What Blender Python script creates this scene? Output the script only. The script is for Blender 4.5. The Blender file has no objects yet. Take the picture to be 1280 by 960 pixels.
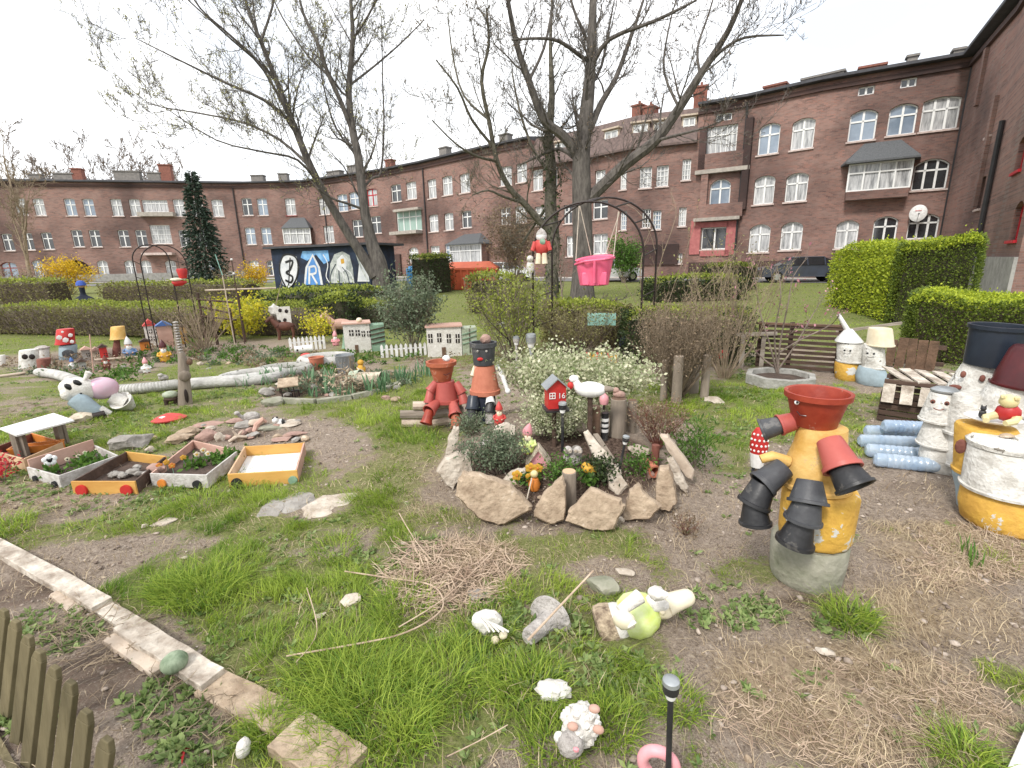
import bpy,bmesh,math,random
import numpy as np
from mathutils import Vector,Matrix,Euler,noise as mnoise
R=math.radians
sc=bpy.context.scene
col=sc.collection
# ------------------------------------------------------------------ camera
F=600.0;TH=math.atan(150/600);ROLL=math.atan(0.023);H=1.65
camd=bpy.data.cameras.new("camera");cam=bpy.data.objects.new("camera",camd);col.objects.link(cam)
camd.sensor_width=36;camd.lens=36*F/1280;camd.clip_start=0.05;camd.clip_end=3000
cam.matrix_world=Matrix.Translation((0,0,H)) @ Matrix.Rotation(R(90)-TH,4,'X') @ Matrix.Rotation(-ROLL,4,'Z')
sc.camera=cam

def ray(px,py):
    a=(px-640)/F;b=(480-py)/F;c,s=math.cos(ROLL),math.sin(ROLL)
    a,b=a*c+b*s,-a*s+b*c
    return Vector((a,math.cos(TH)+math.sin(TH)*b,-math.sin(TH)+math.cos(TH)*b))
def P(px,py,z):
    d=ray(px,py);return Vector((0,0,H))+d*((z-H)/d.z)
def A(px,py,y):
    """the point seen at a pixel, at forward distance y"""
    d=ray(px,py);return Vector((0,0,H))+d*(y/d.y)

# ------------------------------------------------------------------ terrain height
MOUNDS=[]
def terr(x,y):
    z=0.012*max(0.0,y-12)
    k=1.0 if y < 14 else max(0.0,(20-y)/6)
    if k > 0:
        z += k*(0.035*mnoise.noise(Vector((x*0.55,y*0.55,3.1)))+0.014*mnoise.noise(Vector((x*2.1,y*2.1,7.7))))
    for mx,my,rx,ry,h in MOUNDS:
        d=((x-mx)/rx)**2+((y-my)/ry)**2
        if d < 1:z += h*(1-d)**0.8 if d > 0.2 else h*0.8365
    return z
def G(px,py):
    p=P(px,py,0.0) if py > 362 else A(px,py,30)
    z=0.0
    for _ in range(14):
        z=0.6*terr(p.x,p.y)+0.4*z
        d=ray(px,py)
        t=(z-H)/d.z if d.z < -1e-4 else 400
        t=min(max(t,0),90)
        p=Vector((0,0,H))+d*t
    return Vector((p.x,p.y,terr(p.x,p.y)))

# ------------------------------------------------------------------ materials
MATS={}
def newmat(name):
    m=bpy.data.materials.new(name);m.use_nodes=True;MATS[name]=m
    return m,m.node_tree,m.node_tree.nodes["Principled BSDF"]
def mat(name,c1,c2=None,rough=0.7,scale=6.0,bump=0.2,detail=6,spec=0.4,metal=0.0,c3=None,stretch=None,vcol=False,coat=0,trans=0,contrast=0.5,bscale=None,sub=0,c3p=None):
    if name in MATS:return MATS[name]
    m,nt,b=newmat(name)
    c2=c2 or tuple(x*0.6 for x in c1)
    b.inputs['Roughness'].default_value=rough;b.inputs['Metallic'].default_value=metal
    b.inputs['Specular IOR Level'].default_value=spec
    if coat:b.inputs['Coat Weight'].default_value=coat
    if trans:b.inputs['Transmission Weight'].default_value=trans
    L=nt.links
    tc=nt.nodes.new('ShaderNodeTexCoord');mp=nt.nodes.new('ShaderNodeMapping')
    oi=nt.nodes.new('ShaderNodeObjectInfo')
    L.new(tc.outputs['Object'],mp.inputs['Vector'])
    mul=nt.nodes.new('ShaderNodeVectorMath');mul.operation='SCALE';mul.inputs[0].default_value=(31,17,23)
    L.new(oi.outputs['Random'],mul.inputs['Scale']);L.new(mul.outputs[0],mp.inputs['Location'])
    if stretch:mp.inputs['Scale'].default_value=stretch
    n=nt.nodes.new('ShaderNodeTexNoise');n.inputs['Scale'].default_value=scale;n.inputs['Detail'].default_value=detail;n.inputs['Roughness'].default_value=0.65
    L.new(mp.outputs[0],n.inputs['Vector'])
    cr=nt.nodes.new('ShaderNodeValToRGB');L.new(n.outputs['Fac'],cr.inputs[0])
    e=cr.color_ramp.elements
    lo=0.5-0.5*(1-contrast)*0.6;hi=0.5+0.5*(1-contrast)*0.6
    e[0].position=lo;e[0].color=(*c2,1);e[1].position=hi;e[1].color=(*c1,1)
    if c3:
        if c3p:x=cr.color_ramp.elements.new(c3p-.012);x.color=(*c1,1)
        x=cr.color_ramp.elements.new(c3p or min(0.95,hi+0.035));x.color=(*c3,1)
    out=cr.outputs[0]
    if vcol:
        at=nt.nodes.new('ShaderNodeAttribute');at.attribute_name='Col'
        mx=nt.nodes.new('ShaderNodeMix');mx.data_type='RGBA';mx.blend_type='MULTIPLY';mx.inputs[0].default_value=1
        L.new(out,mx.inputs[6]);L.new(at.outputs['Color'],mx.inputs[7]);out=mx.outputs[2]
    L.new(out,b.inputs['Base Color'])
    if bump:
        n2=nt.nodes.new('ShaderNodeTexNoise');n2.inputs['Scale'].default_value=bscale or scale*4;n2.inputs['Detail'].default_value=8
        L.new(mp.outputs[0],n2.inputs['Vector'])
        bp=nt.nodes.new('ShaderNodeBump');bp.inputs['Strength'].default_value=bump;bp.inputs['Distance'].default_value=0.02
        L.new(n2.outputs['Fac'],bp.inputs['Height']);L.new(bp.outputs[0],b.inputs['Normal'])
    if sub:b.inputs['Subsurface Weight'].default_value=sub
    return m
def leafmat(name,c1,c2=None,rough=0.55,tl=0.35):
    """two-sided leaf colour, per-leaf variation carried in the Col attribute, light passes through"""
    if name in MATS:return MATS[name]
    m,nt,b=newmat(name);L=nt.links
    c2=c2 or tuple(x*0.5 for x in c1)
    at=nt.nodes.new('ShaderNodeAttribute');at.attribute_name='Col'
    sep=nt.nodes.new('ShaderNodeSeparateColor');L.new(at.outputs['Color'],sep.inputs[0])
    mx=nt.nodes.new('ShaderNodeMix');mx.data_type='RGBA';L.new(sep.outputs[0],mx.inputs[0])
    mx.inputs[6].default_value=(*c2,1);mx.inputs[7].default_value=(*c1,1)
    L.new(mx.outputs[2],b.inputs['Base Color'])
    b.inputs['Roughness'].default_value=rough;b.inputs['Specular IOR Level'].default_value=0.3
    t=nt.nodes.new('ShaderNodeBsdfTranslucent');L.new(mx.outputs[2],t.inputs[0])
    ms=nt.nodes.new('ShaderNodeMixShader');ms.inputs[0].default_value=tl
    L.new(b.outputs[0],ms.inputs[1]);L.new(t.outputs[0],ms.inputs[2])
    L.new(ms.outputs[0],nt.nodes['Material Output'].inputs['Surface'])
    return m

# ------------------------------------------------------------------ mesh builders
_ico={}
def ico(sub):
    if sub not in _ico:
        bm=bmesh.new();bmesh.ops.create_icosphere(bm,subdivisions=sub,radius=1)
        _ico[sub]=([v.co.copy() for v in bm.verts],[[v.index for v in f.verts] for f in bm.faces]);bm.free()
    return _ico[sub]
class MB:
    def __init__(s):s.v=[];s.f=[];s.m=[];s.k=0
    def mi(s,k):s.k=k;return s
    def add(s,vs,fs,M=None):
        o=len(s.v)
        s.v += [tuple(M @ Vector(p)) for p in vs] if M is not None else [tuple(p) for p in vs]
        s.f += [[i+o for i in f] for f in fs];s.m += [s.k]*len(fs);return s
    def box(s,c,d,rot=(0,0,0),taper=1.0,jit=0):
        M=Matrix.Translation(c) @ Euler(rot).to_matrix().to_4x4()
        x,y,z=d[0]/2,d[1]/2,d[2]/2
        vs=[(-x,-y,-z),(x,-y,-z),(x,y,-z),(-x,y,-z),(-x*taper,-y*taper,z),(x*taper,-y*taper,z),(x*taper,y*taper,z),(-x*taper,y*taper,z)]
        if jit:vs=[(a+random.uniform(-jit,jit),b+random.uniform(-jit,jit),e+random.uniform(-jit,jit)) for a,b,e in vs]
        return s.add(vs,[(0,3,2,1),(4,5,6,7),(0,1,5,4),(1,2,6,5),(2,3,7,6),(3,0,4,7)],M)
    def beam(s,p0,p1,w,t,roll=0,e0=1,e1=1):
        """a board from p0 to p1: w wide, t thick"""
        p0,p1=Vector(p0),Vector(p1);d=(p1-p0);L=d.length
        if L < 1e-6:return s
        M=Matrix.Translation(p0) @ d.to_track_quat('Z','Y').to_matrix().to_4x4() @ Matrix.Rotation(roll,4,'Z')
        w2,t2=w/2,t/2
        vs=[(-w2*e0,-t2,0),(w2*e0,-t2,0),(w2*e0,t2,0),(-w2*e0,t2,0),(-w2*e1,-t2,L),(w2*e1,-t2,L),(w2*e1,t2,L),(-w2*e1,t2,L)]
        return s.add(vs,[(0,3,2,1),(4,5,6,7),(0,1,5,4),(1,2,6,5),(2,3,7,6),(3,0,4,7)],M)
    def tube(s,path,rad,n=8,closed=False,flat=1.0):
        path=[Vector(p) for p in path];N=len(path)
        rad=[float(r) for r in rad] if hasattr(rad,'__len__') else [rad]*N
        o=len(s.v);up=None
        for i,p in enumerate(path):
            if closed:d=path[(i+1) % N]-path[i-1]
            else:d=path[min(i+1,N-1)]-path[max(i-1,0)]
            d=d.normalized() if d.length > 1e-9 else Vector((0,0,1))
            if up is None:up=Vector((0,0,1)) if abs(d.z) < 0.9 else Vector((0,1,0))
            x=d.cross(up)
            x=x.normalized() if x.length > 1e-6 else Vector((1,0,0))
            up=x.cross(d).normalized()
            for k in range(n):
                a=2*math.pi*k/n
                s.v.append(tuple(p+rad[i]*(x*math.cos(a)+up*math.sin(a)*flat)))
        for i in range(N if closed else N-1):
            j=(i+1) % N
            for k in range(n):
                s.f.append([o+i*n+k,o+i*n+(k+1) % n,o+j*n+(k+1) % n,o+j*n+k]);s.m.append(s.k)
        if not closed:
            s.f.append([o+k for k in range(n)]);s.f.append([o+(N-1)*n+k for k in range(n)][::-1]);s.m += [s.k]*2
        return s
    def lathe(s,prof,M=None,n=28,arc=None,sx=1,sy=1):
        vs=[];fs=[];N=len(prof);nn=n if arc is None else n+1
        for r,z in prof:
            for k in range(nn):
                a=(2*math.pi if arc is None else arc)*k/n
                vs.append((r*math.cos(a)*sx,r*math.sin(a)*sy,z))
        for i in range(N-1):
            for k in range(n):
                k2=(k+1) % n if arc is None else k+1
                fs.append([i*nn+k,i*nn+k2,(i+1)*nn+k2,(i+1)*nn+k])
        if arc is None:
            if prof[0][0] > 1e-6:fs.append([k for k in range(n)][::-1])
            if prof[-1][0] > 1e-6:fs.append([(N-1)*nn+k for k in range(n)])
        return s.add(vs,fs,M)
    def blob(s,c,r,sub=2,amp=0.0,freq=2.0,seed=0,rot=(0,0,0),cuts=0,cutd=0.75,fn=None):
        vs,fs=ico(sub);rng=random.Random(seed)
        if not hasattr(r,'__len__'):r=(r,r,r)
        M=Matrix.Translation(c) @ Euler(rot).to_matrix().to_4x4()
        pl=[]
        for _ in range(cuts):
            d=Vector((rng.gauss(0,1),rng.gauss(0,1),rng.gauss(0,1))).normalized();pl.append((d,rng.uniform(cutd-0.15,cutd+0.12)))
        out=[]
        for p in vs:
            q=p.copy()
            for d,t in pl:
                e=q.dot(d)-t
                if e > 0:q -= d*e*0.95
            if amp:q *= 1+amp*mnoise.noise(q*freq+Vector((seed*3.7,seed*1.3,5)))
            q=Vector((q.x*r[0],q.y*r[1],q.z*r[2]))
            if fn:q=fn(q)
            out.append(q)
        return s.add(out,fs,M)
    def slab(s,outline,t,y0=0,ch=0.12,M=None,bulge=0.0):
        """outline in x,z; thickness t along y (front at y0); chamfered rims"""
        n=len(outline);cx=sum(p[0] for p in outline)/n;cz=sum(p[1] for p in outline)/n
        vs=[]
        for yy,k in ((y0,1-ch),(y0+t*0.28,1),(y0+t*0.75,1),(y0+t,1-ch)):
            for x,z in outline:vs.append((cx+(x-cx)*k,yy,cz+(z-cz)*k))
        vs += [(cx,y0-bulge,cz),(cx,y0+t+bulge,cz)]
        fs=[[i*n+k,i*n+(k+1) % n,(i+1)*n+(k+1) % n,(i+1)*n+k] for i in range(3) for k in range(n)]
        fs += [[(k+1) % n,k,4*n] for k in range(n)]+[[3*n+k,3*n+(k+1) % n,4*n+1] for k in range(n)]
        return s.add(vs,fs,M)
    def plate(s,outline,t,M=None):
        """flat polygon in x,z, front at y=0, thickness t along +y"""
        n=len(outline)
        vs=[(x,0,z) for x,z in outline]+[(x,t,z) for x,z in outline]
        fs=[list(range(n)),list(range(n,2*n))[::-1]]+[[k,n+k,n+(k+1) % n,(k+1) % n] for k in range(n)]
        return s.add(vs,fs,M)
    def build(s,name,m,parent=None,smooth=True,bevel=0,loc=None,rot=None,ang=38,subd=0):
        me=bpy.data.meshes.new(name);me.from_pydata(s.v,[],s.f)
        ms=m if isinstance(m,(list,tuple)) else [m]
        for q in ms:me.materials.append(MATS[q] if isinstance(q,str) else q)
        if len(ms) > 1:me.polygons.foreach_set('material_index',s.m)
        bm=bmesh.new();bm.from_mesh(me);bmesh.ops.recalc_face_normals(bm,faces=bm.faces);bm.to_mesh(me);bm.free()
        if smooth:
            me.polygons.foreach_set('use_smooth',[True]*len(me.polygons));me.set_sharp_from_angle(angle=R(ang))
        o=bpy.data.objects.new(name,me);col.objects.link(o)
        if parent:o.parent=parent
        if loc is not None:o.location=loc
        if rot is not None:o.rotation_euler=rot
        if bevel:
            b=o.modifiers.new('bevel','BEVEL');b.width=bevel;b.segments=2;b.limit_method='ANGLE';b.angle_limit=R(30)
        if subd:
            b=o.modifiers.new('sub','SUBSURF');b.levels=subd;b.render_levels=subd
        return o
def npmesh(name,V,Fc,m,parent=None,colr=None,smooth=False):
    """V (N,3), Fc (M,k) arrays; colr (N,3) vertex variation"""
    me=bpy.data.meshes.new(name);V=np.asarray(V,np.float32);Fc=np.asarray(Fc,np.int32)
    me.vertices.add(len(V));me.vertices.foreach_set('co',V.ravel())
    k=Fc.shape[1];me.loops.add(Fc.size);me.loops.foreach_set('vertex_index',Fc.ravel())
    me.polygons.add(len(Fc));me.polygons.foreach_set('loop_start',np.arange(0,Fc.size,k,dtype=np.int32))
    try:me.polygons.foreach_set('loop_total',np.full(len(Fc),k,np.int32))
    except Exception:pass
    if smooth:me.polygons.foreach_set('use_smooth',np.ones(len(Fc),bool))
    me.update(calc_edges=True)
    if colr is not None:
        ca=me.color_attributes.new('Col','FLOAT_COLOR','POINT')
        c4=np.ones((len(V),4),np.float32);c4[:,:3]=colr;ca.data.foreach_set('color',c4.ravel())
    me.materials.append(MATS[m] if isinstance(m,str) else m)
    o=bpy.data.objects.new(name,me);col.objects.link(o)
    if parent:o.parent=parent
    return o
def leaves(name,pts,size,m,parent=None,seed=0,aspect=0.5,up=0.3,dirs=None,curl=0.25,shade=None,szvar=0.4):
    """one four-cornered, slightly folded leaf per point"""
    rg=np.random.default_rng(seed);pts=np.asarray(pts,float);N=len(pts)
    if N == 0:return None
    a=rg.normal(size=(N,3))
    if dirs is not None:a=a*0.45+np.asarray(dirs)
    a[:,2] += up;a /= np.linalg.norm(a,axis=1)[:,None]
    b=rg.normal(size=(N,3));b -= (b*a).sum(1)[:,None]*a;b /= np.linalg.norm(b,axis=1)[:,None]
    c=np.cross(a,b)
    L=size*(1+szvar*rg.uniform(-1,1,N))[:,None];W=L*aspect*0.5
    p0=pts;p2=pts+a*L;mid=pts+a*L*0.5
    V=np.stack([p0,mid+b*W+c*L*curl*0.3,p2,mid-b*W+c*L*curl*0.3],1).reshape(-1,3)
    Fc=np.arange(N*4).reshape(N,4)
    cv=rg.uniform(0,1,N) if shade is None else np.clip(shade+rg.uniform(-.25,.25,N),0,1)
    C=np.repeat(np.stack([cv,rg.uniform(0,1,N),rg.uniform(0,1,N)],1),4,0)
    return npmesh(name,V,Fc,m,parent,C)

# ------------------------------------------------------------------ objects
def tag(o,label=None,cat=None,group=None,kind=None):
    if label:o['label']=label
    if cat:o['category']=cat
    if group:o['group']=group
    if kind:o['kind']=kind
    return o
def empty(name,label,cat,loc=(0,0,0),rz=0,group=None,parent=None):
    o=bpy.data.objects.new(name,None);col.objects.link(o);o.location=loc;o.rotation_euler=(0,0,rz)
    o.empty_display_size=0.1
    return tag(o,label,cat,group)
class Fr:
    """a local frame standing on the ground under a pixel, x to the right, y away from the viewer"""
    def __init__(s,px,py,dy=0.0,z=None,off=None):
        s.o=G(px,py) if z is None else P(px,py,z)
        d=Vector((s.o.x,s.o.y,0)).normalized();s.rz=math.atan2(-d.x,d.y)
        s.d=d;s.r=Vector((d.y,-d.x,0))
        if dy:
            s.o=s.o+d*dy;s.o.z=terr(s.o.x,s.o.y) if z is None else z
        f=Vector((0,math.cos(TH),-math.sin(TH)))
        s.u=(s.o-Vector((0,0,H))).dot(f)/F
    def q(s,px,py,y=0.0):
        d=ray(px,py);o=s.o+s.d*y-Vector((0,0,H));t=o.dot(s.d)/d.dot(s.d);w=d*t-o
        return Vector((w.dot(s.r),y,w.z))
    def x(s,px,py):return s.q(px,py).x
    def z(s,px,py):return s.q(px,py).z
    def T(s,name,label,cat,group=None,rz=0):return empty(name,label,cat,s.o,s.rz+rz,group)
def TR(x,y,z,rx=0,ry=0,rz=0,s=1):return Matrix.Translation((x,y,z)) @ Euler((rx,ry,rz)).to_matrix().to_4x4() @ Matrix.Scale(s,4)
def between(p0,p1):
    p0,p1=Vector(p0),Vector(p1)
    return Matrix.Translation(p0) @ (p1-p0).to_track_quat('Z','Y').to_matrix().to_4x4()
def copy_tree(o,parent=None):
    c=o.copy();col.objects.link(c);c.parent=parent
    for ch in [x for x in bpy.data.objects if x.parent == o]:copy_tree(ch,c)
    return c
# ------------------------------------------------------------------ palette
mat('twig_brown',(.26,.20,.14),(.12,.09,.06),.85,8,.3)
mat('bark',(.155,.138,.122),(.055,.048,.043),0.9,9,1,stretch=(1,1,.25),contrast=.5)
mat('bark_ivy',(.17,.155,.12),(.06,.055,.04),0.9,9,0.9)
mat('twig',(.27,.215,.175),(.11,.085,.07),0.85,8,0.3)
mat('twig_pale',(.33,.26,.18),(.17,.125,.085),0.85,8,0.3)
mat('concrete',(.40,.39,.36),(.25,.245,.22),0.9,7,0.7,c3=(.33,.35,.25))
mat('concrete_mossy',(.36,.34,.28),(.17,.18,.12),0.92,5,0.8,contrast=.4)
mat('concrete_white',(.70,.69,.65),(.44,.42,.38),0.85,9,0.8,c3=(.24,.22,.19),contrast=.55,c3p=.635)
mat('tyre_grey',(.54,.53,.50),(.28,.27,.25),.85,7,.6,contrast=.4)
mat('white_paint',(.78,.77,.75),(.55,.54,.52),0.6,7,0.2)
mat('white_plastic',(.80,.80,.78),(.66,.66,.64),0.35,4,0.08)
mat('plank_white',(.60,.58,.55),(.34,.31,.28),0.75,9,0.6,contrast=.4)
mat('terracotta',(.42,.12,.06),(.30,.08,.04),0.6,7,0.2,c3=(.48,.24,.17),c3p=.62,contrast=.4)
mat('terracotta_pale',(.50,.18,.11),(.38,.12,.07),0.65,7,0.2,c3=(.55,.34,.27),c3p=.62,contrast=.4)
mat('pot_red',(.33,.05,.025),(.22,.025,.014),0.45,7,0.12,c3=(.36,.15,.11),c3p=.64,contrast=.4)
mat('pot_pink',(.42,.10,.08),(.35,.07,.06),0.45,4,0.06)
mat('black_plastic',(.026,.026,.028),(.014,.014,.016),0.45,8,0.15,c3=(.075,.07,.065),c3p=.6,contrast=.4)
mat('grey_plastic',(.065,.067,.072),(.035,.035,.04),0.5,8,0.15,c3=(.13,.125,.12),c3p=.6,contrast=.4)
mat('navy_plastic',(.022,.03,.045),(.015,.02,.03),0.35,5,0.05)
mat('maroon',(.085,.012,.014),(.045,.008,.01),0.3,5,0.06)
mat('yellow_paint',(.62,.36,.045),(.50,.26,.03),0.6,7,0.35,c3=(.66,.52,.25),contrast=.35)
mat('yellow_chipped',(.60,.36,.06),(.50,.28,.05),0.7,6,0.6,contrast=.7,c3=(.55,.54,.50),c3p=.61)
mat('yellow_bucket',(.68,.45,.16),(.55,.31,.07),0.6,8,0.25,c3=(.45,.33,.2),c3p=.64,contrast=.5)
mat('yellow_pale',(.66,.58,.33),(.55,.46,.22),0.5,5,0.1)
mat('cream',(.72,.66,.50),(.58,.50,.35),0.55,5,0.15)
mat('blue_pale',(.34,.43,.48),(.25,.31,.34),0.7,5,0.4)
mat('pet_blue',(.66,.76,.86),(.40,.54,.72),0.12,6,0.3,spec=.8,trans=.45)
mat('eye_white',(.85,.85,.85),(.8,.8,.8),0.3,4,0)
mat('eye_black',(.012,.012,.012),(.01,.01,.01),0.3,4,0)
mat('lip_red',(.55,.03,.03),(.45,.02,.02),0.4,4,0)
mat('red_paint',(.50,.03,.025),(.36,.02,.02),0.45,6,0.15)
mat('red_hat',(.55,.07,.06),(.42,.045,.04),0.5,6,0.2)
mat('pink',(.80,.16,.27),(.72,.11,.21),0.35,4,0.04,sub=.05)
mat('pink_pale',(.72,.36,.38),(.62,.24,.27),0.5,5,0.1)
mat('pink_ball',(.60,.30,.42),(.55,.42,.48),0.35,3,0.05)
mat('skin',(.60,.38,.27),(.48,.28,.19),0.6,6,0.1)
mat('metal_black',(.03,.022,.02),(.02,.012,.01),0.5,8,0.2,metal=.3)
mat('zinc',(.42,.44,.45),(.30,.32,.33),0.45,6,0.15,metal=.6)
mat('wood_grey',(.30,.25,.20),(.16,.13,.10),0.85,6,0.7,stretch=(1,1,.2))
mat('wood_greyx',(.38,.33,.28),(.20,.165,.13),0.85,6,0.7,stretch=(.2,1,1))
mat('wood_dark',(.10,.062,.045),(.045,.028,.02),0.85,6,0.7,stretch=(.25,1,1))
mat('wood_brown',(.17,.10,.065),(.09,.055,.035),0.85,6,0.6)
mat('wood_red',(.22,.085,.06),(.12,.04,.03),0.8,6,0.5)
mat('wood_raw',(.58,.40,.25),(.42,.27,.16),0.7,5,0.3,stretch=(.3,1,1))
mat('wood_pale',(.55,.46,.37),(.38,.30,.23),0.8,6,0.5)
mat('board_paint',(.60,.54,.46),(.26,.21,.165),0.85,7,0.8,c3=(.62,.57,.50),contrast=.6)
mat('fence_green',(.17,.14,.075),(.085,.07,.035),0.85,7,0.6,stretch=(1,1,.2),c3=(.26,.22,.13))
mat('wood_yellow',(.62,.36,.10),(.48,.25,.06),0.65,5,0.2,stretch=(.3,1,1))
mat('wood_pink',(.56,.36,.29),(.42,.25,.19),0.7,5,0.3,stretch=(.3,1,1))
mat('slate',(.115,.12,.125),(.07,.075,.08),0.7,14,0.4)
mat('rock_tan',(.46,.36,.26),(.26,.19,.13),0.9,9,1.0,c3=(.54,.45,.36),contrast=.55,bscale=26)
mat('rock_pale',(.58,.52,.44),(.34,.28,.22),0.9,8,1.0,contrast=.5,bscale=26)
mat('rock_grey',(.36,.34,.31),(.20,.18,.16),0.9,7,0.9,contrast=.3)
mat('rock_pink',(.42,.27,.22),(.28,.18,.15),0.9,7,0.8,contrast=.3)
mat('stone_fig',(.48,.45,.42),(.28,.255,.235),0.85,20,0.9,bscale=60)
mat('plaster_white',(.72,.70,.66),(.50,.47,.42),0.75,14,0.5,contrast=.3)
mat('plaster_old',(.62,.54,.42),(.25,.20,.15),0.85,11,0.6,contrast=.45)
mat('lime_paint',(.48,.62,.05),(.62,.68,.35),0.7,7,0.2)
mat('soil_dark',(.10,.068,.052),(.05,.034,.027),0.95,9,1.0)
mat('teal_paint',(.30,.52,.45),(.20,.38,.32),0.6,6,0.2)
mat('green_paint',(.24,.36,.26),(.16,.26,.18),0.7,6,0.3)
mat('blue_paint',(.07,.16,.40),(.05,.11,.30),0.5,6,0.1)
mat('blue_cap',(.06,.12,.45),(.04,.08,.30),0.8,6,0.1)
mat('dark_cloth',(.02,.025,.045),(.012,.015,.025),0.9,6,0.1)
mat('container_blue',(.06,.25,.50),(.045,.2,.42),0.5,2,0.1)
mat('skip_orange',(.62,.14,.06),(.50,.10,.045),0.55,2,0.1)
mat('car_white',(.72,.73,.74),(.68,.69,.70),0.3,2,0,coat=.6)
mat('car_dark',(.05,.06,.085),(.04,.045,.06),0.3,2,0,coat=.6)
mat('glass_dark',(.02,.022,.025),(.015,.016,.018),0.08,2,0,spec=.8)
mat('rubber',(.018,.018,.018),(.012,.012,.012),0.8,5,0.1)
mat('chrome',(.55,.56,.57),(.5,.5,.5),0.2,5,0,metal=1)
mat('brown_fur',(.14,.055,.035),(.08,.03,.02),0.6,6,0.2)
mat('rope',(.62,.55,.46),(.5,.43,.35),0.8,30,0.3)
mat('orange',(.62,.22,.04),(.5,.16,.03),0.5,6,0.1)
mat('blue_toy',(.16,.25,.42),(.12,.19,.33),0.5,6,0.1)
mat('shell_green',(.42,.46,.36),(.25,.29,.20),0.6,15,0.4)
mat('melon',(.12,.17,.10),(.30,.36,.25),0.6,6,0.2,stretch=(4,4,.4))
leafmat('leaf_lime_lit',(.52,.58,.05),(.20,.28,.03))  # right-hand hedge leaves, sunlight on tops and left face put into the colour
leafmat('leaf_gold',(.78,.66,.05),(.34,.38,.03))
leafmat('leaf_hedge_shaded',(.24,.31,.05),(.055,.085,.02))  # same hedge leaves on front faces, shade put into the colour
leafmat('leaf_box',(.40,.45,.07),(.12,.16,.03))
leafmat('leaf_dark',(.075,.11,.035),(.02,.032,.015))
leafmat('leaf_spruce',(.055,.085,.055),(.018,.03,.022),tl=.1)
leafmat('leaf_green',(.13,.25,.04),(.05,.11,.02))
leafmat('leaf_grey',(.22,.27,.17),(.09,.12,.07))
leafmat('leaf_variegated',(.76,.74,.54),(.20,.26,.10))
leafmat('leaf_brown',(.36,.27,.18),(.15,.11,.07))
leafmat('leaf_bud',(.55,.55,.22),(.30,.26,.12))
leafmat('leaf_yellow',(.75,.55,.03),(.55,.33,.02))
leafmat('leaf_tulip',(.20,.33,.18),(.10,.20,.10))
leafmat('petal_white',(.8,.78,.72),(.68,.62,.5),tl=.2)
leafmat('petal_red',(.55,.04,.05),(.35,.02,.03),tl=.2)
leafmat('petal_yellow',(.75,.58,.05),(.65,.42,.03),tl=.2)
leafmat('petal_pink',(.55,.28,.32),(.30,.10,.14),tl=.2)
leafmat('grass',(.42,.52,.08),(.10,.20,.025),tl=.4)
leafmat('grass_dry',(.62,.51,.34),(.30,.22,.14),tl=.2)
leafmat('straw',(.58,.48,.35),(.34,.26,.18),tl=.15)
leafmat('leaf_weed',(.34,.42,.16),(.13,.21,.06))
leafmat('leaf_olive',(.32,.31,.12),(.14,.11,.06))
EXPOSURE=1.12
# ------------------------------------------------------------------ world and light
w=bpy.data.worlds.new("World");sc.world=w;w.use_nodes=True
nt=w.node_tree;L=nt.links;bg=nt.nodes['Background']
SUN_EL,SUN_AZ=48,215      # from behind and left of the viewer
sky=nt.nodes.new('ShaderNodeTexSky');sky.sky_type='NISHITA';sky.sun_disc=False
sky.sun_elevation=R(SUN_EL);sky.sun_rotation=R(SUN_AZ);sky.air_density=1.4;sky.dust_density=3
tc=nt.nodes.new('ShaderNodeTexCoord');mp=nt.nodes.new('ShaderNodeMapping');mp.inputs['Scale'].default_value=(1.2,1.2,3.2)
mp.inputs['Location'].default_value=(2.3,.4,.2)
L.new(tc.outputs['Generated'],mp.inputs[0])
n=nt.nodes.new('ShaderNodeTexNoise');n.inputs['Scale'].default_value=1.5;n.inputs['Detail'].default_value=7;n.inputs['Roughness'].default_value=.5
L.new(mp.outputs[0],n.inputs['Vector'])
cr=nt.nodes.new('ShaderNodeValToRGB');L.new(n.outputs['Fac'],cr.inputs[0])
cr.color_ramp.elements[0].position=.33;cr.color_ramp.elements[1].position=.55
cl=nt.nodes.new('ShaderNodeMix');cl.data_type='RGBA';L.new(cr.outputs[0],cl.inputs[0])
cl.inputs[6].default_value=(3.9,4.25,4.75,1);cl.inputs[7].default_value=(6.6,6.6,6.65,1)
mx=nt.nodes.new('ShaderNodeMix');mx.data_type='RGBA';mx.inputs[0].default_value=.94
L.new(sky.outputs[0],mx.inputs[6]);L.new(cl.outputs[2],mx.inputs[7]);L.new(mx.outputs[2],bg.inputs[0])
bg.inputs[1].default_value=0.12
sd=bpy.data.lights.new('sun','SUN');sd.energy=1.5;sd.angle=R(11);sd.color=(1,.96,.9)
so=bpy.data.objects.new('sun',sd);col.objects.link(so)
az=R(SUN_AZ);so.rotation_euler=Vector((-math.sin(az)*math.cos(R(SUN_EL)),-math.cos(az)*math.cos(R(SUN_EL)),-math.sin(R(SUN_EL)))).to_track_quat('-Z','Y').to_euler()
sc.view_settings.view_transform='Standard';sc.view_settings.look='None';sc.view_settings.exposure=EXPOSURE;sc.view_settings.gamma=1

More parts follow.
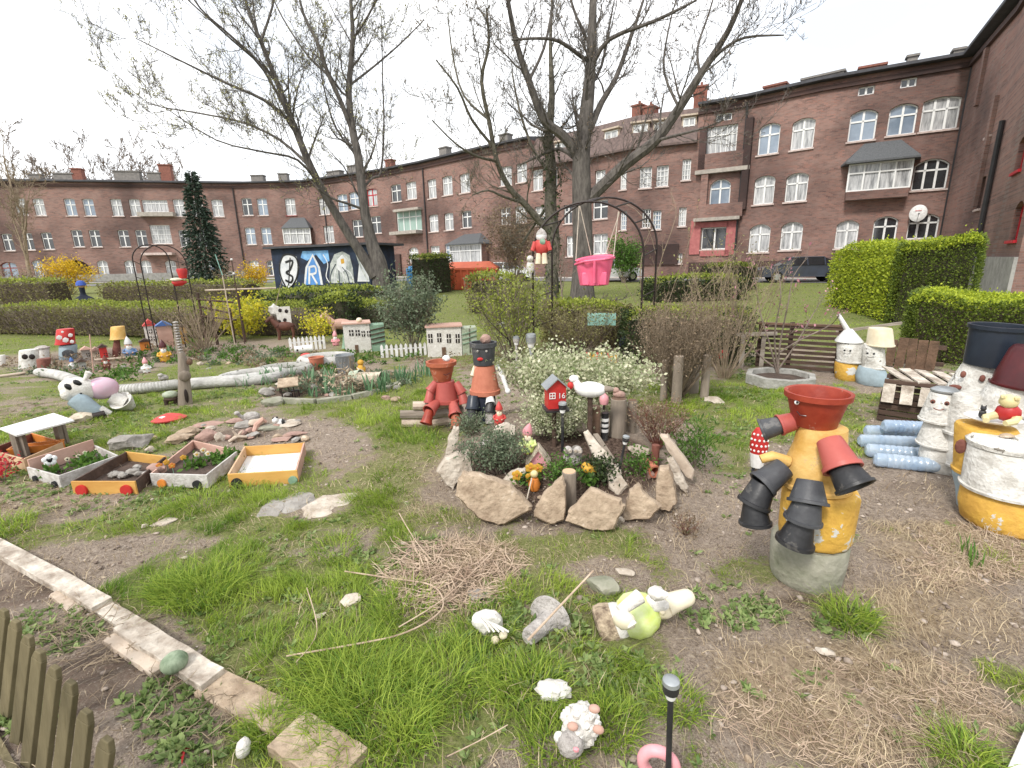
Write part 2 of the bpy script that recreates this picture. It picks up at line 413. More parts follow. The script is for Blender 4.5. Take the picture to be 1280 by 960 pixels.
# ------------------------------------------------------------------ ground
_c=Fr(712,600).o
MOUNDS.append((_c.x+.05,_c.y+.75,1.15,1.25,.22))
rngv=np.random.default_rng(5)
_tab=rngv.uniform(0,1,(64,64))
def vn(x,y,f,s=0):
    x=np.asarray(x)*f+s*7.31;y=np.asarray(y)*f+s*3.17
    xi=np.floor(x).astype(int);yi=np.floor(y).astype(int);fx=x-xi;fy=y-yi
    fx=fx*fx*(3-2*fx);fy=fy*fy*(3-2*fy)
    g=lambda a,b:_tab[a % 64,b % 64]
    return (g(xi,yi)*(1-fx)+g(xi+1,yi)*fx)*(1-fy)+(g(xi,yi+1)*(1-fx)+g(xi+1,yi+1)*fx)*fy
def fbm(x,y,f,s=0):return (vn(x,y,f,s)*.5+vn(x,y,f*2.1,s+1)*.28+vn(x,y,f*4.3,s+2)*.15+vn(x,y,f*9,s+3)*.07)
def patch(px,py,rx,ry):
    c=G(px,py);a=G(px,py-ry);b=G(px,min(py+ry,1050));e=G(px+rx,py)
    return (c.x,(a.y+b.y)/2,(e-c).length,max(.05,(a.y-b.y)/2))
GR=[((330,830,230,120),.55),((230,730,130,50),.35),((620,860,200,90),.6),((470,900,170,100),.6),((500,515,75,45),.55),((545,560,40,40),.3),
      ((480,490,70,25),.3),((890,500,70,40),.4),((250,600,90,22),.35),((200,510,130,22),.4),((830,850,70,60),.25),((920,765,80,35),.22),((1063,775,38,28),.7),((700,688,110,16),.35),
      ((1200,945,50,30),.4),((1275,860,30,70),.4),((930,700,60,30),.15),((440,740,90,50),.35),((330,910,40,30),.5),((10,655,30,20),.6),((60,520,100,30),.1),((250,480,240,26),.12),((1000,500,130,22),.35),((860,600,30,60),.1),((450,600,110,60),.35),((300,645,180,30),.3),((130,660,120,22),.25),((520,650,60,30),.25),((150,540,160,25),.2),((930,560,40,30),.3)]
SO=[((1110,620,170,60),.8),((1000,830,190,110),.75),((1180,760,160,80),.8),((880,650,110,45),.7),((340,545,130,24),.5),((430,570,50,28),.5),((712,590,170,70),.9),
      ((70,880,170,130),.85),((20,740,110,60),.7),((190,685,80,25),.4),((385,637,70,18),.9),((560,720,90,50),.5),((760,720,60,28),.6),((60,630,110,45),.45),((930,880,70,110),.5),((560,600,60,40),.35),((640,510,120,50),.4),((250,905,100,60),.5),((810,440,120,60),.4),((150,446,150,16),.6),((300,436,130,14),.5),((420,480,80,20),.7)]
DR=[((1080,890,220,90),.9),((1200,690,120,45),.95),((1190,770,120,60),.6),((570,730,95,60),.9),((60,620,110,50),.4),((480,600,120,50),.35),((1000,800,200,90),.3),((300,890,60,50),.4),((730,690,150,25),.3),((560,650,90,30),.3)]
GRP=[(patch(*a),k) for a,k in GR];SOP=[(patch(*a),k) for a,k in SO];DRP=[(patch(*a),k) for a,k in DR]
def field(L_,x,y):
    o=np.zeros_like(x)
    for (cx,cy,rx,ry),k in L_:
        d=((x-cx)/rx)**2+((y-cy)/ry)**2
        o += k*np.clip(1.25-d,0,1)
    return o
def masks(x,y):
    n1=fbm(x,y,1.3,1);n2=fbm(x,y,3.5,9)
    near=np.clip((11-y)/3,0,1)
    g=.58+(n1-.5)*1.1*near+(n2-.5)*1.1*near+(fbm(x,y,11,6)-.5)*.9*near+field(GRP,x,y)-field(SOP,x,y)+(1-near)*.3
    d=field(DRP,x,y)*(.55+.9*fbm(x,y,2.5,4))+.12*n2
    return np.clip(g,0,1),np.clip(d,0,1)
def axis(lo,hi,st,far_lo,far_hi,k=1.16):
    a=list(np.arange(lo,hi,st));s=st;x=hi
    while x < far_hi:a.append(x);s *= k;x += s
    s=st;x=lo-st;b=[]
    while x > far_lo:b.append(x);s *= k;x -= s
    return np.array(sorted(b)+a)
xs=axis(-5.5,5,.05,-900,900);ys=axis(.6,8.5,.05,-60,1500)
XX,YY=np.meshgrid(xs,ys);mg,md=masks(XX,YY)
ZZ=np.array([terr(float(a),float(b)) for a,b in zip(XX.ravel(),YY.ravel())])
nearz=np.clip((10-YY.ravel())/3,0,1)
lump=(fbm(XX,YY,9,3)-.5).ravel()
ZZ += nearz*(.034*lump*(1.4-mg.ravel())+.02*(fbm(XX,YY,3.1,13)-.5).ravel())
V=np.stack([XX.ravel(),YY.ravel(),ZZ],1)
nx=len(xs);I=np.arange(len(ys)*nx).reshape(len(ys),nx)
Fq=np.stack([I[:-1,:-1].ravel(),I[:-1,1:].ravel(),I[1:,1:].ravel(),I[1:,:-1].ravel()],1)
m,nt,b=newmat('ground');L=nt.links
at=nt.nodes.new('ShaderNodeAttribute');at.attribute_name='Col';sep=nt.nodes.new('ShaderNodeSeparateColor');L.new(at.outputs['Color'],sep.inputs[0])
tc=nt.nodes.new('ShaderNodeTexCoord')
def nz(scale,det=6,rough=.6):
    q=nt.nodes.new('ShaderNodeTexNoise');q.inputs['Scale'].default_value=scale;q.inputs['Detail'].default_value=det;q.inputs['Roughness'].default_value=rough
    L.new(tc.outputs['Object'],q.inputs['Vector']);return q.outputs['Fac']
def ramp(fac,*st):
    q=nt.nodes.new('ShaderNodeValToRGB');L.new(fac,q.inputs[0]);e=q.color_ramp.elements
    while len(e) < len(st):e.new(.5)
    for i,(p,c) in enumerate(st):e[i].position=p;e[i].color=(*c,1)
    return q.outputs[0]
def mixc(f,a,b_):
    q=nt.nodes.new('ShaderNodeMix');q.data_type='RGBA';L.new(f,q.inputs[0]);L.new(a,q.inputs[6]);L.new(b_,q.inputs[7]);return q.outputs[2]
def math_(op,a,v,b2=None,clamp=True):
    q=nt.nodes.new('ShaderNodeMath');q.operation=op;q.use_clamp=clamp;L.new(a,q.inputs[0])
    if b2 is not None:L.new(b2,q.inputs[1])
    else:q.inputs[1].default_value=v
    return q.outputs[0]
fine=nz(38,8,.75);mid=nz(5,6,.7);crumb=nz(140,4,.7)
soil=mixc(ramp(mid,(.35,(0,0,0)),(.65,(1,1,1))),ramp(fine,(.36,(.10,.075,.055)),(.46,(.24,.19,.15)),(.56,(.35,.285,.23)),(.66,(.54,.47,.39))),ramp(crumb,(.36,(.08,.06,.044)),(.50,(.26,.205,.16)),(.66,(.50,.43,.35))))
turf=mixc(ramp(mid,(.3,(0,0,0)),(.7,(1,1,1))),ramp(fine,(.38,(.07,.075,.028)),(.52,(.17,.18,.06)),(.66,(.33,.28,.16))),ramp(crumb,(.36,(.08,.10,.03)),(.62,(.24,.27,.09))))
dry=ramp(fine,(.35,(.17,.125,.085)),(.55,(.36,.28,.19)),(.72,(.52,.43,.31)))
def amp(fac,k):
    q=nt.nodes.new('ShaderNodeMath');q.operation='MULTIPLY_ADD';L.new(fac,q.inputs[0]);q.inputs[1].default_value=k;q.inputs[2].default_value=-k/2;return q.outputs[0]
gm=ramp(math_('ADD',amp(fine,2.2),0,sep.outputs[0],False),(.42,(0,0,0)),(.66,(1,1,1)))
dm=ramp(math_('ADD',amp(crumb,2.4),0,sep.outputs[1],False),(.35,(0,0,0)),(.75,(1,1,1)))
dark_ground=ramp(fine,(.38,(.035,.022,.017)),(.52,(.10,.068,.052)),(.66,(.22,.16,.125)))
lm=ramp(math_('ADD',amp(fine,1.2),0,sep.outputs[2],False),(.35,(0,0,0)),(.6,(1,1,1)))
L.new(mixc(dm,mixc(gm,mixc(lm,soil,dark_ground),turf),dry),b.inputs['Base Color'])
b.inputs['Roughness'].default_value=.95;b.inputs['Specular IOR Level'].default_value=.15
bp=nt.nodes.new('ShaderNodeBump');bp.inputs['Strength'].default_value=.9;bp.inputs['Distance'].default_value=.02;L.new(fine,bp.inputs['Height'])
bp2=nt.nodes.new('ShaderNodeBump');bp2.inputs['Strength'].default_value=.7;bp2.inputs['Distance'].default_value=.008;L.new(crumb,bp2.inputs['Height']);L.new(bp.outputs[0],bp2.inputs['Normal']);L.new(bp2.outputs[0],b.inputs['Normal'])
g=npmesh('ground',V,Fq,'ground',None,np.stack([mg.ravel(),md.ravel(),np.clip(field([(patch(*a),k) for a,k in (((708,590,130,52),1.3),((712,645,150,16),.5),((400,485,90,18),.7),((150,446,150,14),.5),((270,546,110,12),.5),((60,890,120,110),.5),((30,740,70,40),.5),((540,536,45,8),.5),((1012,750,60,14),.6),((1140,608,70,14),.4),((940,870,50,60),.25))],XX,YY),0,1).ravel()],1),True);tag(g,kind='structure')  # third channel: dark soil in rockery and beds, dark strips at drum, bottles, logs

# ------------------------------------------------------------------ paved things
mat('asphalt',(.20,.195,.19),(.13,.128,.125),.9,3,.4)
mat('paving',(.50,.47,.43),(.36,.34,.31),.9,3,.4)
def sheet(name,pts,m,dz):
    """a strip given by left and right rows of ground points, following the ground"""
    mb=MB();vs=[];k=len(pts);N=24
    for i in range(N+1):
        t=i/N*(k-1);a=min(int(t),k-2);f=t-a
        l=Vector(pts[a][0]).lerp(Vector(pts[a+1][0]),f);r=Vector(pts[a][1]).lerp(Vector(pts[a+1][1]),f)
        for j in range(5):
            p=l.lerp(r,j/4);vs.append((p.x,p.y,terr(p.x,p.y)+dz))
    mb.add(vs,[[i*5+j,i*5+j+1,(i+1)*5+j+1,(i+1)*5+j] for i in range(N) for j in range(4)])
    return tag(mb.build(name,m),kind='structure')
sheet('road',[((-62,47),(-62,53)),((-30,49),(-30,55)),((-8,43),(-5,48)),((6,35.5),(8,40)),((20,26.5),(23,30)),((24,22),(29,25))],'asphalt',.03)
sheet('pavement',[((-62,57),(-62,59.4)),((-33,59.6),(-33,63)),((-12,52.5),(-12,56)),((6,40.4),(7.5,42)),((17,34),(17.6,35.6)),((24.2,27.5),(25.8,28.5))],'paving',.04)
_pa,_pb,_pc,_pd=G(1222,372),G(1420,392),G(1238,352),G(1420,352)
sheet('path',[(tuple(_pa),tuple(_pb)),(tuple(_pa.lerp(_pc,.5)),tuple(_pb.lerp(_pd,.5))),(tuple(_pc),tuple(_pd))],'paving',.045)

# ------------------------------------------------------------------ grass
def sample(N,y0,y1,seed,xr=1.22):
    rg=np.random.default_rng(seed)
    y=np.sqrt(rg.uniform(y0*y0,y1*y1,N));x=rg.uniform(-1,1,N)*(xr*y+.25)
    return rg,x,y
SKIP=[]   # boxes/ellipses kept free of blades (x, y, rx, ry)
def hz(x,y):
    return np.array([terr(float(a),float(b)) for a,b in zip(x,y)])
def make_blades(name,m,x,y,h,wd,lean,seed,drift=None,c=None):
    rg=np.random.default_rng(seed);N=len(x);z=hz(x,y)-.004
    th=rg.uniform(0,2*np.pi,N)
    if drift is not None:th=drift+rg.normal(0,.9,N)
    dx,dy=np.cos(th),np.sin(th);ph=rg.uniform(0,2*np.pi,N);px_,py_=np.cos(ph)*wd/2,np.sin(ph)*wd/2
    ln=lean*rg.uniform(.3,1.4,N)
    def at_(t,k):  # along the bend
        return x+dx*ln*h*t**2,y+dy*ln*h*t**2,z+h*t*(1-.45*ln*t)
    x1,y1,z1=at_(.5,0);x2,y2,z2=at_(1.,0);zz=np.maximum
    V=np.stack([np.stack([x-px_,y-py_,z],1),np.stack([x+px_,y+py_,z],1),np.stack([x1-px_*.8,y1-py_*.8,z1],1),np.stack([x1+px_*.8,y1+py_*.8,z1],1),np.stack([x2,y2,np.maximum(z2,z+.004)],1)],1).reshape(-1,3)
    b0=np.arange(N)[:,None]*5
    Fc=np.concatenate([b0+np.array([[0,1,3]]),b0+np.array([[0,3,2]]),b0+np.array([[2,3,4]])],1).reshape(-1,3)
    cv=rg.uniform(0,1,N) if c is None else np.clip(c+rg.uniform(-.3,.3,N),0,1)
    C=np.repeat(np.stack([cv,cv,cv],1),5,0)
    return V,Fc,C
def join_np(parts):
    V=[];Fc=[];C=[];o=0
    for v,f,c in parts:V.append(v);Fc.append(f+o);C.append(c);o += len(v)
    return np.concatenate(V),np.concatenate(Fc),np.concatenate(C)
def keep_out(x,y):
    ok=np.ones(len(x),bool)
    for (cx,cy,rx,ry) in SKIP:ok &= ((x-cx)/rx)**2+((y-cy)/ry)**2 > 1
    return ok
def grow_grass():
    parts=[]
    for (N,y0,y1,hh,ww,s) in ((210000,.85,3.3,.085,.0038,11),(230000,3.3,6.5,.07,.006,12),(150000,6.5,13,.055,.011,13),(90000,13,30,.06,.025,14)):
        rg,x,y=sample(N,y0,y1,s)
        g_,d_=masks(x,y);cl=fbm(x,y,6,21);cl2=fbm(x,y,1.7,31)
        dens=np.clip((g_-.42)*1.9,0,1)*np.clip((cl-.36)*4.2,.05,1)*(1-.6*np.clip(d_,0,1))*np.clip((fbm(x,y,14,41)-.3)*4,.15,1)
        k=(rg.uniform(0,1,N) < dens) & keep_out(x,y);x,y,g_,cl,cl2=x[k],y[k],g_[k],cl[k],cl2[k]
        h=.85*hh*np.clip(.35+1.1*np.clip(g_-.5,0,.5)*2*np.clip(.5+(cl-.45)*2.2,.3,1.5),.25,1.6)*rg.uniform(.55,1.25,len(x))
        if y0 > 8:h=hh*rg.uniform(.5,1.1,len(x))
        parts.append(make_blades('g',None,x,y,h,ww*rg.uniform(.6,1.3,len(x)),.85,s,vn(x,y,1.6,5)*9,np.clip(-.15+cl2*1.4,0,1)))
    V,Fc,C=join_np(parts);tag(npmesh('grass',V,Fc,'grass',None,C),'short green grass growing in uneven tufts over the garden soil','grass',kind='stuff')
    parts=[]
    for (N,y0,y1,hh,ww,s) in ((110000,.85,3.3,.07,.003,41),(70000,3.3,6.5,.06,.005,42)):
        rg,x,y=sample(N,y0,y1,s);g_,d_=masks(x,y);cl=fbm(x,y,5,25)
        dens=np.clip(d_-.25,0,1)*1.3*np.clip((cl-.3)*3,.1,1)+.09
        k=(rg.uniform(0,1,N) < dens) & keep_out(x,y);x,y,d_=x[k],y[k],d_[k]
        parts.append(make_blades('d',None,x,y,hh*rg.uniform(.4,1.5,len(x)),ww*rg.uniform(.5,1.3,len(x)),1.35,s,vn(x,y,2.6,8)*12,None))
    V,Fc,C=join_np(parts);tag(npmesh('dry_grass',V,Fc,'grass_dry',None,C),'bleached dry grass and straw lying on the bare soil','dry grass',kind='stuff')
    # weeds: rosettes of broad leaves
    rg,x,y=sample(12000,.9,7.5,51);g_,d_=masks(x,y);cl=fbm(x,y,1.4,77)
    k=(rg.uniform(0,1,len(x)) < np.clip((cl-.5)*5,0.02,1)*(.25+.6*g_)) & keep_out(x,y);x,y=x[k],y[k]
    ex=[(470,700,40),(660,810,90),(780,850,70),(900,760,60),(620,770,40),(120,620,90),(60,600,70),(940,770,40),(1060,780,40),(70,790,60),(220,880,70),(230,930,60),(240,750,30),(30,900,40),(180,600,60),(530,690,40)]
    for px,py,r in ex:
        for _ in range(int(r*.9)):
            a,q=rg.uniform(0,6.28),r*math.sqrt(rg.uniform(0,1));p=G(px+q*math.cos(a),py+q*.5*math.sin(a));x=np.append(x,p.x);y=np.append(y,p.y)
    z=hz(x,y);n_=8
    th=rg.uniform(0,6.28,(len(x),n_));P0=np.repeat(np.stack([x,y,z+.004],1),n_,0);th=th.ravel()
    dirs=np.stack([np.cos(th),np.sin(th),rg.uniform(.1,.8,len(th))],1)
    o=leaves('weeds',P0,.034,'leaf_weed',None,8,.42,0,dirs*1.6,.4);tag(o,'low broad-leaved weeds scattered through the grass and soil','weeds',kind='stuff')
    # litter: pebbles and crumbs of soil
    rg,x,y=sample(17000,.85,5.5,61);g_,d_=masks(x,y);k=(rg.uniform(0,1,len(x)) < 1.1-g_*1.1) & keep_out(x,y);x,y=x[k],y[k]
    mb=MB();vs,fs=ico(1)
    BV=np.array([tuple(v) for v in vs]);BF=np.array(fs);N=len(x);z=hz(x,y)
    s_=(.003+.015*rg.uniform(0,1,N)**6)[:,None,None]*rg.uniform(.6,1.4,(N,1,3))*np.array([1,1,.55])
    V=BV[None]*s_*(1+.25*rg.normal(size=(N,len(BV),1)))+np.stack([x,y,z+.002],1)[:,None]
    Fc=(BF[None]+np.arange(N)[:,None,None]*len(BV)).reshape(-1,3)
    cv=rg.uniform(0,1,N);C=np.repeat(np.stack([cv,cv,cv],1),len(BV),0)
    leafmat('crumb',(.46,.39,.33),(.13,.095,.075),.95,0.0)
    tag(npmesh('pebbles',V.reshape(-1,3),Fc,'crumb',None,C),'pebbles and crumbs of soil scattered over bare ground','pebbles',kind='stuff')
    # dead leaves and straw bits
    rg,x,y=sample(7000,.9,6,71);g_,d_=masks(x,y);k=keep_out(x,y) & (rg.uniform(0,1,len(x)) < .25+d_);x,y=x[k],y[k]
    o=leaves('dead_leaves',np.stack([x,y,hz(x,y)+.006],1),.022,'straw',None,18,.45,.1,None,.5);tag(o,'dead leaves lying on the soil and grass','dead leaves',kind='stuff')
# ------------------------------------------------------------------ brick walls
def brickmat(name,c1,c2,c3,mortar):
    m,nt,b=newmat(name);L=nt.links
    tc=nt.nodes.new('ShaderNodeTexCoord');sp=nt.nodes.new('ShaderNodeSeparateXYZ');L.new(tc.outputs['Object'],sp.inputs[0])
    ma=nt.nodes.new('ShaderNodeMath');ma.operation='MULTIPLY_ADD';L.new(sp.outputs[1],ma.inputs[0]);ma.inputs[1].default_value=-.7;L.new(sp.outputs[0],ma.inputs[2])
    cb=nt.nodes.new('ShaderNodeCombineXYZ');L.new(ma.outputs[0],cb.inputs[0]);L.new(sp.outputs[2],cb.inputs[1])
    br=nt.nodes.new('ShaderNodeTexBrick');L.new(cb.outputs[0],br.inputs[0]);br.inputs['Scale'].default_value=1
    br.inputs['Brick Width'].default_value=.30;br.inputs['Row Height'].default_value=.085;br.inputs['Mortar Size'].default_value=.008
    br.inputs['Color1'].default_value=(*c1,1);br.inputs['Color2'].default_value=(*c2,1);br.inputs['Mortar'].default_value=(*mortar,1);br.inputs['Bias'].default_value=0
    mp=nt.nodes.new('ShaderNodeMapping');L.new(tc.outputs['Object'],mp.inputs[0]);mp.inputs['Scale'].default_value=(1,1,3.2)
    n=nt.nodes.new('ShaderNodeTexNoise');L.new(mp.outputs[0],n.inputs[0]);n.inputs['Scale'].default_value=1.3;n.inputs['Detail'].default_value=9;n.inputs['Roughness'].default_value=.75
    cr=nt.nodes.new('ShaderNodeValToRGB');L.new(n.outputs[0],cr.inputs[0]);cr.color_ramp.elements[0].position=.38;cr.color_ramp.elements[1].position=.64
    cr.color_ramp.elements[0].color=(0,0,0,1)
    mx=nt.nodes.new('ShaderNodeMix');mx.data_type='RGBA';L.new(cr.outputs[0],mx.inputs[0]);L.new(br.outputs[0],mx.inputs[6]);mx.inputs[7].default_value=(*c3,1)
    n2=nt.nodes.new('ShaderNodeTexNoise');L.new(tc.outputs['Object'],n2.inputs[0]);n2.inputs['Scale'].default_value=.22;n2.inputs['Detail'].default_value=5
    c2r=nt.nodes.new('ShaderNodeValToRGB');L.new(n2.outputs[0],c2r.inputs[0]);c2r.color_ramp.elements[0].position=.35;c2r.color_ramp.elements[0].color=(.45,.44,.45,1);c2r.color_ramp.elements[1].position=.6
    m2=nt.nodes.new('ShaderNodeMix');m2.data_type='RGBA';m2.blend_type='MULTIPLY';m2.inputs[0].default_value=1;L.new(mx.outputs[2],m2.inputs[6]);L.new(c2r.outputs[0],m2.inputs[7])
    L.new(m2.outputs[2],b.inputs['Base Color']);b.inputs['Roughness'].default_value=.85
    bp=nt.nodes.new('ShaderNodeBump');bp.inputs['Strength'].default_value=.6;bp.inputs['Distance'].default_value=.02;L.new(br.outputs['Fac'],bp.inputs['Height']);bp.invert=True;L.new(bp.outputs[0],b.inputs['Normal'])
brickmat('brick',(.34,.16,.12),(.13,.07,.06),(.29,.19,.16),(.24,.20,.175))
brickmat('brick_dark',(.11,.05,.04),(.055,.03,.027),(.085,.05,.043),(.08,.065,.058))
mat('stone_trim',(.42,.38,.33),(.28,.25,.22),.85,4,.3)
mat('sill_pale',(.60,.50,.46),(.42,.32,.29),.8,4,.2)
mat('render_grey',(.34,.33,.31),(.22,.21,.20),.9,3,.4)
mat('render_pink',(.42,.15,.14),(.30,.09,.09),.8,3,.3)
mat('roof_tar',(.075,.075,.085),(.05,.05,.055),.8,3,.2)
mat('frame_white',(.80,.80,.79),(.72,.72,.70),.5,3,0)
mat('frame_red',(.50,.015,.025),(.42,.01,.02),.5,3,0)
mat('frame_rust',(.33,.07,.065),(.24,.05,.045),.6,3,0)
mat('lintel_red',(.30,.075,.06),(.22,.05,.045),.8,5,.2)
mat('pipe_dark',(.035,.032,.035),(.02,.02,.02),.6,3,.1)
mat('chimney_brick',(.27,.11,.08),(.18,.075,.055),.9,6,.5)
mat('chimney_grey',(.24,.22,.20),(.16,.15,.14),.9,4,.5)
mat('pane_dark',(.035,.04,.045),(.02,.022,.025),.06,1.5,0,spec=1)
mat('pane_sky',(.30,.36,.44),(.13,.17,.22),.05,.8,0,spec=1,contrast=.2)
mat('pane_curtain',(.60,.60,.60),(.16,.165,.17),.25,2,0,stretch=(4,4,.5),coat=.8,contrast=.45)
mat('curtain_green',(.36,.48,.43),(.22,.32,.28),.6,3,0,stretch=(5,5,.25))

mat('mansard_brown',(.17,.12,.105),(.09,.065,.06),.8,5,.3)
class Facade:
    def __init__(s,name,label,pts,z0,z1,material='brick',roof=True,depth=9,group=None):
        s.T=empty(name,label,'building',(0,0,0),0,group or 'brick apartment blocks round the courtyard');s.p=[Vector((a,b,0)) for a,b in pts]
        s.z0,s.z1,s.m=z0,z1,material;s.win=[];s.depth=depth;s.roof=roof;s.rng=random.Random(len(name)+int(pts[0][0]*10))
    def hit(s,px,py):
        d=ray(px,py);best=None
        for i in range(len(s.p)-1):
            a,b=s.p[i],s.p[i+1];e=b-a
            den=d.x*e.y-d.y*e.x
            if abs(den) < 1e-9:continue
            t=(a.x*e.y-a.y*e.x)/den;q=(a.x*d.y-a.y*d.x)/den   # P = t d = a + q e
            if t > 0 and -1e-6 <= q <= 1+1e-6:return i,q*e.length,H+t*d.z,t
            if t > 0:
                o=max(-q,q-1)
                if best is None or o < best[0]:best=(o,(i,min(max(q,0),1)*e.length,H+t*d.z,t))
        return best[1]
    def frame(s,i):
        a,b=s.p[i],s.p[i+1];e=(b-a).normalized();n=Vector((e.y,-e.x,0))   # towards the viewer
        if n.dot(-(a+b)/2) < 0:n=-n
        return a,e,n
    def w(s,px,py,wpx,hpx,style='cross',arch=0.0,pane=None,zc=None,fr='frame_white',sill=True,lint=True,h=None,wm=None):
        r=s.hit(px,py)
        if r is None:return
        i,u,z,t=r;a,e,n=s.frame(i);d=ray(px,py);sc_=t/F
        fw=abs(e.x*d.y-e.y*d.x)/math.hypot(d.x,d.y)
        W=wm or wpx*t*d.y/F/max(.4,abs(e.x-e.y*d.x/d.y))
        Hh=h or hpx*sc_*1.02;arch *= .62
        Ls=(s.p[i+1]-s.p[i]).length;u=min(max(u,W/2+.15),Ls-W/2-.15)
        s.win.append(dict(i=i,u0=u-W/2,u1=u+W/2,z0=z-Hh/2,z1=z+Hh/2,style=style,arch=arch,pane=pane,fr=fr,sill=sill,lint=lint))
    def finish(s):
        wall=MB();rng=s.rng
        for i in range(len(s.p)-1):
            a,e,n=s.frame(i);Ls=(s.p[i+1]-s.p[i]).length
            ws=[w_ for w_ in s.win if w_['i'] == i]
            ok=[]
            for w_ in ws:      # drop overlaps
                if all(w_['u1'] < o['u0']-.05 or w_['u0'] > o['u1']+.05 or w_['z1'] < o['z0']-.05 or w_['z0'] > o['z1']+.05 for o in ok):ok.append(w_)
            for w_ in ws:
                if w_ not in ok:s.win.remove(w_)
            us=sorted({0,Ls,*[w_['u0'] for w_ in ok],*[w_['u1'] for w_ in ok]});zs=sorted({s.z0,s.z1,*[w_['z0'] for w_ in ok],*[w_['z1'] for w_ in ok]})
            Q=lambda u,z,dd=0:tuple(a+e*u-n*dd+Vector((0,0,z)))
            for j in range(len(us)-1):
                for k in range(len(zs)-1):
                    um,zm=(us[j]+us[j+1])/2,(zs[k]+zs[k+1])/2
                    if any(w_['u0'] < um < w_['u1'] and w_['z0'] < zm < w_['z1'] for w_ in ok):continue
                    wall.add([Q(us[j],zs[k]),Q(us[j+1],zs[k]),Q(us[j+1],zs[k+1]),Q(us[j],zs[k+1])],[(0,1,2,3)])
            for w_ in ok:s.window(wall,w_,Q)
        s.wallmb=wall
        for q in (0,-1):
            a=s.p[q];j=0 if q == 0 else len(s.p)-2;_,e,n=s.frame(j)
            wall.add([a+Vector((0,0,s.z0)),a-n*s.depth+Vector((0,0,s.z0)),a-n*s.depth+Vector((0,0,s.z1)),a+Vector((0,0,s.z1))],[(0,1,2,3)])
        back=[]
        for j,a in enumerate(s.p):
            _,e,n=s.frame(min(j,len(s.p)-2));back.append(a-n*s.depth)
        for j in range(len(back)-1):
            wall.add([back[j]+Vector((0,0,s.z0)),back[j+1]+Vector((0,0,s.z0)),back[j+1]+Vector((0,0,s.z1)),back[j]+Vector((0,0,s.z1))],[(0,1,2,3)])
        wall.build('wall',s.m,s.T,smooth=False)
        if s.roof:
            rf=MB();prof=((-.55,.0),(-.55,.16),(4.5,1.0),(s.depth+.4,.15),(s.depth+.4,0),(-.5,-.02))
            rows=[]
            for j,a in enumerate(s.p):
                n=s.frame(min(j,len(s.p)-2))[2] if j in (0,len(s.p)-1) else (s.frame(j)[2]+s.frame(j-1)[2]).normalized()
                rows.append([tuple(a-n*d+Vector((0,0,s.z1+h_))) for d,h_ in prof])
            vs=sum(rows,[]);k=len(prof)
            rf.add(vs,[[j*k+q,j*k+(q+1) % k,(j+1)*k+(q+1) % k,(j+1)*k+q] for j in range(len(rows)-1) for q in range(k)]+[list(range(k)),list(range((len(rows)-1)*k,len(rows)*k))])
            rf.build('roof','roof_tar',s.T,smooth=False)
            s.band(s.z1-.42,.26,.16,'cornice','brick_dark')
        return s
    def band(s,z,h,d,name,m):
        mb=MB()
        for i in range(len(s.p)-1):
            a,e,n=s.frame(i);Ls=(s.p[i+1]-s.p[i]).length;c=a+e*Ls/2+n*(d/2+.003)+Vector((0,0,z))
            mb.box(c,(Ls+.02,d,h),(0,0,math.atan2(e.y,e.x)))
        return mb.build(name,m,s.T,smooth=False)
    def window(s,wall,w_,Q):
        u0,u1,z0,z1=w_['u0'],w_['u1'],w_['z0'],w_['z1'];W,Hh=u1-u0,z1-z0;dep=.16
        ar=w_['arch']*W;N=10
        def top(u):      # height of the opening at u
            if ar <= 0:return z1
            t=(u-(u0+u1)/2)/(W/2);Rr=(W*W/4+ar*ar)/(2*ar);return z1-ar+math.sqrt(max(0,Rr*Rr-(t*W/2)**2))-(Rr-ar)
        loop=[(u0,z0),(u1,z0)]
        if ar > 0:loop += [(u1-W*k/N,top(u1-W*k/N)) for k in range(N+1)]
        else:loop += [(u1,z1),(u0,z1)]
        n=len(loop)
        wall.add([Q(*p) for p in loop]+[Q(p[0],p[1],dep+.1) for p in loop],[[k,(k+1) % n,n+(k+1) % n,n+k] for k in range(n)])
        if ar > 0:
            for k in range(N):
                ua,ub=u0+W*k/N,u0+W*(k+1)/N
                wall.add([Q(ua,top(ua)),Q(ub,top(ub)),Q(ub,z1),Q(ua,z1)],[(0,1,2,3)])
        if w_['style'] == 'hole':
            wall.add([Q(p[0],p[1],1.6) for p in loop],[list(range(n))]);return
        mb=MB();t=.075;fd=.07
        def bar(ua,za,ub,zb,th=t):
            p,q=Vector(Q(ua,za,dep)),Vector(Q(ub,zb,dep));nn=(Vector(Q(0,0,1))-Vector(Q(0,0,0)))
            d=(q-p).normalized();sd=d.cross(nn)*th/2;bk=nn*fd
            mb.add([p-sd,p+sd,q+sd,q-sd,p-sd+bk,p+sd+bk,q+sd+bk,q-sd+bk],[(0,1,2,3),(4,5,6,7),(0,1,5,4),(1,2,6,5),(2,3,7,6),(3,0,4,7)])
        g_=t/2
        bar(u0,z0+g_,u1,z0+g_);bar(u0+g_,z0,u0+g_,top(u0+g_));bar(u1-g_,z0,u1-g_,top(u1-g_))
        if ar > 0:
            for k in range(N):
                ua,ub=u0+W*k/N,u0+W*(k+1)/N;bar(ua,top(ua)-g_,ub,top(ub)-g_)
        else:bar(u0,z1-g_,u1,z1-g_)
        um=(u0+u1)/2;zt=z0+Hh*.64
        st=w_['style']
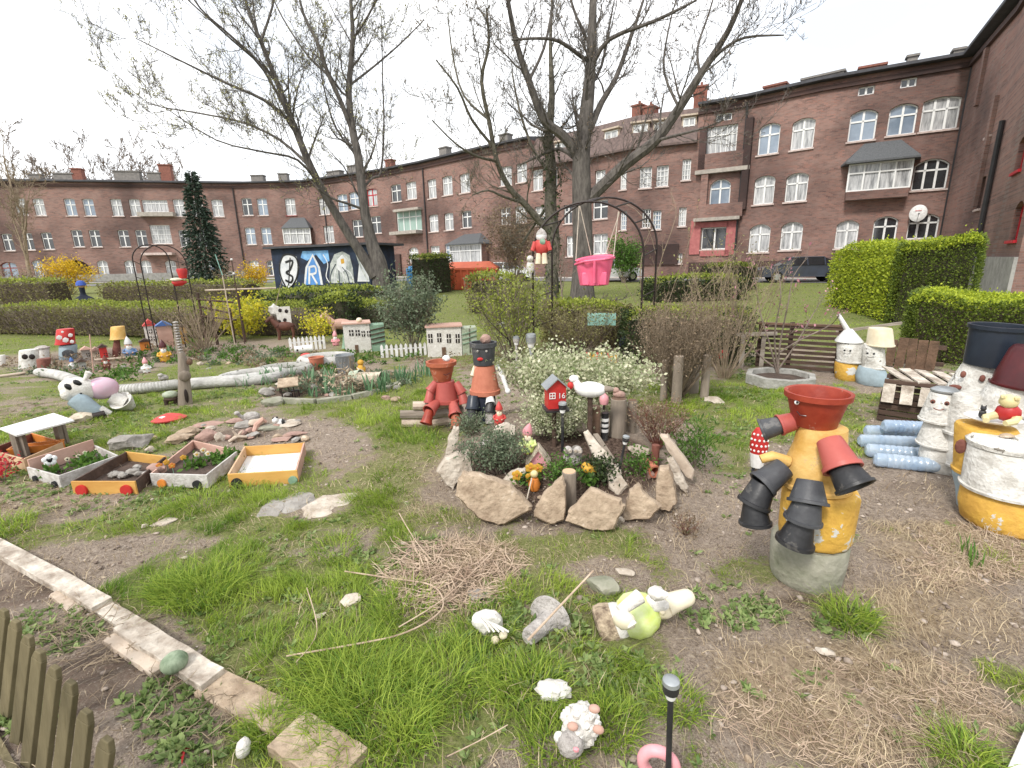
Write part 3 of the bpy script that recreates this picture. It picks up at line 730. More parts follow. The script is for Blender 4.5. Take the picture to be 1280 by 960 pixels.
        if st == 'cross':bar(um,z0,um,top(um),t*1.5);bar(u0,zt,u1,zt,t*1.3)
        elif st == 'tri':
            for k in (1,2):bar(u0+W*k/3,z0,u0+W*k/3,top(u0+W*k/3),t*1.5)
            bar(u0,zt,u1,zt,t*1.3)
        elif st == 'four':
            for k in (1,2,3):bar(u0+W*k/4,z0,u0+W*k/4,z1,t*1.5)
            bar(u0,zt+.1,u1,zt+.1,t*1.3)
        elif st == 'many':
            for k in range(1,6):bar(u0+W*k/6,z0,u0+W*k/6,z1,t*.6)
            bar(u0,z0+Hh*.72,u1,z0+Hh*.72,t)
        elif st == 'grid':
            for k in (1,2):bar(u0+W*k/3,z0,u0+W*k/3,z1,t*.7)
            for k in (1,2,3):bar(u0,z0+Hh*k/4,u1,z0+Hh*k/4,t*.6)
        elif st == 'two':bar(um,z0,um,z1,t*1.5)
        elif st == 'plain':bar(u0,zt,u1,zt,t)
        f=mb.build('window',w_['fr'],s.T,smooth=False)
        pm=w_['pane'] or s.rng.choice(['pane_dark','pane_curtain','pane_curtain','pane_sky'])
        pn=MB().add([Q(p[0],p[1],dep+.045) for p in loop],[list(range(n))]);pn.build('pane',pm,f,smooth=False)
        if w_['sill']:
            p=Vector(Q(um,z0-.05,-.035));e=(Vector(Q(1,0))-Vector(Q(0,0)))
            MB().box(p,(W+.16,.12,.1),(0,0,math.atan2(e.y,e.x))).build('sill','sill_pale' if w_['sill'] is True else w_['sill'],f,smooth=False)
    def box(s,px,py0,py1,wpx,depth,name,m,z=None,lift=0,top=1.0,parent=None):
        """a box standing out of the facade between two pixel rows"""
        i,u,za,t=s.hit(px,py0);zb=s.hit(px,py1)[2];a,e,n=s.frame(i);W=wpx*t/F*1.05/max(.5,abs(e.x-e.y*ray(px,py0).x/ray(px,py0).y))
        c=a+e*u+n*(depth/2+.004)+Vector((0,0,(za+zb)/2))
        o=MB().box(c,(W,depth,abs(za-zb)),(0,0,math.atan2(e.y,e.x)),top).build(name,m,parent or s.T,smooth=False);return o
    def pipe(s,px0,py0,px1,py1,r=.07):
        i,u,z,t=s.hit(px0,py0);j,u2,z2,t2=s.hit(px1,py1);a,e,n=s.frame(i)
        p=a+e*u+n*.12;MB().tube([(p.x,p.y,z),(p.x,p.y,z2)],r,8).build('drainpipe','pipe_dark',s.T)
def chimney(s,px,py_top,w,h,m='chimney_brick',d=.8,back=1.6,pots=0):
    i,u,z,t=s.hit(px,200);a,e,n=s.frame(i);p=a+e*u-n*back;zt=A(px,py_top,p.y).z
    # size from pixels at that distance
    W=w*p.y/F;mb=MB().box((p.x,p.y,(zt+s.z1)/2-.05),(W,d,zt-s.z1+.1+.5),(0,0,math.atan2(e.y,e.x)))
    mb.box((p.x,p.y,zt+.2),(W+.16,d+.16,.12),(0,0,math.atan2(e.y,e.x)))
    for k in range(pots):mb.tube([(p.x+(k-(pots-1)/2)*.35,p.y,zt+.2),(p.x+(k-(pots-1)/2)*.35,p.y,zt+.6)],.1,8)
    mb.build('chimney',m,s.T,smooth=False)
ZE=12.4
def EP(px,py):p=P(px,py,ZE);return (p.x,p.y)
fa=[EP(-90,226),EP(50,227),EP(150,228),EP(290,229.7)]
fb=[EP(290,229.7),EP(380,227.5),EP(480,213.3),EP(527,204)]
fc=[EP(527,204),EP(600,187),EP(662,174)]
fd=[EP(662,174),EP(730,160),EP(792,144),EP(874,133.3)]
fe=[EP(874,133.3),EP(936,122.7),EP(1030,102),EP(1217,70)]
_c1=EP(1217,70);_c2=EP(1280,-5);_v=Vector((_c2[0]-_c1[0],_c2[1]-_c1[1]));ff=[_c1,_c2,(_c1[0]+_v.x*2.2-1,_c1[1]+_v.y*2.2)]
B1=Facade('brick_building','far left brick apartment block with arched gateway behind yellow forsythia',fa,0,ZE)
for i,px in enumerate((26,51,88,111,146,169,224,247,272)):B1.w(px,258.5+i*.2,13,20,'cross',.12,'pane_curtain' if i > 3 else None)
B1.w(194,257.5,30,14,'many',0,'pane_curtain')
for i,px in enumerate((10,35,60,97,119,155,177,231,252)):B1.w(px,298 if px > 80 else 303-px*.03,13,20,'cross',.1,'pane_dark')
B1.w(201,293,24,22,'grid',0,'pane_curtain');B1.w(215.5,295,5,22,'plain')
for i,px in enumerate((12,48,129,163,183,214,262)):B1.w(px,336 if px > 20 else 338,13 if px > 20 else 20,20,'cross',.35,None,fr='frame_rust' if px == 12 else 'frame_white')
B1.w(96,341,34,30,'hole',.5)
B1.finish();B1.box(203,283,325,40,.9,'bay','brick',parent=None) if False else None
B1.box(198,266,271,42,1.0,'balcony_slab','stone_trim');B1.box(200,316,319,36,1.0,'door_canopy','sill_pale');B1.pipe(291,235,293,345)
B1.band(2.0-.9,.9,.1,'plinth','render_grey')
for px,py,w_,m_ in ((28,221,12,'chimney_grey'),(84,214,10,'chimney_brick'),(148,217,26,'chimney_grey'),(198,209,12,'chimney_brick'),(183,219,14,'chimney_grey'),(66,220,20,'chimney_grey')):chimney(B1,px,py,w_,1,m_)
B2=Facade('brick_building','mid left brick apartment block with slate topped bay behind graffiti garage',fb,0,ZE)
for i,px in enumerate((309,328,363,382,405,428,443,465,480,495,514)):B2.w(px,258.5-max(0,px-400)*.18,12,20,'cross',.1,fr='frame_red' if px == 465 else 'frame_white',sill='frame_rust' if 350 < px < 400 else True)
for i,px in enumerate((313,333,411,447,470,484)):B2.w(px,295-max(0,px-400)*.20,12,20,'cross',0,fr='frame_white')
for i,px in enumerate((318,340,440,462,480,517)):B2.w(px,335-max(0,px-400)*.14,12,18,'cross',.3)
B2.w(511,276,30,24,'four',0,'curtain_green')
B2.finish();B2.pipe(404,240,404,345);B2.pipe(527.5+5,0,532,1) if False else None
B2.box(511,289,293,32,1.0,'balcony_slab','stone_trim');B2.box(512,261,264,30,.7,'balcony_canopy','stone_trim');B2.box(494,318,348,14,.25,'door_surround','brick_dark')
def bay(s,px,y0,y1,wpx,depth,npan,roof_y,m='brick',roofm='slate',panel=None,rise=.5,over=.25):
    i,u,za,t=s.hit(px,y0);zb=s.hit(px,y1)[2];zr=s.hit(px,roof_y)[2];a,e,n=s.frame(i);W=wpx*t/F/max(.5,abs(e.x-e.y*ray(px,y0).x/ray(px,y0).y));rz=math.atan2(e.y,e.x)
    o=a+e*u;bt=empty('bay_window',None,None,o,rz,parent=None);bt.parent=s.T
    z0,z1=min(za,zb),max(za,zb)
    MB().box((0,-depth/2-.01,z0-.25),(W,depth,.5)).box((0,-depth/2-.01,(z0+z1)/2),(W-.12,depth-.3,z1-z0)).build('bay_body',m,bt,smooth=False)
    f=MB()
    for k in range(npan+1):f.box((-W/2+W*k/npan,-depth+.06,(z0+z1)/2),(.09,.1,z1-z0))
    for z in (z0+.04,z1-.04,z0+(z1-z0)*.66):f.box((0,-depth+.065,z),(W,.09,.08))
    fo=f.build('window_frame','frame_white',bt,smooth=False)
    MB().box((0,-depth+.12,(z0+z1)/2),(W-.02,.02,z1-z0)).build('pane',panel or 'pane_curtain',fo,smooth=False)
    r=MB();w2,d2=W/2+over,depth+over;zt=zr
    vs=[(-w2,0,z1),(w2,0,z1),(w2*.9,-d2,z1),(-w2*.9,-d2,z1),(-w2,0,z1+.1),(w2,0,z1+.1),(w2*.9,-d2,z1+.1),(-w2*.9,-d2,z1+.1),(-w2*.45,0,zt),(w2*.45,0,zt)]
    r.add(vs,[(0,1,2,3),(0,3,7,4),(3,2,6,7),(2,1,5,6),(7,6,9,8),(4,7,8),(6,5,9),(0,4,8,9,5,1)]);r.build('bay_roof',roofm,bt,smooth=False)
    return bt
bay(B2,376,305,286,33,.9,4,272)
for px,py,w_,m_ in ((312,222,14,'chimney_grey'),(345,220,10,'chimney_grey'),(405,217,20,'chimney_grey'),(430,210,16,'chimney_grey'),(476,203,9,'chimney_brick')):chimney(B2,px,py,w_,1,m_)
B3=Facade('brick_building','middle brick apartment block with green roofed porch behind orange skip',fc,0,ZE)
for px,y,w_ in ((540,236,10),(559,232,12),(581,229,12),(599,226,12),(632,220,14),(652,216,12)):B3.w(px,y,w_,22,'cross',.08,fr='frame_white')
for px,y,w_ in ((542,279,11),(561,277,11),(583,274,12),(601,272,12),(632,270,12),(651,268,14)):B3.w(px,y,w_,20,'cross',.08)
for px,y,w_ in ((544,317,11),(562,315,11),(640,312,12)):B3.w(px,y,w_,18,'cross',0)
B3.finish();bay(B3,592,328,306,38,1.2,3,292,roofm='slate',panel='pane_curtain',over=.45);B3.pipe(529,210,531,345)
for px,py,w_,m_ in ((543,188,12,'chimney_grey'),(620,172,12,'chimney_grey')):chimney(B3,px,py,w_,1,m_)
B4=Facade('brick_building','brick apartment block with slate mansard storey behind the tall tree',fd,0,9.95,roof=False)
for px,y,w_,st in ((672,225,12,'cross'),(690,222,12,'cross'),(750,226,12,'cross'),(779,224,8,'grid'),(807,222,14,'grid'),(828,220,14,'grid'),(858,212,10,'grid')):B4.w(px,y,w_,24,st,0,'pane_curtain')
for px,y,w_,st in ((675,270,12,'cross'),(710,268,10,'cross'),(750,262,18,'cross'),(779,276,8,'grid'),(808,273,10,'grid'),(821,275,10,'grid'),(853,271,9,'grid')):B4.w(px,y,w_,22,st,0)
for px,y,w_,st in ((713,308,10,'cross'),(750,305,18,'cross'),(820,313,11,'cross'),(849,323,7,'two')):B4.w(px,y,w_,24 if px < 800 else 12,st,0)
B4.finish()
rf=MB();prof=((-.45,9.95),(-.45,10.1),(1.0,12.6),(5,13.2),(9,12),(9,9.95));rows=[]
for j,a in enumerate(B4.p):
    n_=B4.frame(min(j,len(B4.p)-2))[2] if j in (0,3) else (B4.frame(j)[2]+B4.frame(j-1)[2]).normalized()
    rows.append([tuple(a-n_*d+Vector((0,0,h_))) for d,h_ in prof])
rf.add(sum(rows,[]),[[j*6+q,j*6+(q+1) % 6,(j+1)*6+(q+1) % 6,(j+1)*6+q] for j in range(3) for q in range(6)]+[list(range(6)),list(range(18,24))]).build('roof','mansard_brown',B4.T,smooth=False)
def dormer(s,px,py,W,Hh,st='cross',m='wood_pale'):
    i,u,z,t=s.hit(px,py);a,e,n=s.frame(i);o=a+e*u-n*.35;d=empty('dormer',None,None,(o.x,o.y,z),math.atan2(e.y,e.x));d.parent=s.T
    MB().box((0,.6,0),(W+.3,1.4,Hh+.3)).box((0,.5,Hh/2+.2),(W+.5,1.7,.12)).build('dormer_body',m,d,smooth=False)
    f=MB()
    for x in (-W/2,0,W/2):f.box((x,-.13,0),(.08,.06,Hh))
    for z in (-Hh/2,Hh*.15,Hh/2):f.box((0,-.135,z),(W+.08,.05,.08))
    fo=f.build('window_frame','frame_white',d,smooth=False);MB().box((0,-.115,0),(W,.02,Hh)).build('pane','pane_curtain',fo,smooth=False)
for px,y,W in ((700,190,1.1),(762,176,1.1),(800,168,1.0),(827,165,1.0),(861,160,.75)):dormer(B4,px,y,W,1.4)
for px,py,w_ in ((776,137,11),(790,139,12),(872,114,13),(867,122,10)):chimney(B4,px,py,w_,1,'chimney_brick',1.0,2.5,1)
B4.box(815,331,306,60,.15,'plinth_panel','brick_dark')
B5=Facade('brick_building','right brick apartment block with arched windows and slate roofed bay window',fe,0,ZE)
for px,y,w_ in ((961,173.5,24),(1003.5,167,26),(1078.5,156.5,31),(1128,149,32)):B5.w(px,y,w_,35,'cross',.3,'pane_sky' if px > 1010 or px < 970 else 'pane_curtain')
B5.w(1197,139,44,38,'tri',.15,'pane_curtain')
for px,y,w_ in ((955,237.5,24),(995.5,234,26)):B5.w(px,y,w_,33,'cross',.3,'pane_curtain')
B5.w(1183,216,42,36,'tri',.35,'pane_dark')
for px,y,w_ in ((949,298,25),(989,295,26),(1058.5,293,27),(1106,288,29)):B5.w(px,y,w_,33,'cross',.35,'pane_dark' if px > 1100 else 'pane_curtain')
B5.w(1174,282,38,30,'tri',.3,'pane_dark')
B5.w(901,177,36,36,'many',0,'pane_curtain');B5.w(900,240,24,30,'cross',.45,'pane_sky');B5.w(893,298,32,26,'two',0,'pane_dark')
for px,y in ((905,146),(1083,113),(1136,103)):B5.w(px,y,18,10,'two',0,'pane_dark',sill=False,h=.5)
B5.finish()
B5.box(905,191,213,62,.35,'balcony_front','brick');B5.box(903,211,216,64,.42,'balcony_slab','stone_trim')
B5.box(879,262,214,8,.35,'balcony_pier','brick');B5.box(929,262,150,8,.35,'balcony_pier','brick_dark');B5.box(877,213,160,8,.35,'balcony_pier','brick_dark')
B5.box(901,272,255,50,.4,'balcony_front','brick');B5.box(896,276,272,54,.6,'balcony_canopy','stone_trim')
i_,u_,z_,t_=B5.hit(893,298)
for px,py0,py1,w_ in ((870.5,276,318,12),(915.5,276,318,12)):B5.box(px,py0,py1,w_,.1,'pink_panel','render_pink')
B5.box(893,277.5,284,34,.1,'pink_panel','render_pink');B5.box(893,313,320,34,.1,'pink_panel','render_pink')
bay(B5,1094,239,205,76,.75,4,178,over=.45);B5.pipe(935,128,925,325);B5.pipe(1215,85,1196,330)
B5.band(.95,1.0,.1,'plinth','brick_dark')
for px,py,w_,m_ in ((955,112,22,'chimney_brick'),(1012,100,40,'chimney_grey'),(1076,89,24,'chimney_brick')):chimney(B5,px,py,w_,1,m_,.7,1.2)
for px in (1123,1178):chimney(B5,px,76 if px < 1150 else 68,9,1,'chimney_grey',.5,.9)
B6=Facade('brick_building','brick wing at the right edge with red framed windows, near the path',ff,0,ZE,depth=7)
B6.w(1240,150,8,36,'plain',0,'pane_curtain');B6.w(1229,240,7,38,'plain',.1,'pane_curtain');B6.w(1276,192,16,40,'cross',.2,'pane_sky',fr='frame_red',sill='frame_red');B6.w(1271,276,17,46,'cross',.3,'pane_curtain',fr='frame_red',sill='frame_red')
B6.w(1250,336,7,16,'hole',.5);B6.w(1266,337,7,16,'hole',.5)
B6.finish();B6.band(.75,1.5,.1,'plinth','render_grey');B6.pipe(1258,150,1249,352,.1)
for px,y0,y1 in ((1248,120,250),(1236,60,120)):B6.box(px,y0,y1,5,.15,'wall_pier','brick')
# dish
i_,u_,z_,t_=B5.hit(1145,267);a_,e_,n_=B5.frame(i_);o_=a_+e_*u_+n_*.55
d_=empty('satellite_dish','white satellite dish with red lettering fixed to the brick wall right of the bay window','satellite dish',(o_.x,o_.y,z_),math.atan2(e_.y,e_.x))
Md=Matrix.Rotation(R(96),4,'X') @ Matrix.Rotation(R(-8),4,'Y');Md=Euler((R(84),0,R(-15))).to_matrix().to_4x4()
MB().lathe([(0,0),(.25,-.03),(.42,-.09),(.47,-.12),(.47,-.10),(.42,-.07),(.25,-.01),(0,.02)][::-1],Md,32,sx=.92,sy=1.05).build('dish','white_paint',d_)
MB().tube([(0,.0,0),(0,.25,-.05),(0,.5,-.25)],.025,8).build('mount_arm','zinc',d_);MB().tube([(0,-.05,-.45),(-.02,-.4,-.1)],.012,6).box((-.02,-.42,-.08),(.07,.12,.07)).build('receiver','grey_plastic',d_)
sgn=MB()
for k,(x,h_) in enumerate(((-.14,.07),(-.09,.05),(-.04,.05),(.01,.07),(.06,.05),(.11,.05))):sgn.box((x+.02,-.012,.13+.0*k),(.035,.006,h_),(0,0,0))
sgn.build('lettering','red_paint',d_,smooth=False,rot=(R(-6),0,R(-15)),loc=(0,-.035,0))
# ------------------------------------------------------------------ trees
def wander(p,d,Ln,k,rng,w=.18,up=.06):
    pts=[Vector(p)];d=d.normalized()
    for _ in range(k):
        d=(d+Vector((rng.gauss(0,w),rng.gauss(0,w),rng.gauss(0,w)+up))).normalized();pts.append(pts[-1]+d*Ln/k)
    return pts
def smooth_path(pts,k=3):
    out=[]
    for i in range(len(pts)-1):
        p0=pts[max(i-1,0)];p1=pts[i];p2=pts[i+1];p3=pts[min(i+2,len(pts)-1)]
        for j in range(k):
            t=j/k;out.append(.5*((2*p1)+(p2-p0)*t+(2*p0-5*p1+4*p2-p3)*t*t+(3*p1-p0-3*p2+p3)*t**3))
    out.append(pts[-1]);return out
def spawn(mb,path,r0,r1,lvl,rng,tips,n,Ls,maxl,up=.12,t0=.15,sides=(5,4,3,3),spread=.9,rmin=.006,w=.16):
    """side branches along a path, recursively"""
    N=len(path)-1
    for j in range(n):
        t=t0+(1-t0)*(j+rng.random())/n;q=min(int(t*N),N-1);f=t*N-q;p=path[q].lerp(path[q+1],f);d=(path[q+1]-path[q]).normalized()
        a=Vector((rng.gauss(0,1),rng.gauss(0,1),rng.gauss(.15,.8)));a -= d*a.dot(d)
        if a.length < .1:continue
        dd=(d+a.normalized()*spread*rng.uniform(.6,1.3)).normalized();r=(r0+(r1-r0)*t)*rng.uniform(.3,.55)
        r=max(r,rmin);Ln=Ls*rng.uniform(.5,1.25)*(1-.35*t);k=5 if lvl < 2 else 3
        pts=wander(p,dd,Ln,k,rng,w,up);rr=[max(rmin*.6,r*(1-.8*i/k)) for i in range(k+1)]
        mb.tube(pts,rr,sides[min(lvl,3)])
        if lvl >= maxl-1:tips += pts[1:]
        if lvl < maxl:spawn(mb,pts,r,r*.25,lvl+1,rng,tips,max(4,min(8,int(n*.6))),Ln*.58,maxl,up,.2,sides,spread,rmin,w)
def traced(px,Y):   # px: (px, py, dy, r)
    return smooth_path([A(a,b,Y+c) for a,b,c,r in px],3),np.interp(np.linspace(0,1,(len(px)-1)*3+1),np.linspace(0,1,len(px)),[r for *_,r in px]).tolist()
def big_tree(name,label,base,Y,limbs,trunk_i,seed,bark,nside,Ls,maxl,leafm,nleaf,lsize,group=None,rmin=.008):
    rng=random.Random(seed);o=A(base[0],base[1],Y);o.z=terr(o.x,o.y);t=empty(name,label,'tree',o,0,group);sh=-o
    tr=MB();cr_=MB();tips=[]
    for i,px in enumerate(limbs):
        pts,rr=traced(px,Y);pts=[p+sh for p in pts]
        (tr if i in trunk_i else cr_).tube(pts,rr,14 if i in trunk_i else 8)
        Ltot=sum((pts[k+1]-pts[k]).length for k in range(len(pts)-1))
        spawn(cr_,pts,max(rr[0]*.6,.03),rr[-1],0,rng,tips,int(nside*1.35*max(.5,Ltot/7)),Ls*1.45,maxl,t0=.38 if i in trunk_i else .12,rmin=rmin)
    tr.build('trunk',bark,t,ang=80);cr_.build('crown',bark,t,smooth=False)
    rg=random.Random(seed+1)
    pts=[rg.choice(tips)+Vector((rg.gauss(0,.03),rg.gauss(0,.03),rg.gauss(0,.03))) for _ in range(nleaf)]
    leaves('buds',[tuple(p) for p in pts],lsize,leafm,t,seed,.6,.3)
    return t
YT=21.5
limbsL=[
 [(478,366,0,.42),(474,330,0,.34),(466,308,0,.27),(458,275,0,.21),(454,249,0,.19),(448,197,.2,.17),(441,164,.3,.15),(436,115,.4,.12),(441,49,.5,.09),(438,-10,.6,.06),(440,-70,.8,.03)],
 [(470,345,-.1,.28),(448,312,-.2,.20),(415,259,-.5,.16),(389,210,-.8,.14),(369,161,-1,.12),(346,102,-1.2,.09),(326,52,-1.4,.07),(308,5,-1.5,.05),(300,-50,-1.6,.03)],
 [(441,164,.3,.11),(425,125,.1,.09),(410,92,0,.08),(398,56,-.2,.065),(379,16,-.3,.05),(366,-40,-.4,.03)],
 [(454,235,0,.06),(466,222,.5,.05),(476,215,.9,.045),(480,160,1.2,.035),(478,90,1.4,.025),(477,20,1.5,.018)],
 [(362,151,-1,.08),(330,125,-1.6,.06),(283,104,-2.2,.045),(230,78,-2.8,.03),(170,48,-3.2,.015)],
 [(389,210,-.8,.07),(350,175,-.2,.055),(300,152,.4,.04),(240,140,.9,.03),(185,128,1.2,.02),(140,88,1.5,.012)],
 [(346,102,-1.2,.06),(316,70,-1.6,.05),(283,40,-2,.04),(250,10,-2.3,.03),(225,-30,-2.6,.02)],
 [(400,232,-.6,.06),(372,200,-1.5,.045),(330,190,-2.4,.035),(270,175,-3.2,.025),(200,130,-3.8,.015)],
 [(435,108,.4,.05),(465,85,.9,.04),(500,55,1.5,.03),(530,25,2,.02)],
 [(448,197,.2,.05),(420,160,.9,.04),(405,110,1.5,.03),(395,50,2,.02)],
 [(455,262,0,.06),(436,255,-.5,.05),(415,248,-1,.04),(398,236,-1.5,.03)],
 [(441,49,.5,.05),(460,20,.2,.04),(480,-20,0,.03)],
 [(326,52,-1.4,.05),(340,10,-1.2,.04),(350,-40,-1,.03)],
 [(369,161,-1,.06),(330,88,-2,.045),(290,50,-3,.03),(235,0,-3.8,.02)],
 [(412,95,0,.05),(385,70,.5,.04),(352,20,1,.03),(330,-30,1.3,.02)],
 [(478,366,0,.25),(480,372,0,.5),(480,376,0,.55)]]
big_tree('deciduous_tree','budding two-stemmed tree leaning left in front of the graffiti garage',(478,366),YT,limbsL,(0,1,15),3,'bark',9,1.9,3,'leaf_bud',15000,.055,'large bare trees on the lawn',rmin=.0085)
YR=19.0
limbsR=[
 [(728,384,0,.50),(728,372,0,.43),(729,330,0,.39),(728,280,0,.37),(727,235,0,.35),(727,190,0,.31),(732,150,.1,.26),(737,100,.2,.20),(740,45,.3,.16),(742,-20,.4,.11),(745,-90,.5,.06)],
 [(725,195,0,.21),(702,168,-.2,.18),(680,150,-.4,.16),(661,101,-.6,.12),(646,56,-.8,.10),(635,0,-1,.07),(628,-60,-1.2,.04)],
 [(733,250,0,.24),(745,240,0,.22),(781,206,-.4,.20),(819,176,-.8,.18),(849,135,-1.2,.15),(875,94,-1.6,.12),(909,41,-2,.09),(929,-5,-2.3,.06),(945,-50,-2.5,.03)],
 [(738,160,.1,.13),(752,128,.5,.11),(770,97,.9,.09),(789,45,1.3,.07),(806,-5,1.6,.04)],
 [(740,82,.2,.09),(762,49,-.3,.07),(819,26,-.9,.055),(871,0,-1.5,.03)],
 [(879,90,-1.6,.06),(900,65,-2,.05),(931,47,-2.5,.04),(980,44,-3,.02)],
 [(875,94,-1.6,.05),(872,60,-1.2,.04),(885,20,-.8,.03),(897,-20,-.5,.02)],
 [(732,75,.1,.07),(700,52,-.6,.06),(672,48,-1.2,.045),(640,50,-1.8,.03)],
 [(736,112,.2,.06),(752,82,.8,.05),(760,40,1.4,.04),(768,0,1.8,.02)],
 [(726,205,0,.09),(700,186,.8,.07),(672,196,1.4,.05),(650,206,1.8,.03)],
 [(739,60,.3,.06),(720,20,.8,.05),(705,-30,1.2,.03)],
 [(661,101,-.6,.06),(680,60,-.2,.05),(690,10,.2,.035),(696,-40,.5,.02)],
 [(819,176,-.8,.06),(850,168,-1.6,.045),(880,160,-2.3,.03),(905,150,-2.8,.015)],
 [(849,135,-1.2,.05),(830,90,-.8,.04),(835,40,-.4,.03),(845,0,0,.02)],
 [(728,320,0,.3),(728,376,0,.52),(728,386,0,.62)]]
big_tree('deciduous_tree','tall bare tree with thick grey trunk behind the garden arch',(728,384),YR,limbsR,(0,14),9,'bark',10,1.7,3,'leaf_brown',5000,.05,'large bare trees on the lawn')
limbsI=[
 [(691,384,0,.30),(690,340,0,.27),(692,300,0,.25),(688,255,0,.24),(689,215,0,.22),(686,170,.1,.17),(690,120,.3,.12),(688,60,.5,.07),(690,0,.8,.04)],
 [(690,292,0,.17),(674,276,-.2,.15),(655,254,-.5,.13),(636,234,-.8,.11),(621,201,-1.1,.095),(612,155,-1.4,.08),(602,101,-1.7,.065),(611,56,-1.9,.05),(608,10,-2.1,.035)],
 [(655,254,-.5,.06),(630,246,-1.2,.05),(610,238,-1.8,.035),(590,244,-2.2,.02)],
 [(618,185,-1.2,.06),(590,150,-1.8,.045),(572,110,-2.4,.035),(545,75,-2.8,.02)],
 [(612,150,-1.4,.05),(580,120,-.8,.04),(566,70,-.3,.03),(560,20,0,.02)],
 [(688,215,0,.08),(668,190,.6,.06),(650,140,1,.045),(640,90,1.4,.03)],
 [(621,201,-1.1,.06),(598,196,-2,.045),(570,180,-2.8,.03),(540,150,-3.4,.018)],
 [(686,255,0,.07),(655,300,1,.04)] ]
big_tree('ivy_clad_tree','thinner tree with ivy on its trunk and a crooked limb reaching left',(691,384),YR+1.3,limbsI,(0,),17,'bark_ivy',8,1.6,3,'leaf_brown',1800,.06,'large bare trees on the lawn')
_t=[o for o in bpy.data.objects if o.name.startswith('ivy_clad')][0]
rg=np.random.default_rng(3);N=700;zz=rg.uniform(.3,6.2,N);an=rg.uniform(0,6.28,N);rr=.30+.1*rg.uniform(0,1,N)
leaves('ivy',np.stack([rr*np.cos(an)-.01*zz,rr*np.sin(an),zz],1),.10,'leaf_dark',_t,5,.7)

def bare_tree(label,px,py,pytop,Y,seed,spread=.5,n=5,group='bare trees beyond the roofs',rmin=.02,trunk=.18,cat='tree',name='bare_tree',bark='twig',maxl=2,leaf=None):
    rng=random.Random(seed);b=A(px,py,Y);b.z=terr(b.x,b.y);top=A(px,pytop,Y).z;Ht=top-b.z
    t=empty(name,label,cat,b,0,group);tr=MB();cr_=MB();tips=[]
    pts=wander(Vector((0,0,0)),Vector((0,0,1)),Ht*.55,5,rng,.05,.1);tr.tube(pts,[trunk*(1-.1*i) for i in range(6)],8)
    for k in range(n):
        a=6.28*k/n+rng.random();st=pts[2+k % 4]
        p2=wander(st,Vector((math.cos(a)*spread,math.sin(a)*spread,1)),Ht*.5*rng.uniform(.8,1.1),5,rng,.12,.05)
        p2=[Vector((q.x,q.y,min(q.z,Ht))) for q in p2]
        cr_.tube(p2,[trunk*.5*(1-.17*i) for i in range(6)],5);spawn(cr_,p2,trunk*.4,trunk*.1,0,rng,tips,7,Ht*.22,maxl,rmin=rmin,up=.1)
    tr.build('trunk',bark,t);cr_.build('crown',bark,t,smooth=False)
    if leaf:leaves('foliage',[tuple(rng.choice(tips)) for _ in range(leaf[1])],leaf[2],leaf[0],t,seed,.6)
    return t
bare_tree('pale bare tree rising behind the far left roof, left of the others',12,260,160,76,21,.5,n=8,rmin=.04,maxl=3)
bare_tree('small bare tree behind the roof between two grey chimneys at far left',72,260,197,80,22,.5,n=8,rmin=.04,maxl=3)
bare_tree('wide bare tree behind the roof left of the spruce top',150,260,176,82,23,.7,n=9,rmin=.04,maxl=3)
bare_tree('bare tree behind the roof just left of the dark spruce',205,260,182,84,24,.6,n=8,rmin=.04,maxl=3)
bare_tree('slender bare tree standing in front of the far left brick block',40,352,172,33,25,.22,6,'slender trees before the left block',.012,.13,bark='twig_pale',maxl=3)
bare_tree('thin bare sapling standing behind the blue water bottles and arch, left of the parked cars',703,380,300,17,27,.3,4,None,.006,.035,'sapling','sapling')
# spruce
o=A(262,352,38);o.z=terr(o.x,o.y);Hs=A(262,212,38).z-o.z
t=empty('spruce_tree','dark narrow spruce standing alone before the brick block','tree',o);MB().tube([(0,0,0),(0,0,Hs)],[.16,.02],8).build('trunk','bark',t)
rg=np.random.default_rng(9);pts=[];dr=[]
for k in range(46):
    z=.5+(Hs-.5)*(k/46)**.95;Rr=1.55*(1-z/Hs)**.75+.12
    for j in range(int(10+26*(1-z/Hs))):
        a=rg.uniform(0,6.28);q=Rr*rg.uniform(.8,1.1)
        for f in np.linspace(.25,1,6):
            pts.append((q*f*math.cos(a),q*f*math.sin(a),z-.35*f*f*q+rg.normal()*.05));dr.append((math.cos(a),math.sin(a),-.35))
leaves('crown',pts,.26,'leaf_spruce',t,4,.45,0,np.array(dr)*1.2)

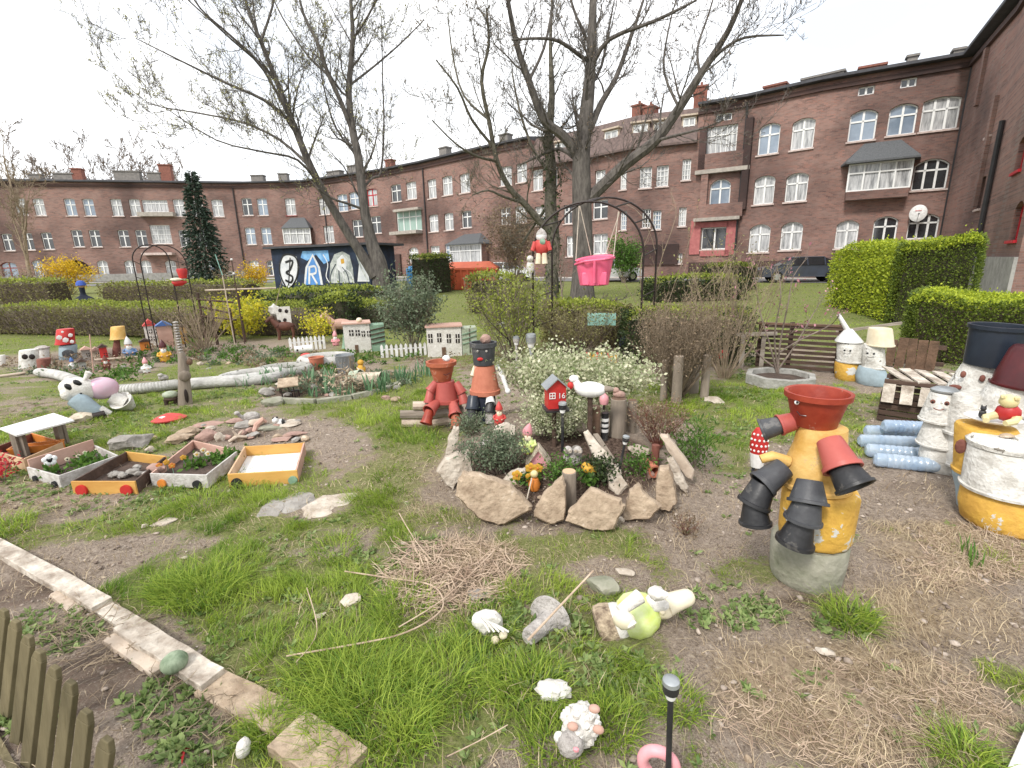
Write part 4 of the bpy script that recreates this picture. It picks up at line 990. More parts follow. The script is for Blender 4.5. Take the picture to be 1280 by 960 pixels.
# ------------------------------------------------------------------ hedges and shrubs
mat('hedge_core',(.06,.055,.03),(.03,.027,.018),1,8,.6)
mat('hedge_core_brown',(.11,.085,.06),(.05,.038,.028),1,14,.9)
def hedge(label,pl,pr,zt,depth,m_top,m_side,size=.06,n=9000,core='hedge_core',group='clipped hedges',seed=1,top_share=.45,name='hedge',wob=.06,z0=0,side_n=1.0,Ys=None):
    a=P(pl[0],pl[1],zt);b=P(pr[0],pr[1],zt)
    if Ys:a=A(pl[0],pl[1],Ys[0]);b=A(pr[0],pr[1],Ys[1]);zt=(a.z+b.z)/2;a.z=b.z=zt
    e=(b-a);W=e.length;e.normalize();nrm=Vector((-e.y,e.x,0));c=(a+b)/2+nrm*depth/2;c.z=terr(c.x,c.y)
    rz=math.atan2(e.y,e.x);Hh=zt-c.z;t=empty(name,label,'hedge',c,rz,group);rg=np.random.default_rng(seed)
    def bump(x,y):return wob*(vn(x+50,y+50,1.3,seed)-.5)*2
    mb=MB();nx_=max(6,int(W/.35));k=5
    s=.12;vs=[];
    for i in range(nx_+1):
        x=-W/2+s+(W-2*s)*i/nx_
        for y,z in ((-depth/2+s,.02),(-depth/2+s*1.2,Hh*.55),(-depth/2+s*2,Hh-s*1.6),(depth/2-s*2,Hh-s*1.6),(depth/2-s,.02)):
            bb=float(bump(np.array(x),np.array(y)));vs.append((x,y+bb*.5,z+(bb if z > .1 else 0)))
    mb.add(vs,[[i*k+j,i*k+j+1,(i+1)*k+j+1,(i+1)*k+j] for i in range(nx_) for j in range(k-1)]+[list(range(k)),list(range(nx_*k,nx_*k+k))])
    mb.build('branches',core,t,smooth=False)
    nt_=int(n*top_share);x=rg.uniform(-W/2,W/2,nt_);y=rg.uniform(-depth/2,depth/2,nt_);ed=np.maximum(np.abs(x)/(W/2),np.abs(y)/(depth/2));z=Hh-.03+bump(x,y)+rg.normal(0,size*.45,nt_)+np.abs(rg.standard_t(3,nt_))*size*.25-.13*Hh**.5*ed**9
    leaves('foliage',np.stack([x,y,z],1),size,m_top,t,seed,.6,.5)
    ns=int((n-nt_)*side_n);f=rg.uniform(0,1,ns);pf=W/(W+1.4*depth);side=np.where(f < pf,0,np.where(f < pf+(1-pf)/2,1,2))
    u=rg.uniform(-.5,.5,ns);z=rg.uniform(.0,1,ns)**.8*Hh
    x=np.where(side == 0,u*W,np.where(side == 1,-W/2,W/2));y=np.where(side == 0,-depth/2,u*depth)
    jx=rg.normal(0,size*.6,ns);jy=rg.normal(0,size*.6,ns);bp_=bump(x,y)
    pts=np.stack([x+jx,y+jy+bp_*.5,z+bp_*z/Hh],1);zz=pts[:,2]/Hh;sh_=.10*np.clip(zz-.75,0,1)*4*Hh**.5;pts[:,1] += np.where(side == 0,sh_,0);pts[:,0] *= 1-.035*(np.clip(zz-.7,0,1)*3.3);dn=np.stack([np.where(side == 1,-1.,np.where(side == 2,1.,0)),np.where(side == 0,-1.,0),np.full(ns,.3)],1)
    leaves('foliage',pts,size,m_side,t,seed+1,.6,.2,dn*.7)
    return t
def twigs_on(t,W,depth,Hh,n,seed,m='twig',r=.006,Ln=.4):
    rng=random.Random(seed);mb=MB()
    for _ in range(n):
        x=rng.uniform(-W/2,W/2);p=Vector((x,-depth/2+rng.uniform(-.05,.1),rng.uniform(0,Hh*.6)));mb.tube(wander(p,Vector((rng.gauss(0,.4),rng.gauss(-.1,.3),1)),Ln*rng.uniform(.6,1.3),3,rng,.2,.1),[r,r*.8,r*.6,r*.4],4)
    mb.build('twigs',m,t,smooth=False)
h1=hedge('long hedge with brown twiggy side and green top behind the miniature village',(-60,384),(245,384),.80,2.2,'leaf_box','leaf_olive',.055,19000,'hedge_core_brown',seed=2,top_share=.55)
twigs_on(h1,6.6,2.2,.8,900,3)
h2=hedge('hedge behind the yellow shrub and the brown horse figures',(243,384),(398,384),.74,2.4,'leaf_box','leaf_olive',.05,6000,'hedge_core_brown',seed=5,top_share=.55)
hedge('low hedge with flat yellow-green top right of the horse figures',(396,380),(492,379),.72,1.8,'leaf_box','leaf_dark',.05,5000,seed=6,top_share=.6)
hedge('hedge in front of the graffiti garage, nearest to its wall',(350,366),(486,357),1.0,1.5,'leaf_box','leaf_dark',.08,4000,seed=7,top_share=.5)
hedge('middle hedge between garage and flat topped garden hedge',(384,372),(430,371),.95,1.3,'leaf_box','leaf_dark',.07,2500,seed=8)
hedge('hedge at the far left behind the person in the blue cap',(-60,352),(56,350),1.5,1.5,'leaf_box','leaf_olive',.1,3000,'hedge_core_brown',seed=9,Ys=(24,24))
hedge('olive hedge along the far left building, right of the blue cap',(120,353),(300,353),1.35,1.5,'leaf_box','leaf_olive',.1,4000,'hedge_core_brown',seed=10,Ys=(27,24))
hedge('square hedge block between blue cabin and orange skip',(534,319),(566,319),2.2,1.6,'leaf_box','leaf_dark',.1,3000,seed=11)
hedge('hedge in front of the orange skip',(582,345),(640,344),1.3,.9,'leaf_box','leaf_olive',.09,2000,seed=12)
hedge('low hedge behind the pink swing under the tree',(690,383),(790,380),.85,1.2,'leaf_box','leaf_olive',.06,6000,'hedge_core_brown',seed=13)
hedge('low hedge between the arch and the wooden trellis',(786,392),(948,390),.85,1.0,'leaf_box','leaf_dark',.05,6000,seed=14)
hedge('yellow-green hedge far back, left of the dark parked car',(820,348),(935,345),1.0,1.6,'leaf_box','leaf_dark',.09,4500,seed=15)
hedge('upper dark hedge against the right block, left of the parked car',(890,331),(948,329),1.5,1.2,'leaf_box','leaf_dark',.09,2500,seed=16,Ys=(24,24))
hedge('tall rounded yellow-green hedge block by the path at right',(1125,302),(1232,296),2.02,1.6,'leaf_lime_lit','leaf_hedge_shaded',.05,21000,seed=17,top_share=.35,wob=.16,Ys=(12,11))
hedge('sunlit lime end of the tall hedge facing the lawn',(1044,312),(1123,303),1.98,1.3,'leaf_lime_lit','leaf_lime_lit',.06,17000,seed=18,top_share=.25,wob=.16,Ys=(16,12.1))  # left face of the same hedge, coloured as sunlit
hedge('lower lime hedge behind the stacked bucket figures at right',(1135,378),(1330,366),.98,1.3,'leaf_lime_lit','leaf_hedge_shaded',.038,26000,'hedge_core_brown',seed=19,top_share=.42,wob=.1,Ys=(7.7,6.5))
def shrub(name,label,px,py,pytop,wpx,m,n=2500,size=.05,stems=14,sm='twig',seed=1,group=None,depth=None,r=.007,fill=.55,up=.2,cat='shrub',aspect=.55,lvl=1,Y=None,lname='foliage'):
    f=Fr(px,py) if Y is None else None
    if Y is None:o=f.o;u=f.u;Ht=f.z(px,pytop);rz=f.rz
    else:o=A(px,py,Y);o.z=terr(o.x,o.y);u=Y/F;Ht=A(px,pytop,Y).z-o.z;rz=0
    W=wpx*u;t=empty(name,label,cat,o,rz,group);rng=random.Random(seed);mb=MB();tips=[];D=depth or W
    for k in range(stems):
        a=6.28*k/stems+rng.random()*.5;q=rng.uniform(.1,1)**.6;d=Vector((math.cos(a)*q*W/2,math.sin(a)*q*D/2,Ht*rng.uniform(.75,1.02)*(1-.25*q*q)))
        pts=wander(Vector((math.cos(a)*W*.06*q,math.sin(a)*D*.06*q,0)),d,d.length,5,rng,.10,0);e=d+Vector((math.cos(a)*W*.06*q,math.sin(a)*D*.06*q,0))-pts[-1]
        pts=[p+e*i/5 for i,p in enumerate(pts)];mb.tube(pts,[r*(1-.14*i) for i in range(6)],5);tips += pts[2:]
        if lvl:spawn(mb,pts,r*.7,r*.2,0,rng,tips,5,Ht*.3,lvl,.15,.25,(4,3,3,3),.8,r*.3)
    mb.build('branches',sm,t,smooth=False)
    if n:
        P_=[]
        for _ in range(n):
            p=rng.choice(tips);g_=size*1.6;P_.append((p.x+rng.gauss(0,g_),p.y+rng.gauss(0,g_),max(.01,p.z+rng.gauss(0,g_))))
        leaves(lname,P_,size,m,t,seed,aspect,up)
    return t
shrub('forsythia_shrub','yellow-orange flowering shrub before the dark archway at far left',86,362,325,52,'leaf_yellow',3500,.13,16,'twig',2,'shrubs before the left block',Y=34,r=.02)
shrub('forsythia_shrub','small bright yellow shrub just left of the graffiti garage',320,362,332,30,'leaf_yellow',1500,.12,10,'twig',3,'shrubs before the left block',Y=31,r=.02)
shrub('bare_shrub','brown leafless shrub at the far left edge before the block',20,366,335,50,'leaf_brown',900,.1,14,'twig',4,'shrubs before the left block',Y=30,r=.02)
shrub('bare_shrub','brown leafless shrub between forsythia and slender tree',60,366,338,34,'leaf_brown',700,.1,14,'twig',5,'shrubs before the left block',Y=30,r=.02)
shrub('bare_shrub','tangled bare shrub at the foot of the dark spruce',300,364,330,50,'leaf_brown',500,.1,16,'twig_pale',6,'shrubs before the left block',Y=31,r=.02)
shrub('round_shrub','large grey-brown twiggy shrub right of the orange skip',642,352,262,66,'leaf_brown',6500,.12,30,'twig',7,None,Y=30,r=.02,lvl=2)
shrub('evergreen_bush','deep green bush behind the pink swing seat',779,352,297,32,'leaf_green',3500,.14,12,'twig',8,None,Y=33,r=.02)
shrub('golden_shrub','bright yellow and green leafed shrub left of the brown horse',306,424,373,56,'leaf_gold',2600,.07,18,'twig',9,None)
shrub('golden_shrub','small lime speckled shrub between the two horse figures',401,430,390,28,'leaf_gold',900,.055,9,'twig',10,None)
shrub('grey_shrub','loose grey-green shrub behind the white picket fence',517,442,345,62,'leaf_grey',5200,.055,26,'twig',11,None,lvl=2)
shrub('rose_bush','pale bare stems fanning out behind the pink castle house',256,440,366,76,'leaf_brown',120,.04,26,'twig_pale',12,None,lvl=1,r=.011)
shrub('twiggy_shrub','twiggy shrub with fresh leaves at the left foot of the arch',640,452,345,96,'leaf_box',5200,.04,44,'twig',13,None,lvl=2,r=.007)
shrub('twiggy_shrub','twiggy shrub with small leaves inside the garden arch',722,448,378,100,'leaf_olive',4200,.035,36,'twig',14,None,lvl=1,r=.006)
shrub('brown_bush','dense leafless brown bush right of the garden arch',846,496,378,112,'leaf_brown',4200,.026,70,'twig_brown',15,None,lvl=2,r=.007)
shrub('whip_shrub','tall thin-stemmed shrub with long whips right of the arch',905,472,310,130,'leaf_olive',1500,.03,30,'twig_pale',16,None,lvl=1,r=.008)
shrub('variegated_shrub','cream and green leafed evergreen shrub in the middle rockery',714,516,443,168,'leaf_variegated',13000,.036,50,'twig',17,None,depth=.9,lvl=1,r=.005,aspect=.6)
shrub('variegated_shrub','cream leafed shrub spilling below the red bird house',692,548,500,100,'leaf_variegated',6000,.024,24,'twig',18,None,depth=.4,r=.004)
shrub('grey_leaf_plant','low grey-green cushion plant behind the big flat stones',622,592,541,74,'leaf_grey',3800,.022,26,'twig',19,None,depth=.35,r=.004)
shrub('grey_leaf_plant','tufted grey cushion plant near the log pile end of the rockery',588,545,518,40,'leaf_grey',1200,.02,14,'twig',20,None,depth=.3,r=.004)
shrub('green_plant','green leafy plant between ball flowers and cut stump',752,600,580,46,'leaf_dark',900,.028,10,'twig',21,'small plants in the rockery',depth=.2,r=.003)
shrub('green_plant','bright green leafy plant right of the small gnome house',702,602,580,40,'leaf_green',700,.026,10,'twig',22,'small plants in the rockery',depth=.2,r=.003)
shrub('green_plant','small primrose plant beside the right hand stones',796,592,568,30,'leaf_green',500,.024,8,'twig',23,'small plants in the rockery',depth=.15,r=.003)
shrub('reddish_plant','red-brown stemmed plant behind the right end of the rockery',822,560,500,70,'leaf_brown',1500,.02,34,'wood_red',24,None,depth=.4,r=.0035)
shrub('reddish_plant','small reddish weed clump on the bare path right of the rockery',856,668,645,34,'leaf_brown',300,.018,12,'wood_red',25,None,depth=.15,r=.002)
shrub('green_plant','grassy green clump right of the leaning rockery slabs',866,585,540,40,'leaf_green',900,.045,14,'twig',26,'small plants in the rockery',depth=.3,r=.003,aspect=.22,up=1.2)
# magnolia sapling and dark sapling
def sapling(label,px,py,pts_list,r,seed,m='twig',bud=None,nb=40,bs=.06,side=3,Ls=.25,name='sapling',rmin=.003):
    f=Fr(px,py);t=f.T(name,label,'sapling');mb=MB();rng=random.Random(seed);tips=[]
    for row in pts_list:
        p=smooth_path([f.q(a,b,rng.uniform(-.12,.12)*i) for i,(a,b) in enumerate(row)],3);n_=len(p);mb.tube(p,[r*(1-.8*i/(n_-1)) for i in range(n_)],6);tips += p[-2:]
        spawn(mb,p,r*.6,r*.2,0,rng,tips,side,Ls,1,.1,.25,(4,3,3,3),.7,rmin)
    mb.build('stems',m,t,smooth=False)
    if bud:tag(leaves('buds',[tuple(rng.choice(tips)+Vector((rng.gauss(0,.02),rng.gauss(0,.02),rng.gauss(0,.02)))) for _ in range(nb)],bs,bud,t,seed,.5,.8),kind='stuff')
    return t
sapling('magnolia sapling with dark pink buds in the octagonal concrete planter',972,472,[[(972,472),(975,430),(985,380),(992,345),(1010,322)],[(972,470),(962,430),(950,390),(944,350),(938,330)],[(974,460),(995,430),(1015,395),(1030,370)],[(973,465),(968,420),(976,370),(972,335)],[(975,440),(1000,425),(1040,405),(1052,385)],[(972,462),(945,440),(925,405),(918,372)]],.014,3,'twig','petal_pink',130,.045,4,.3)
sapling('thin dark sapling standing between the bucket figures and the arch',648,458,[[(648,458),(636,425),(624,395),(618,350)],[(636,425),(610,400),(600,380)],[(624,395),(645,370),(655,345)]],.010,4,'metal_black',None,side=2)
sapling('long bare whips arching right of the metal arch',812,440,[[(812,440),(806,400),(790,370),(772,340)],[(812,440),(818,380),(820,320),(802,270),(780,254)],[(813,430),(838,370),(862,300),(874,260)],[(814,432),(850,390),(900,340),(930,300)],[(812,420),(822,340),(845,270),(838,240)],[(816,425),(880,400),(930,372),(965,360)],[(812,420),(800,345),(812,290),(842,262)]],.010,5,'twig_pale','leaf_bud',60,.04,5,.35)
# ------------------------------------------------------------------ shapes used by several things
def potprof(rb,rt,h,rim=.0,rimh=.0,wall=.008):
    """an open pot standing on its base: outer wall, rim, inner wall, floor"""
    p=[(rb*.96,0),(rb,.004)]
    if rim:p += [(rt-(rt-rb)*rimh/h,h-rimh),(rt+rim,h-rimh+.002),(rt+rim*1.15,h),(rt+rim*.3,h+.002)]
    else:p += [(rt,h)]
    p += [(rt-wall,h-.002),(rb-wall,.012),(0,.012)]
    return [(0,0)]+p
def pot(name,m,parent,M,rb,rt,h,rim=.006,rimh=.02,n=28,wall=.006,sx=1,sy=1):
    return MB().lathe(potprof(rb,rt,h,rim,rimh,wall),M,n,sx=sx,sy=sy).build(name,m,parent)
def pot_chain(name,parent,pts,specs):
    """a limb of pots pushed into one another: the open mouth of each towards the end point"""
    for i,(rb,rt,m) in enumerate(specs):
        a,b=Vector(pts[i]),Vector(pts[i+1]);Ln=(b-a).length
        MB().lathe(potprof(rb,rt,Ln*1.12,rt*.07,Ln*.16),between(a,b),24).build(name,m,parent)
def face(parent,c,s,nrm=(0,-1,0),mouth='lip_red',eye='eye_white',w=.5):
    """two eyes and a mouth as thin discs on a surface facing the viewer"""
    c=Vector(c)
    for k in (-1,1):
        e=MB().blob(c+Vector((k*s*w,0,s*.3)),(s*.20,s*.06,s*.22),2).build('eye',eye,parent)
        MB().blob(c+Vector((k*s*w,-s*.05,s*.27)),(s*.10,s*.03,s*.11),1).build('pupil','eye_black',e)
    MB().tube([c+Vector((s*.42*math.cos(a),-s*.03*0,-s*.15+s*.28*math.sin(a))) for a in np.linspace(math.pi*1.15,math.pi*1.85,7)],s*.05,6).build('mouth',mouth,parent)
def rock_at(label,px,py,pytop,wpx,m='rock_grey',seed=1,group='loose stones round the beds',name='rock',dp=.8,dy=0,cuts=9,sub=3,sink=.12,rz=0,amp=.22):
    f=Fr(px,py);Ht=max(.02,f.z(px,pytop));W=wpx*f.u;D=W*dp
    # vertical extent seen includes part of the depth, so lower the block a little
    hh=max(Ht*.55,Ht-D*.25);rng=random.Random(seed)
    o=MB().blob((0,D/2,hh*(.5-sink)),(W/2*1.12,D/2*1.12,hh*.62),sub,amp,1.6,seed,(0,0,rz),cuts,.68).build(name,m,None,ang=28)
    o.location=f.o;o.rotation_euler=(0,0,f.rz);tag(o,label,'rock',group);return o
def solar_lamp(label,f,x,y,z0,zt,dx=0,dy=0,s=1.0,dark='black_plastic',group=None,spike=True):
    """stake lamp: spike, clear collar, dark band, light cap; x,y,z in the frame f"""
    t=empty('solar_lamp',label,'garden lamp',f.o+f.r*x+f.d*y,f.rz,group);t.location.z=f.o.z+z0
    h=zt-z0;a=Vector((0,0,0));b=Vector((dx,dy,h));M=between(a+(b-a)*(1-.2*s),b);k=(b-a).length*.2*s
    MB().tube([a,a+(b-a)*(1-.2*s)],k*.14,12).build('stake',dark,t)
    MB().lathe([(0,0),(k*.22,0),(k*.30,k*.35),(0,k*.35)],M,20).build('lens','white_plastic',t)
    MB().lathe([(0,k*.35),(k*.36,k*.35),(k*.40,k*.8),(0,k*.8)],M,20).build('collar',dark,t)
    MB().lathe([(0,k*.8),(k*.40,k*.8),(k*.38,k),(k*.25,k*1.08),(0,k*1.1)],M,20).build('cap','zinc',t)
    return t
def gnome(name,label,f,x,y,z,h,hat,coat,skin='skin',beard='white_paint',lean=0,rz=0,group=None,legs='brown_fur',cat='garden gnome',hatbend=.0):
    """squat garden figure: one body, hat, beard, coat"""
    t=empty(name,label,cat,f.o+f.r*x+f.d*y,f.rz+rz,group);t.location.z=f.o.z+z;t.rotation_euler[1]=lean
    def sh(q):return q
    MB().lathe([(0,0),(h*.17,0),(h*.2,h*.04),(h*.2,h*.12),(h*.22,h*.28),(h*.17,h*.45),(h*.08,h*.52),(0,h*.53)],None,18,sy=.85).build('coat',coat,t)
    b=MB().blob((0,0,h*.6),(h*.135,h*.13,h*.14),2);b.blob((0,-h*.14,h*.585),(h*.03,h*.035,h*.03),1)
    for k in (-1,1):b.blob((k*h*.13,0,h*.6),(h*.025,h*.02,h*.04),1)
    bo=b.build('head',skin,t)
    for k in (-1,1):MB().blob((k*h*.05,-h*.12,h*.625),h*.017,1).build('eye','eye_black',bo)
    MB().blob((0,-h*.10,h*.50),(h*.11,h*.07,h*.12),2,.2,3).build('beard',beard,t)
    MB().lathe([(0,0),(h*.15,0),(h*.155,h*.03),(h*.12,h*.14),(h*.06,h*.27),(0,h*.36)],TR(0,0,h*.66,hatbend,hatbend,0),18).build('hat',hat,t)
    for k in (-1,1):
        MB().tube([(k*h*.19,-h*.02,h*.42),(k*h*.24,-h*.08,h*.30),(k*h*.12,-h*.19,h*.28)],[h*.055,h*.05,h*.04],8).build('sleeve',coat,t)
        MB().blob((k*h*.10,-h*.20,h*.28),h*.04,1).build('hand',skin,t);MB().blob((k*h*.09,-h*.10,h*.03),(h*.07,h*.12,h*.045),2).build('boot',legs,t)
    return t
# ------------------------------------------------------------------ big flower pot figure
f=Fr(1010,748);ax=.2;t=f.T('flower_pot_figure','large figure with red pot head, yellow bucket body and black pot limbs on concrete','pot figure')
q=lambda px,py,y=ax:f.q(px,py,y);zz=lambda py,px=1015:q(px,py).z;u=f.u*1.02
def xr(a,b,py):return (q(a,py).x+q(b,py).x)/2,(q(b,py).x-q(a,py).x)/2
zb,z1,z2,z3,z4=0,zz(672),zz(606),zz(532),zz(492)
cx,rr=xr(961,1060,700)
MB().lathe([(0,0),(rr*.93,0),(rr*.97,.02),(rr*1.02,z1*.5),(rr*1.03,z1*.93),(rr*.98,z1),(0,z1)],TR(cx,ax,0),36).build('concrete_drum','concrete_mossy',t)
c2,r2=xr(975,1072,640)
MB().lathe([(0,z1),(r2*.93,z1+.002),(r2*1.0,z1+.02),(r2*1.03,z2-.03),(r2*.98,z2-.005),(r2*.9,z2),(0,z2)],TR(c2,ax,.002,0,0,.4),14,sx=1.02).build('yellow_block','yellow_chipped',t,bevel=.006)
c3,r3=xr(974,1066,605);c3b,r3b=xr(990,1052,535)
k=z3-z2
MB().lathe([(0,z2),(r3*1.04,z2+.002),(r3*1.05,z2+k*.06),(r3*.99,z2+k*.08),(r3*.96,z2+k*.3),(r3b*1.12,z2+k*.7),(r3b*1.03,z3),(r3b*.7,z3+.004),(0,z3+.004)],TR(c3,ax,.004),36).build('yellow_bucket','yellow_bucket',t)
c5,r5=xr(981,1069,488);_,r5b=xr(996,1058,530)
hh=zz(490)-z3
MB().lathe(potprof(r5b*.95,r5*.97,hh,r5*.05,hh*.17,.008),TR(c5,ax,z3+.006),40).build('pot_head','pot_red',t)
for (a,b,s_) in ((996,503,1),):
    e=MB().blob(f.q(a,b,ax-r5*.78),(.011,.006,.012),2).build('eye','eye_white',t);MB().blob(f.q(a+.5,b,ax-r5*.82-.003),(.0055,.004,.006),2).build('pupil','eye_black',e)
MB().tube([f.q(a,b,ax-r5*.76) for a,b in ((996,514),(1000,519),(1008,520))],.003,6).build('mouth','maroon',t)
pot_chain('arm',t,[q(994,526,ax-.02),q(976,531,ax-.05),q(954,537,ax-.07)],[(.045,.052,'pot_pink'),(.044,.056,'grey_plastic')])
pot_chain('arm',t,[q(1036,550,ax-.13),q(1052,583,ax-.20),q(1068,607,ax-.24)],[(.055,.078,'pot_pink'),(.06,.08,'black_plastic')])
MB().tube([q(985,577,ax-.08),q(965,570,ax-.12),q(951,574,ax-.14)],[.03,.026,.022],12).build('spout','yellow_bucket',t)
pot_chain('leg',t,[q(980,584,ax-.13),q(955,604,ax-.2),q(943,628,ax-.23),q(944,652,ax-.24)],[(.055,.07,'grey_plastic'),(.058,.075,'black_plastic'),(.052,.072,'black_plastic')])
pot_chain('leg',t,[q(1012,600,ax-.2),q(1010,626,ax-.24),q(1004,648,ax-.25),q(994,676,ax-.26)],[(.055,.082,'grey_plastic'),(.058,.078,'grey_plastic'),(.05,.08,'black_plastic')])
SKIP.append((f.o.x,f.o.y+ax,.2,.2))
# polka dot windmill toy
f=Fr(945,592,.05);t=f.T('toy_doll','small red toy with white polka dots standing left of the big pot figure','garden ornament')
zt=f.z(945,533);MB().lathe([(0,zt*.42),(.06,zt*.42),(.068,zt*.6),(.06,zt*.85),(.035,zt*.97),(0,zt)],None,20,sy=.8).build('body','red_paint',t)
dts=MB()
for k in range(5):
    for j in range(4):
        a=-math.pi/2+(k-2)*.5+(j % 2)*.25;rr=.06+.006*math.sin(j);dts.blob((rr*1.03*math.cos(a),rr*.84*math.sin(a),zt*(.5+.12*j)),(.0095,.006,.011),1)
dts.build('polka_dots','white_paint',t)
MB().lathe([(0,zt*.1),(.045,zt*.1),(.062,zt*.42),(0,zt*.42)],None,12,sy=.8).build('skirt','white_paint',t,ang=10)
for k in (-1,1):MB().tube([(k*.02,0,zt*.12),(k*.024,-.01,0)],.011,8).blob((k*.026,-.02,.01),(.016,.026,.011),1).build('leg','black_plastic',t)
# pack of big blue water bottles lying on the soil
f=Fr(1128,604,.12)
for k,(x0,y0,x1,y1,g_) in enumerate(((1080,546,1152,548,0),(1072,558,1160,562,1),(1080,570,1170,578,2),(1090,582,1182,592,3),(1100,551,1165,555,4))):
    a,b=G(x0,y0),G(x1,y1);r=.058;a.z += r;b.z += r
    if g_ == 4:a.z += .09;b.z += .09
    t=empty('water_bottle',('large blue tinted plastic bottle, rearmost of the pack on the soil','large blue plastic bottle second from the back of the pack','large blue plastic bottle in the middle of the pack','large blue plastic bottle nearest the viewer in the pack','blue plastic bottle lying on top at the back of the pack')[k],'plastic bottle',a,0,'blue plastic bottles packed together')
    d=b-a;Ln=d.length;pr=[(0,0),(r*.6,.002),(r*.95,.02)]
    for i in range(1,9):pr += [(r,Ln*(.08+.085*i)),(r*.93,Ln*(.08+.085*i+.02)),(r,Ln*(.08+.085*i+.045))]
    pr += [(r*.9,Ln*.88),(r*.4,Ln*.96),(r*.3,Ln),(0,Ln)]
    M=d.to_track_quat('Z','Y').to_matrix().to_4x4();MB().lathe(pr,M,18).build('bottle_body','pet_blue',t);MB().lathe([(0,Ln),(r*.33,Ln),(r*.33,Ln+.02),(0,Ln+.02)],M,12).build('cap','blue_paint',t)
# ------------------------------------------------------------------ octagonal planter
f=Fr(973,488);t=f.T('octagonal_planter','low octagonal concrete planter ring round the magnolia sapling','planter');R0=43*f.u;hz_=.13
mb=MB();o8=[]
for k in range(8):
    a=math.pi/8+k*math.pi/4;o8.append((math.cos(a),math.sin(a)))
vs=[(x*R0,y*R0+R0,z) for z in (0,hz_) for x,y in o8]+[(x*R0*.82,y*R0*.82+R0,z) for z in (hz_,.02) for x,y in o8]
mb.add(vs,[[i*8+k,i*8+(k+1) % 8,(i+1)*8+(k+1) % 8,(i+1)*8+k] for i in range(3) for k in range(8)]).build('ring','concrete',t,smooth=False,bevel=.008)
MB().lathe([(0,.07),(R0*.84,.06)],TR(0,R0,0),24).build('soil','soil_dark',t)
# ------------------------------------------------------------------ trellis fence
f=Fr(990,468,.35);t=f.T('wooden_trellis','low dark wooden slat trellis behind the octagonal planter','trellis')
a,b=f.x(948,440),f.x(1048,440);zt=f.z(998,407)
for k,x in enumerate((a,(a+b)/2-.1,b)):MB().box((x,.03,zt/2+.02),(.06,.06,zt+.05)).build('post','wood_dark',t)
mb=MB()
for k in range(9):mb.box(((a+b)/2,-.015,.04+k*(zt-.06)/8),(b-a+.04,.022,.045),(0,R(random.uniform(-.6,.6)),0))
mb.build('slats','wood_dark',t);MB().box(((a+b)/2,0,zt+.015),(b-a+.1,.08,.03)).build('top_rail','wood_brown',t)
f=Fr(925,470,.6);t=f.T('timber_frame','grey weathered timber frame left of the wooden trellis','timber frame')
MB().box((0,0,.25),(.07,.07,.5)).build('post','wood_greyx',t);MB().box((.28,.03,.25),(.06,.06,.5)).build('post','wood_greyx',t);MB().beam((-.1,0,.51),(.45,0,.55),.06,.05).build('rail','wood_greyx',t)
# ------------------------------------------------------------------ two bucket figures by the trellis
def stack(name,label,f,parts,y,group=None,cat='bucket figure'):
    """parts: (name, material, pxleft, pxright at bottom, same at top, py bottom, py top, shape)"""
    t=f.T(name,label,cat,group)
    for nm,m,l0,r0,l1,r1,pb,pt,sh in parts:
        p0,p1=f.q(l0,pb,y),f.q(r0,pb,y);p2,p3=f.q(l1,pt,y),f.q(r1,pt,y);c0=(p0+p1)/2;c1=(p2+p3)/2;ra=(p1.x-p0.x)/2;rb=(p3.x-p2.x)/2
        if c0.z < .03:c0.z=0
        h=c1.z-c0.z;M=Matrix.Translation(c0) @ Matrix(((1,0,(c1.x-c0.x)/h,0),(0,1,0,0),(0,0,1,0),(0,0,0,1)))
        if sh == 'bucket':pr=[(0,0),(ra*1.04,0),(ra*1.05,h*.06),(ra*.99,h*.08),(ra*.98,h*.12),(rb*1.02,h*.95),(rb*.96,h),(rb*.6,h+.003),(0,h+.003)]
        elif sh == 'block':pr=[(0,0),(ra*.95,0),(ra,h*.06),(ra*1.01,h*.5),(rb*1.01,h*.92),(rb*.93,h),(0,h)]
        elif sh == 'open':pr=potprof(ra,rb,h,rb*.05,h*.12,rb*.05)
        elif sh == 'cone':pr=[(0,0),(ra,0),(ra*.98,h*.1),(rb,h*.98),(0,h)]
        elif sh == 'lid':pr=[(0,0),(ra,0),(ra*1.02,h*.4),(rb*.95,h*.9),(rb*.6,h),(0,h)]
        o=MB().lathe(pr,M,32).build(nm,m,t)
    return t
f=Fr(1060,477);t=stack('bucket_figure','bucket figure with white cone hat and stick, left of the cream hatted one',f,[
 ('yellow_base','yellow_chipped',1043,1078,1043,1076,476,452,'block'),('head','concrete_white',1045,1080,1046,1079,452,428,'bucket'),('cone_hat','white_plastic',1043,1080,1056,1066,427,411,'cone')],.16,'bucket figures by the trellis')
MB().tube([f.q(1060,414,.16),f.q(1048,393,.1)],[.035,.022],10).build('hat_stick','white_plastic',t);face(t,f.q(1059,440,.16-17*f.u),.065,eye='eye_black',mouth='wood_dark')
f=Fr(1092,483);t=stack('bucket_figure','bucket figure with white face and cream bucket hat beside the slatted crates',f,[
 ('base','blue_pale',1069,1112,1072,1106,482,458,'block'),('head','concrete_white',1077,1108,1079,1106,460,430,'bucket'),('bucket_hat','cream',1082,1119,1085,1116,432,410,'bucket')],.16,'bucket figures by the trellis')
face(t,f.q(1088,444,.16-16*f.u),.07,eye='grey_plastic',mouth='wood_dark')
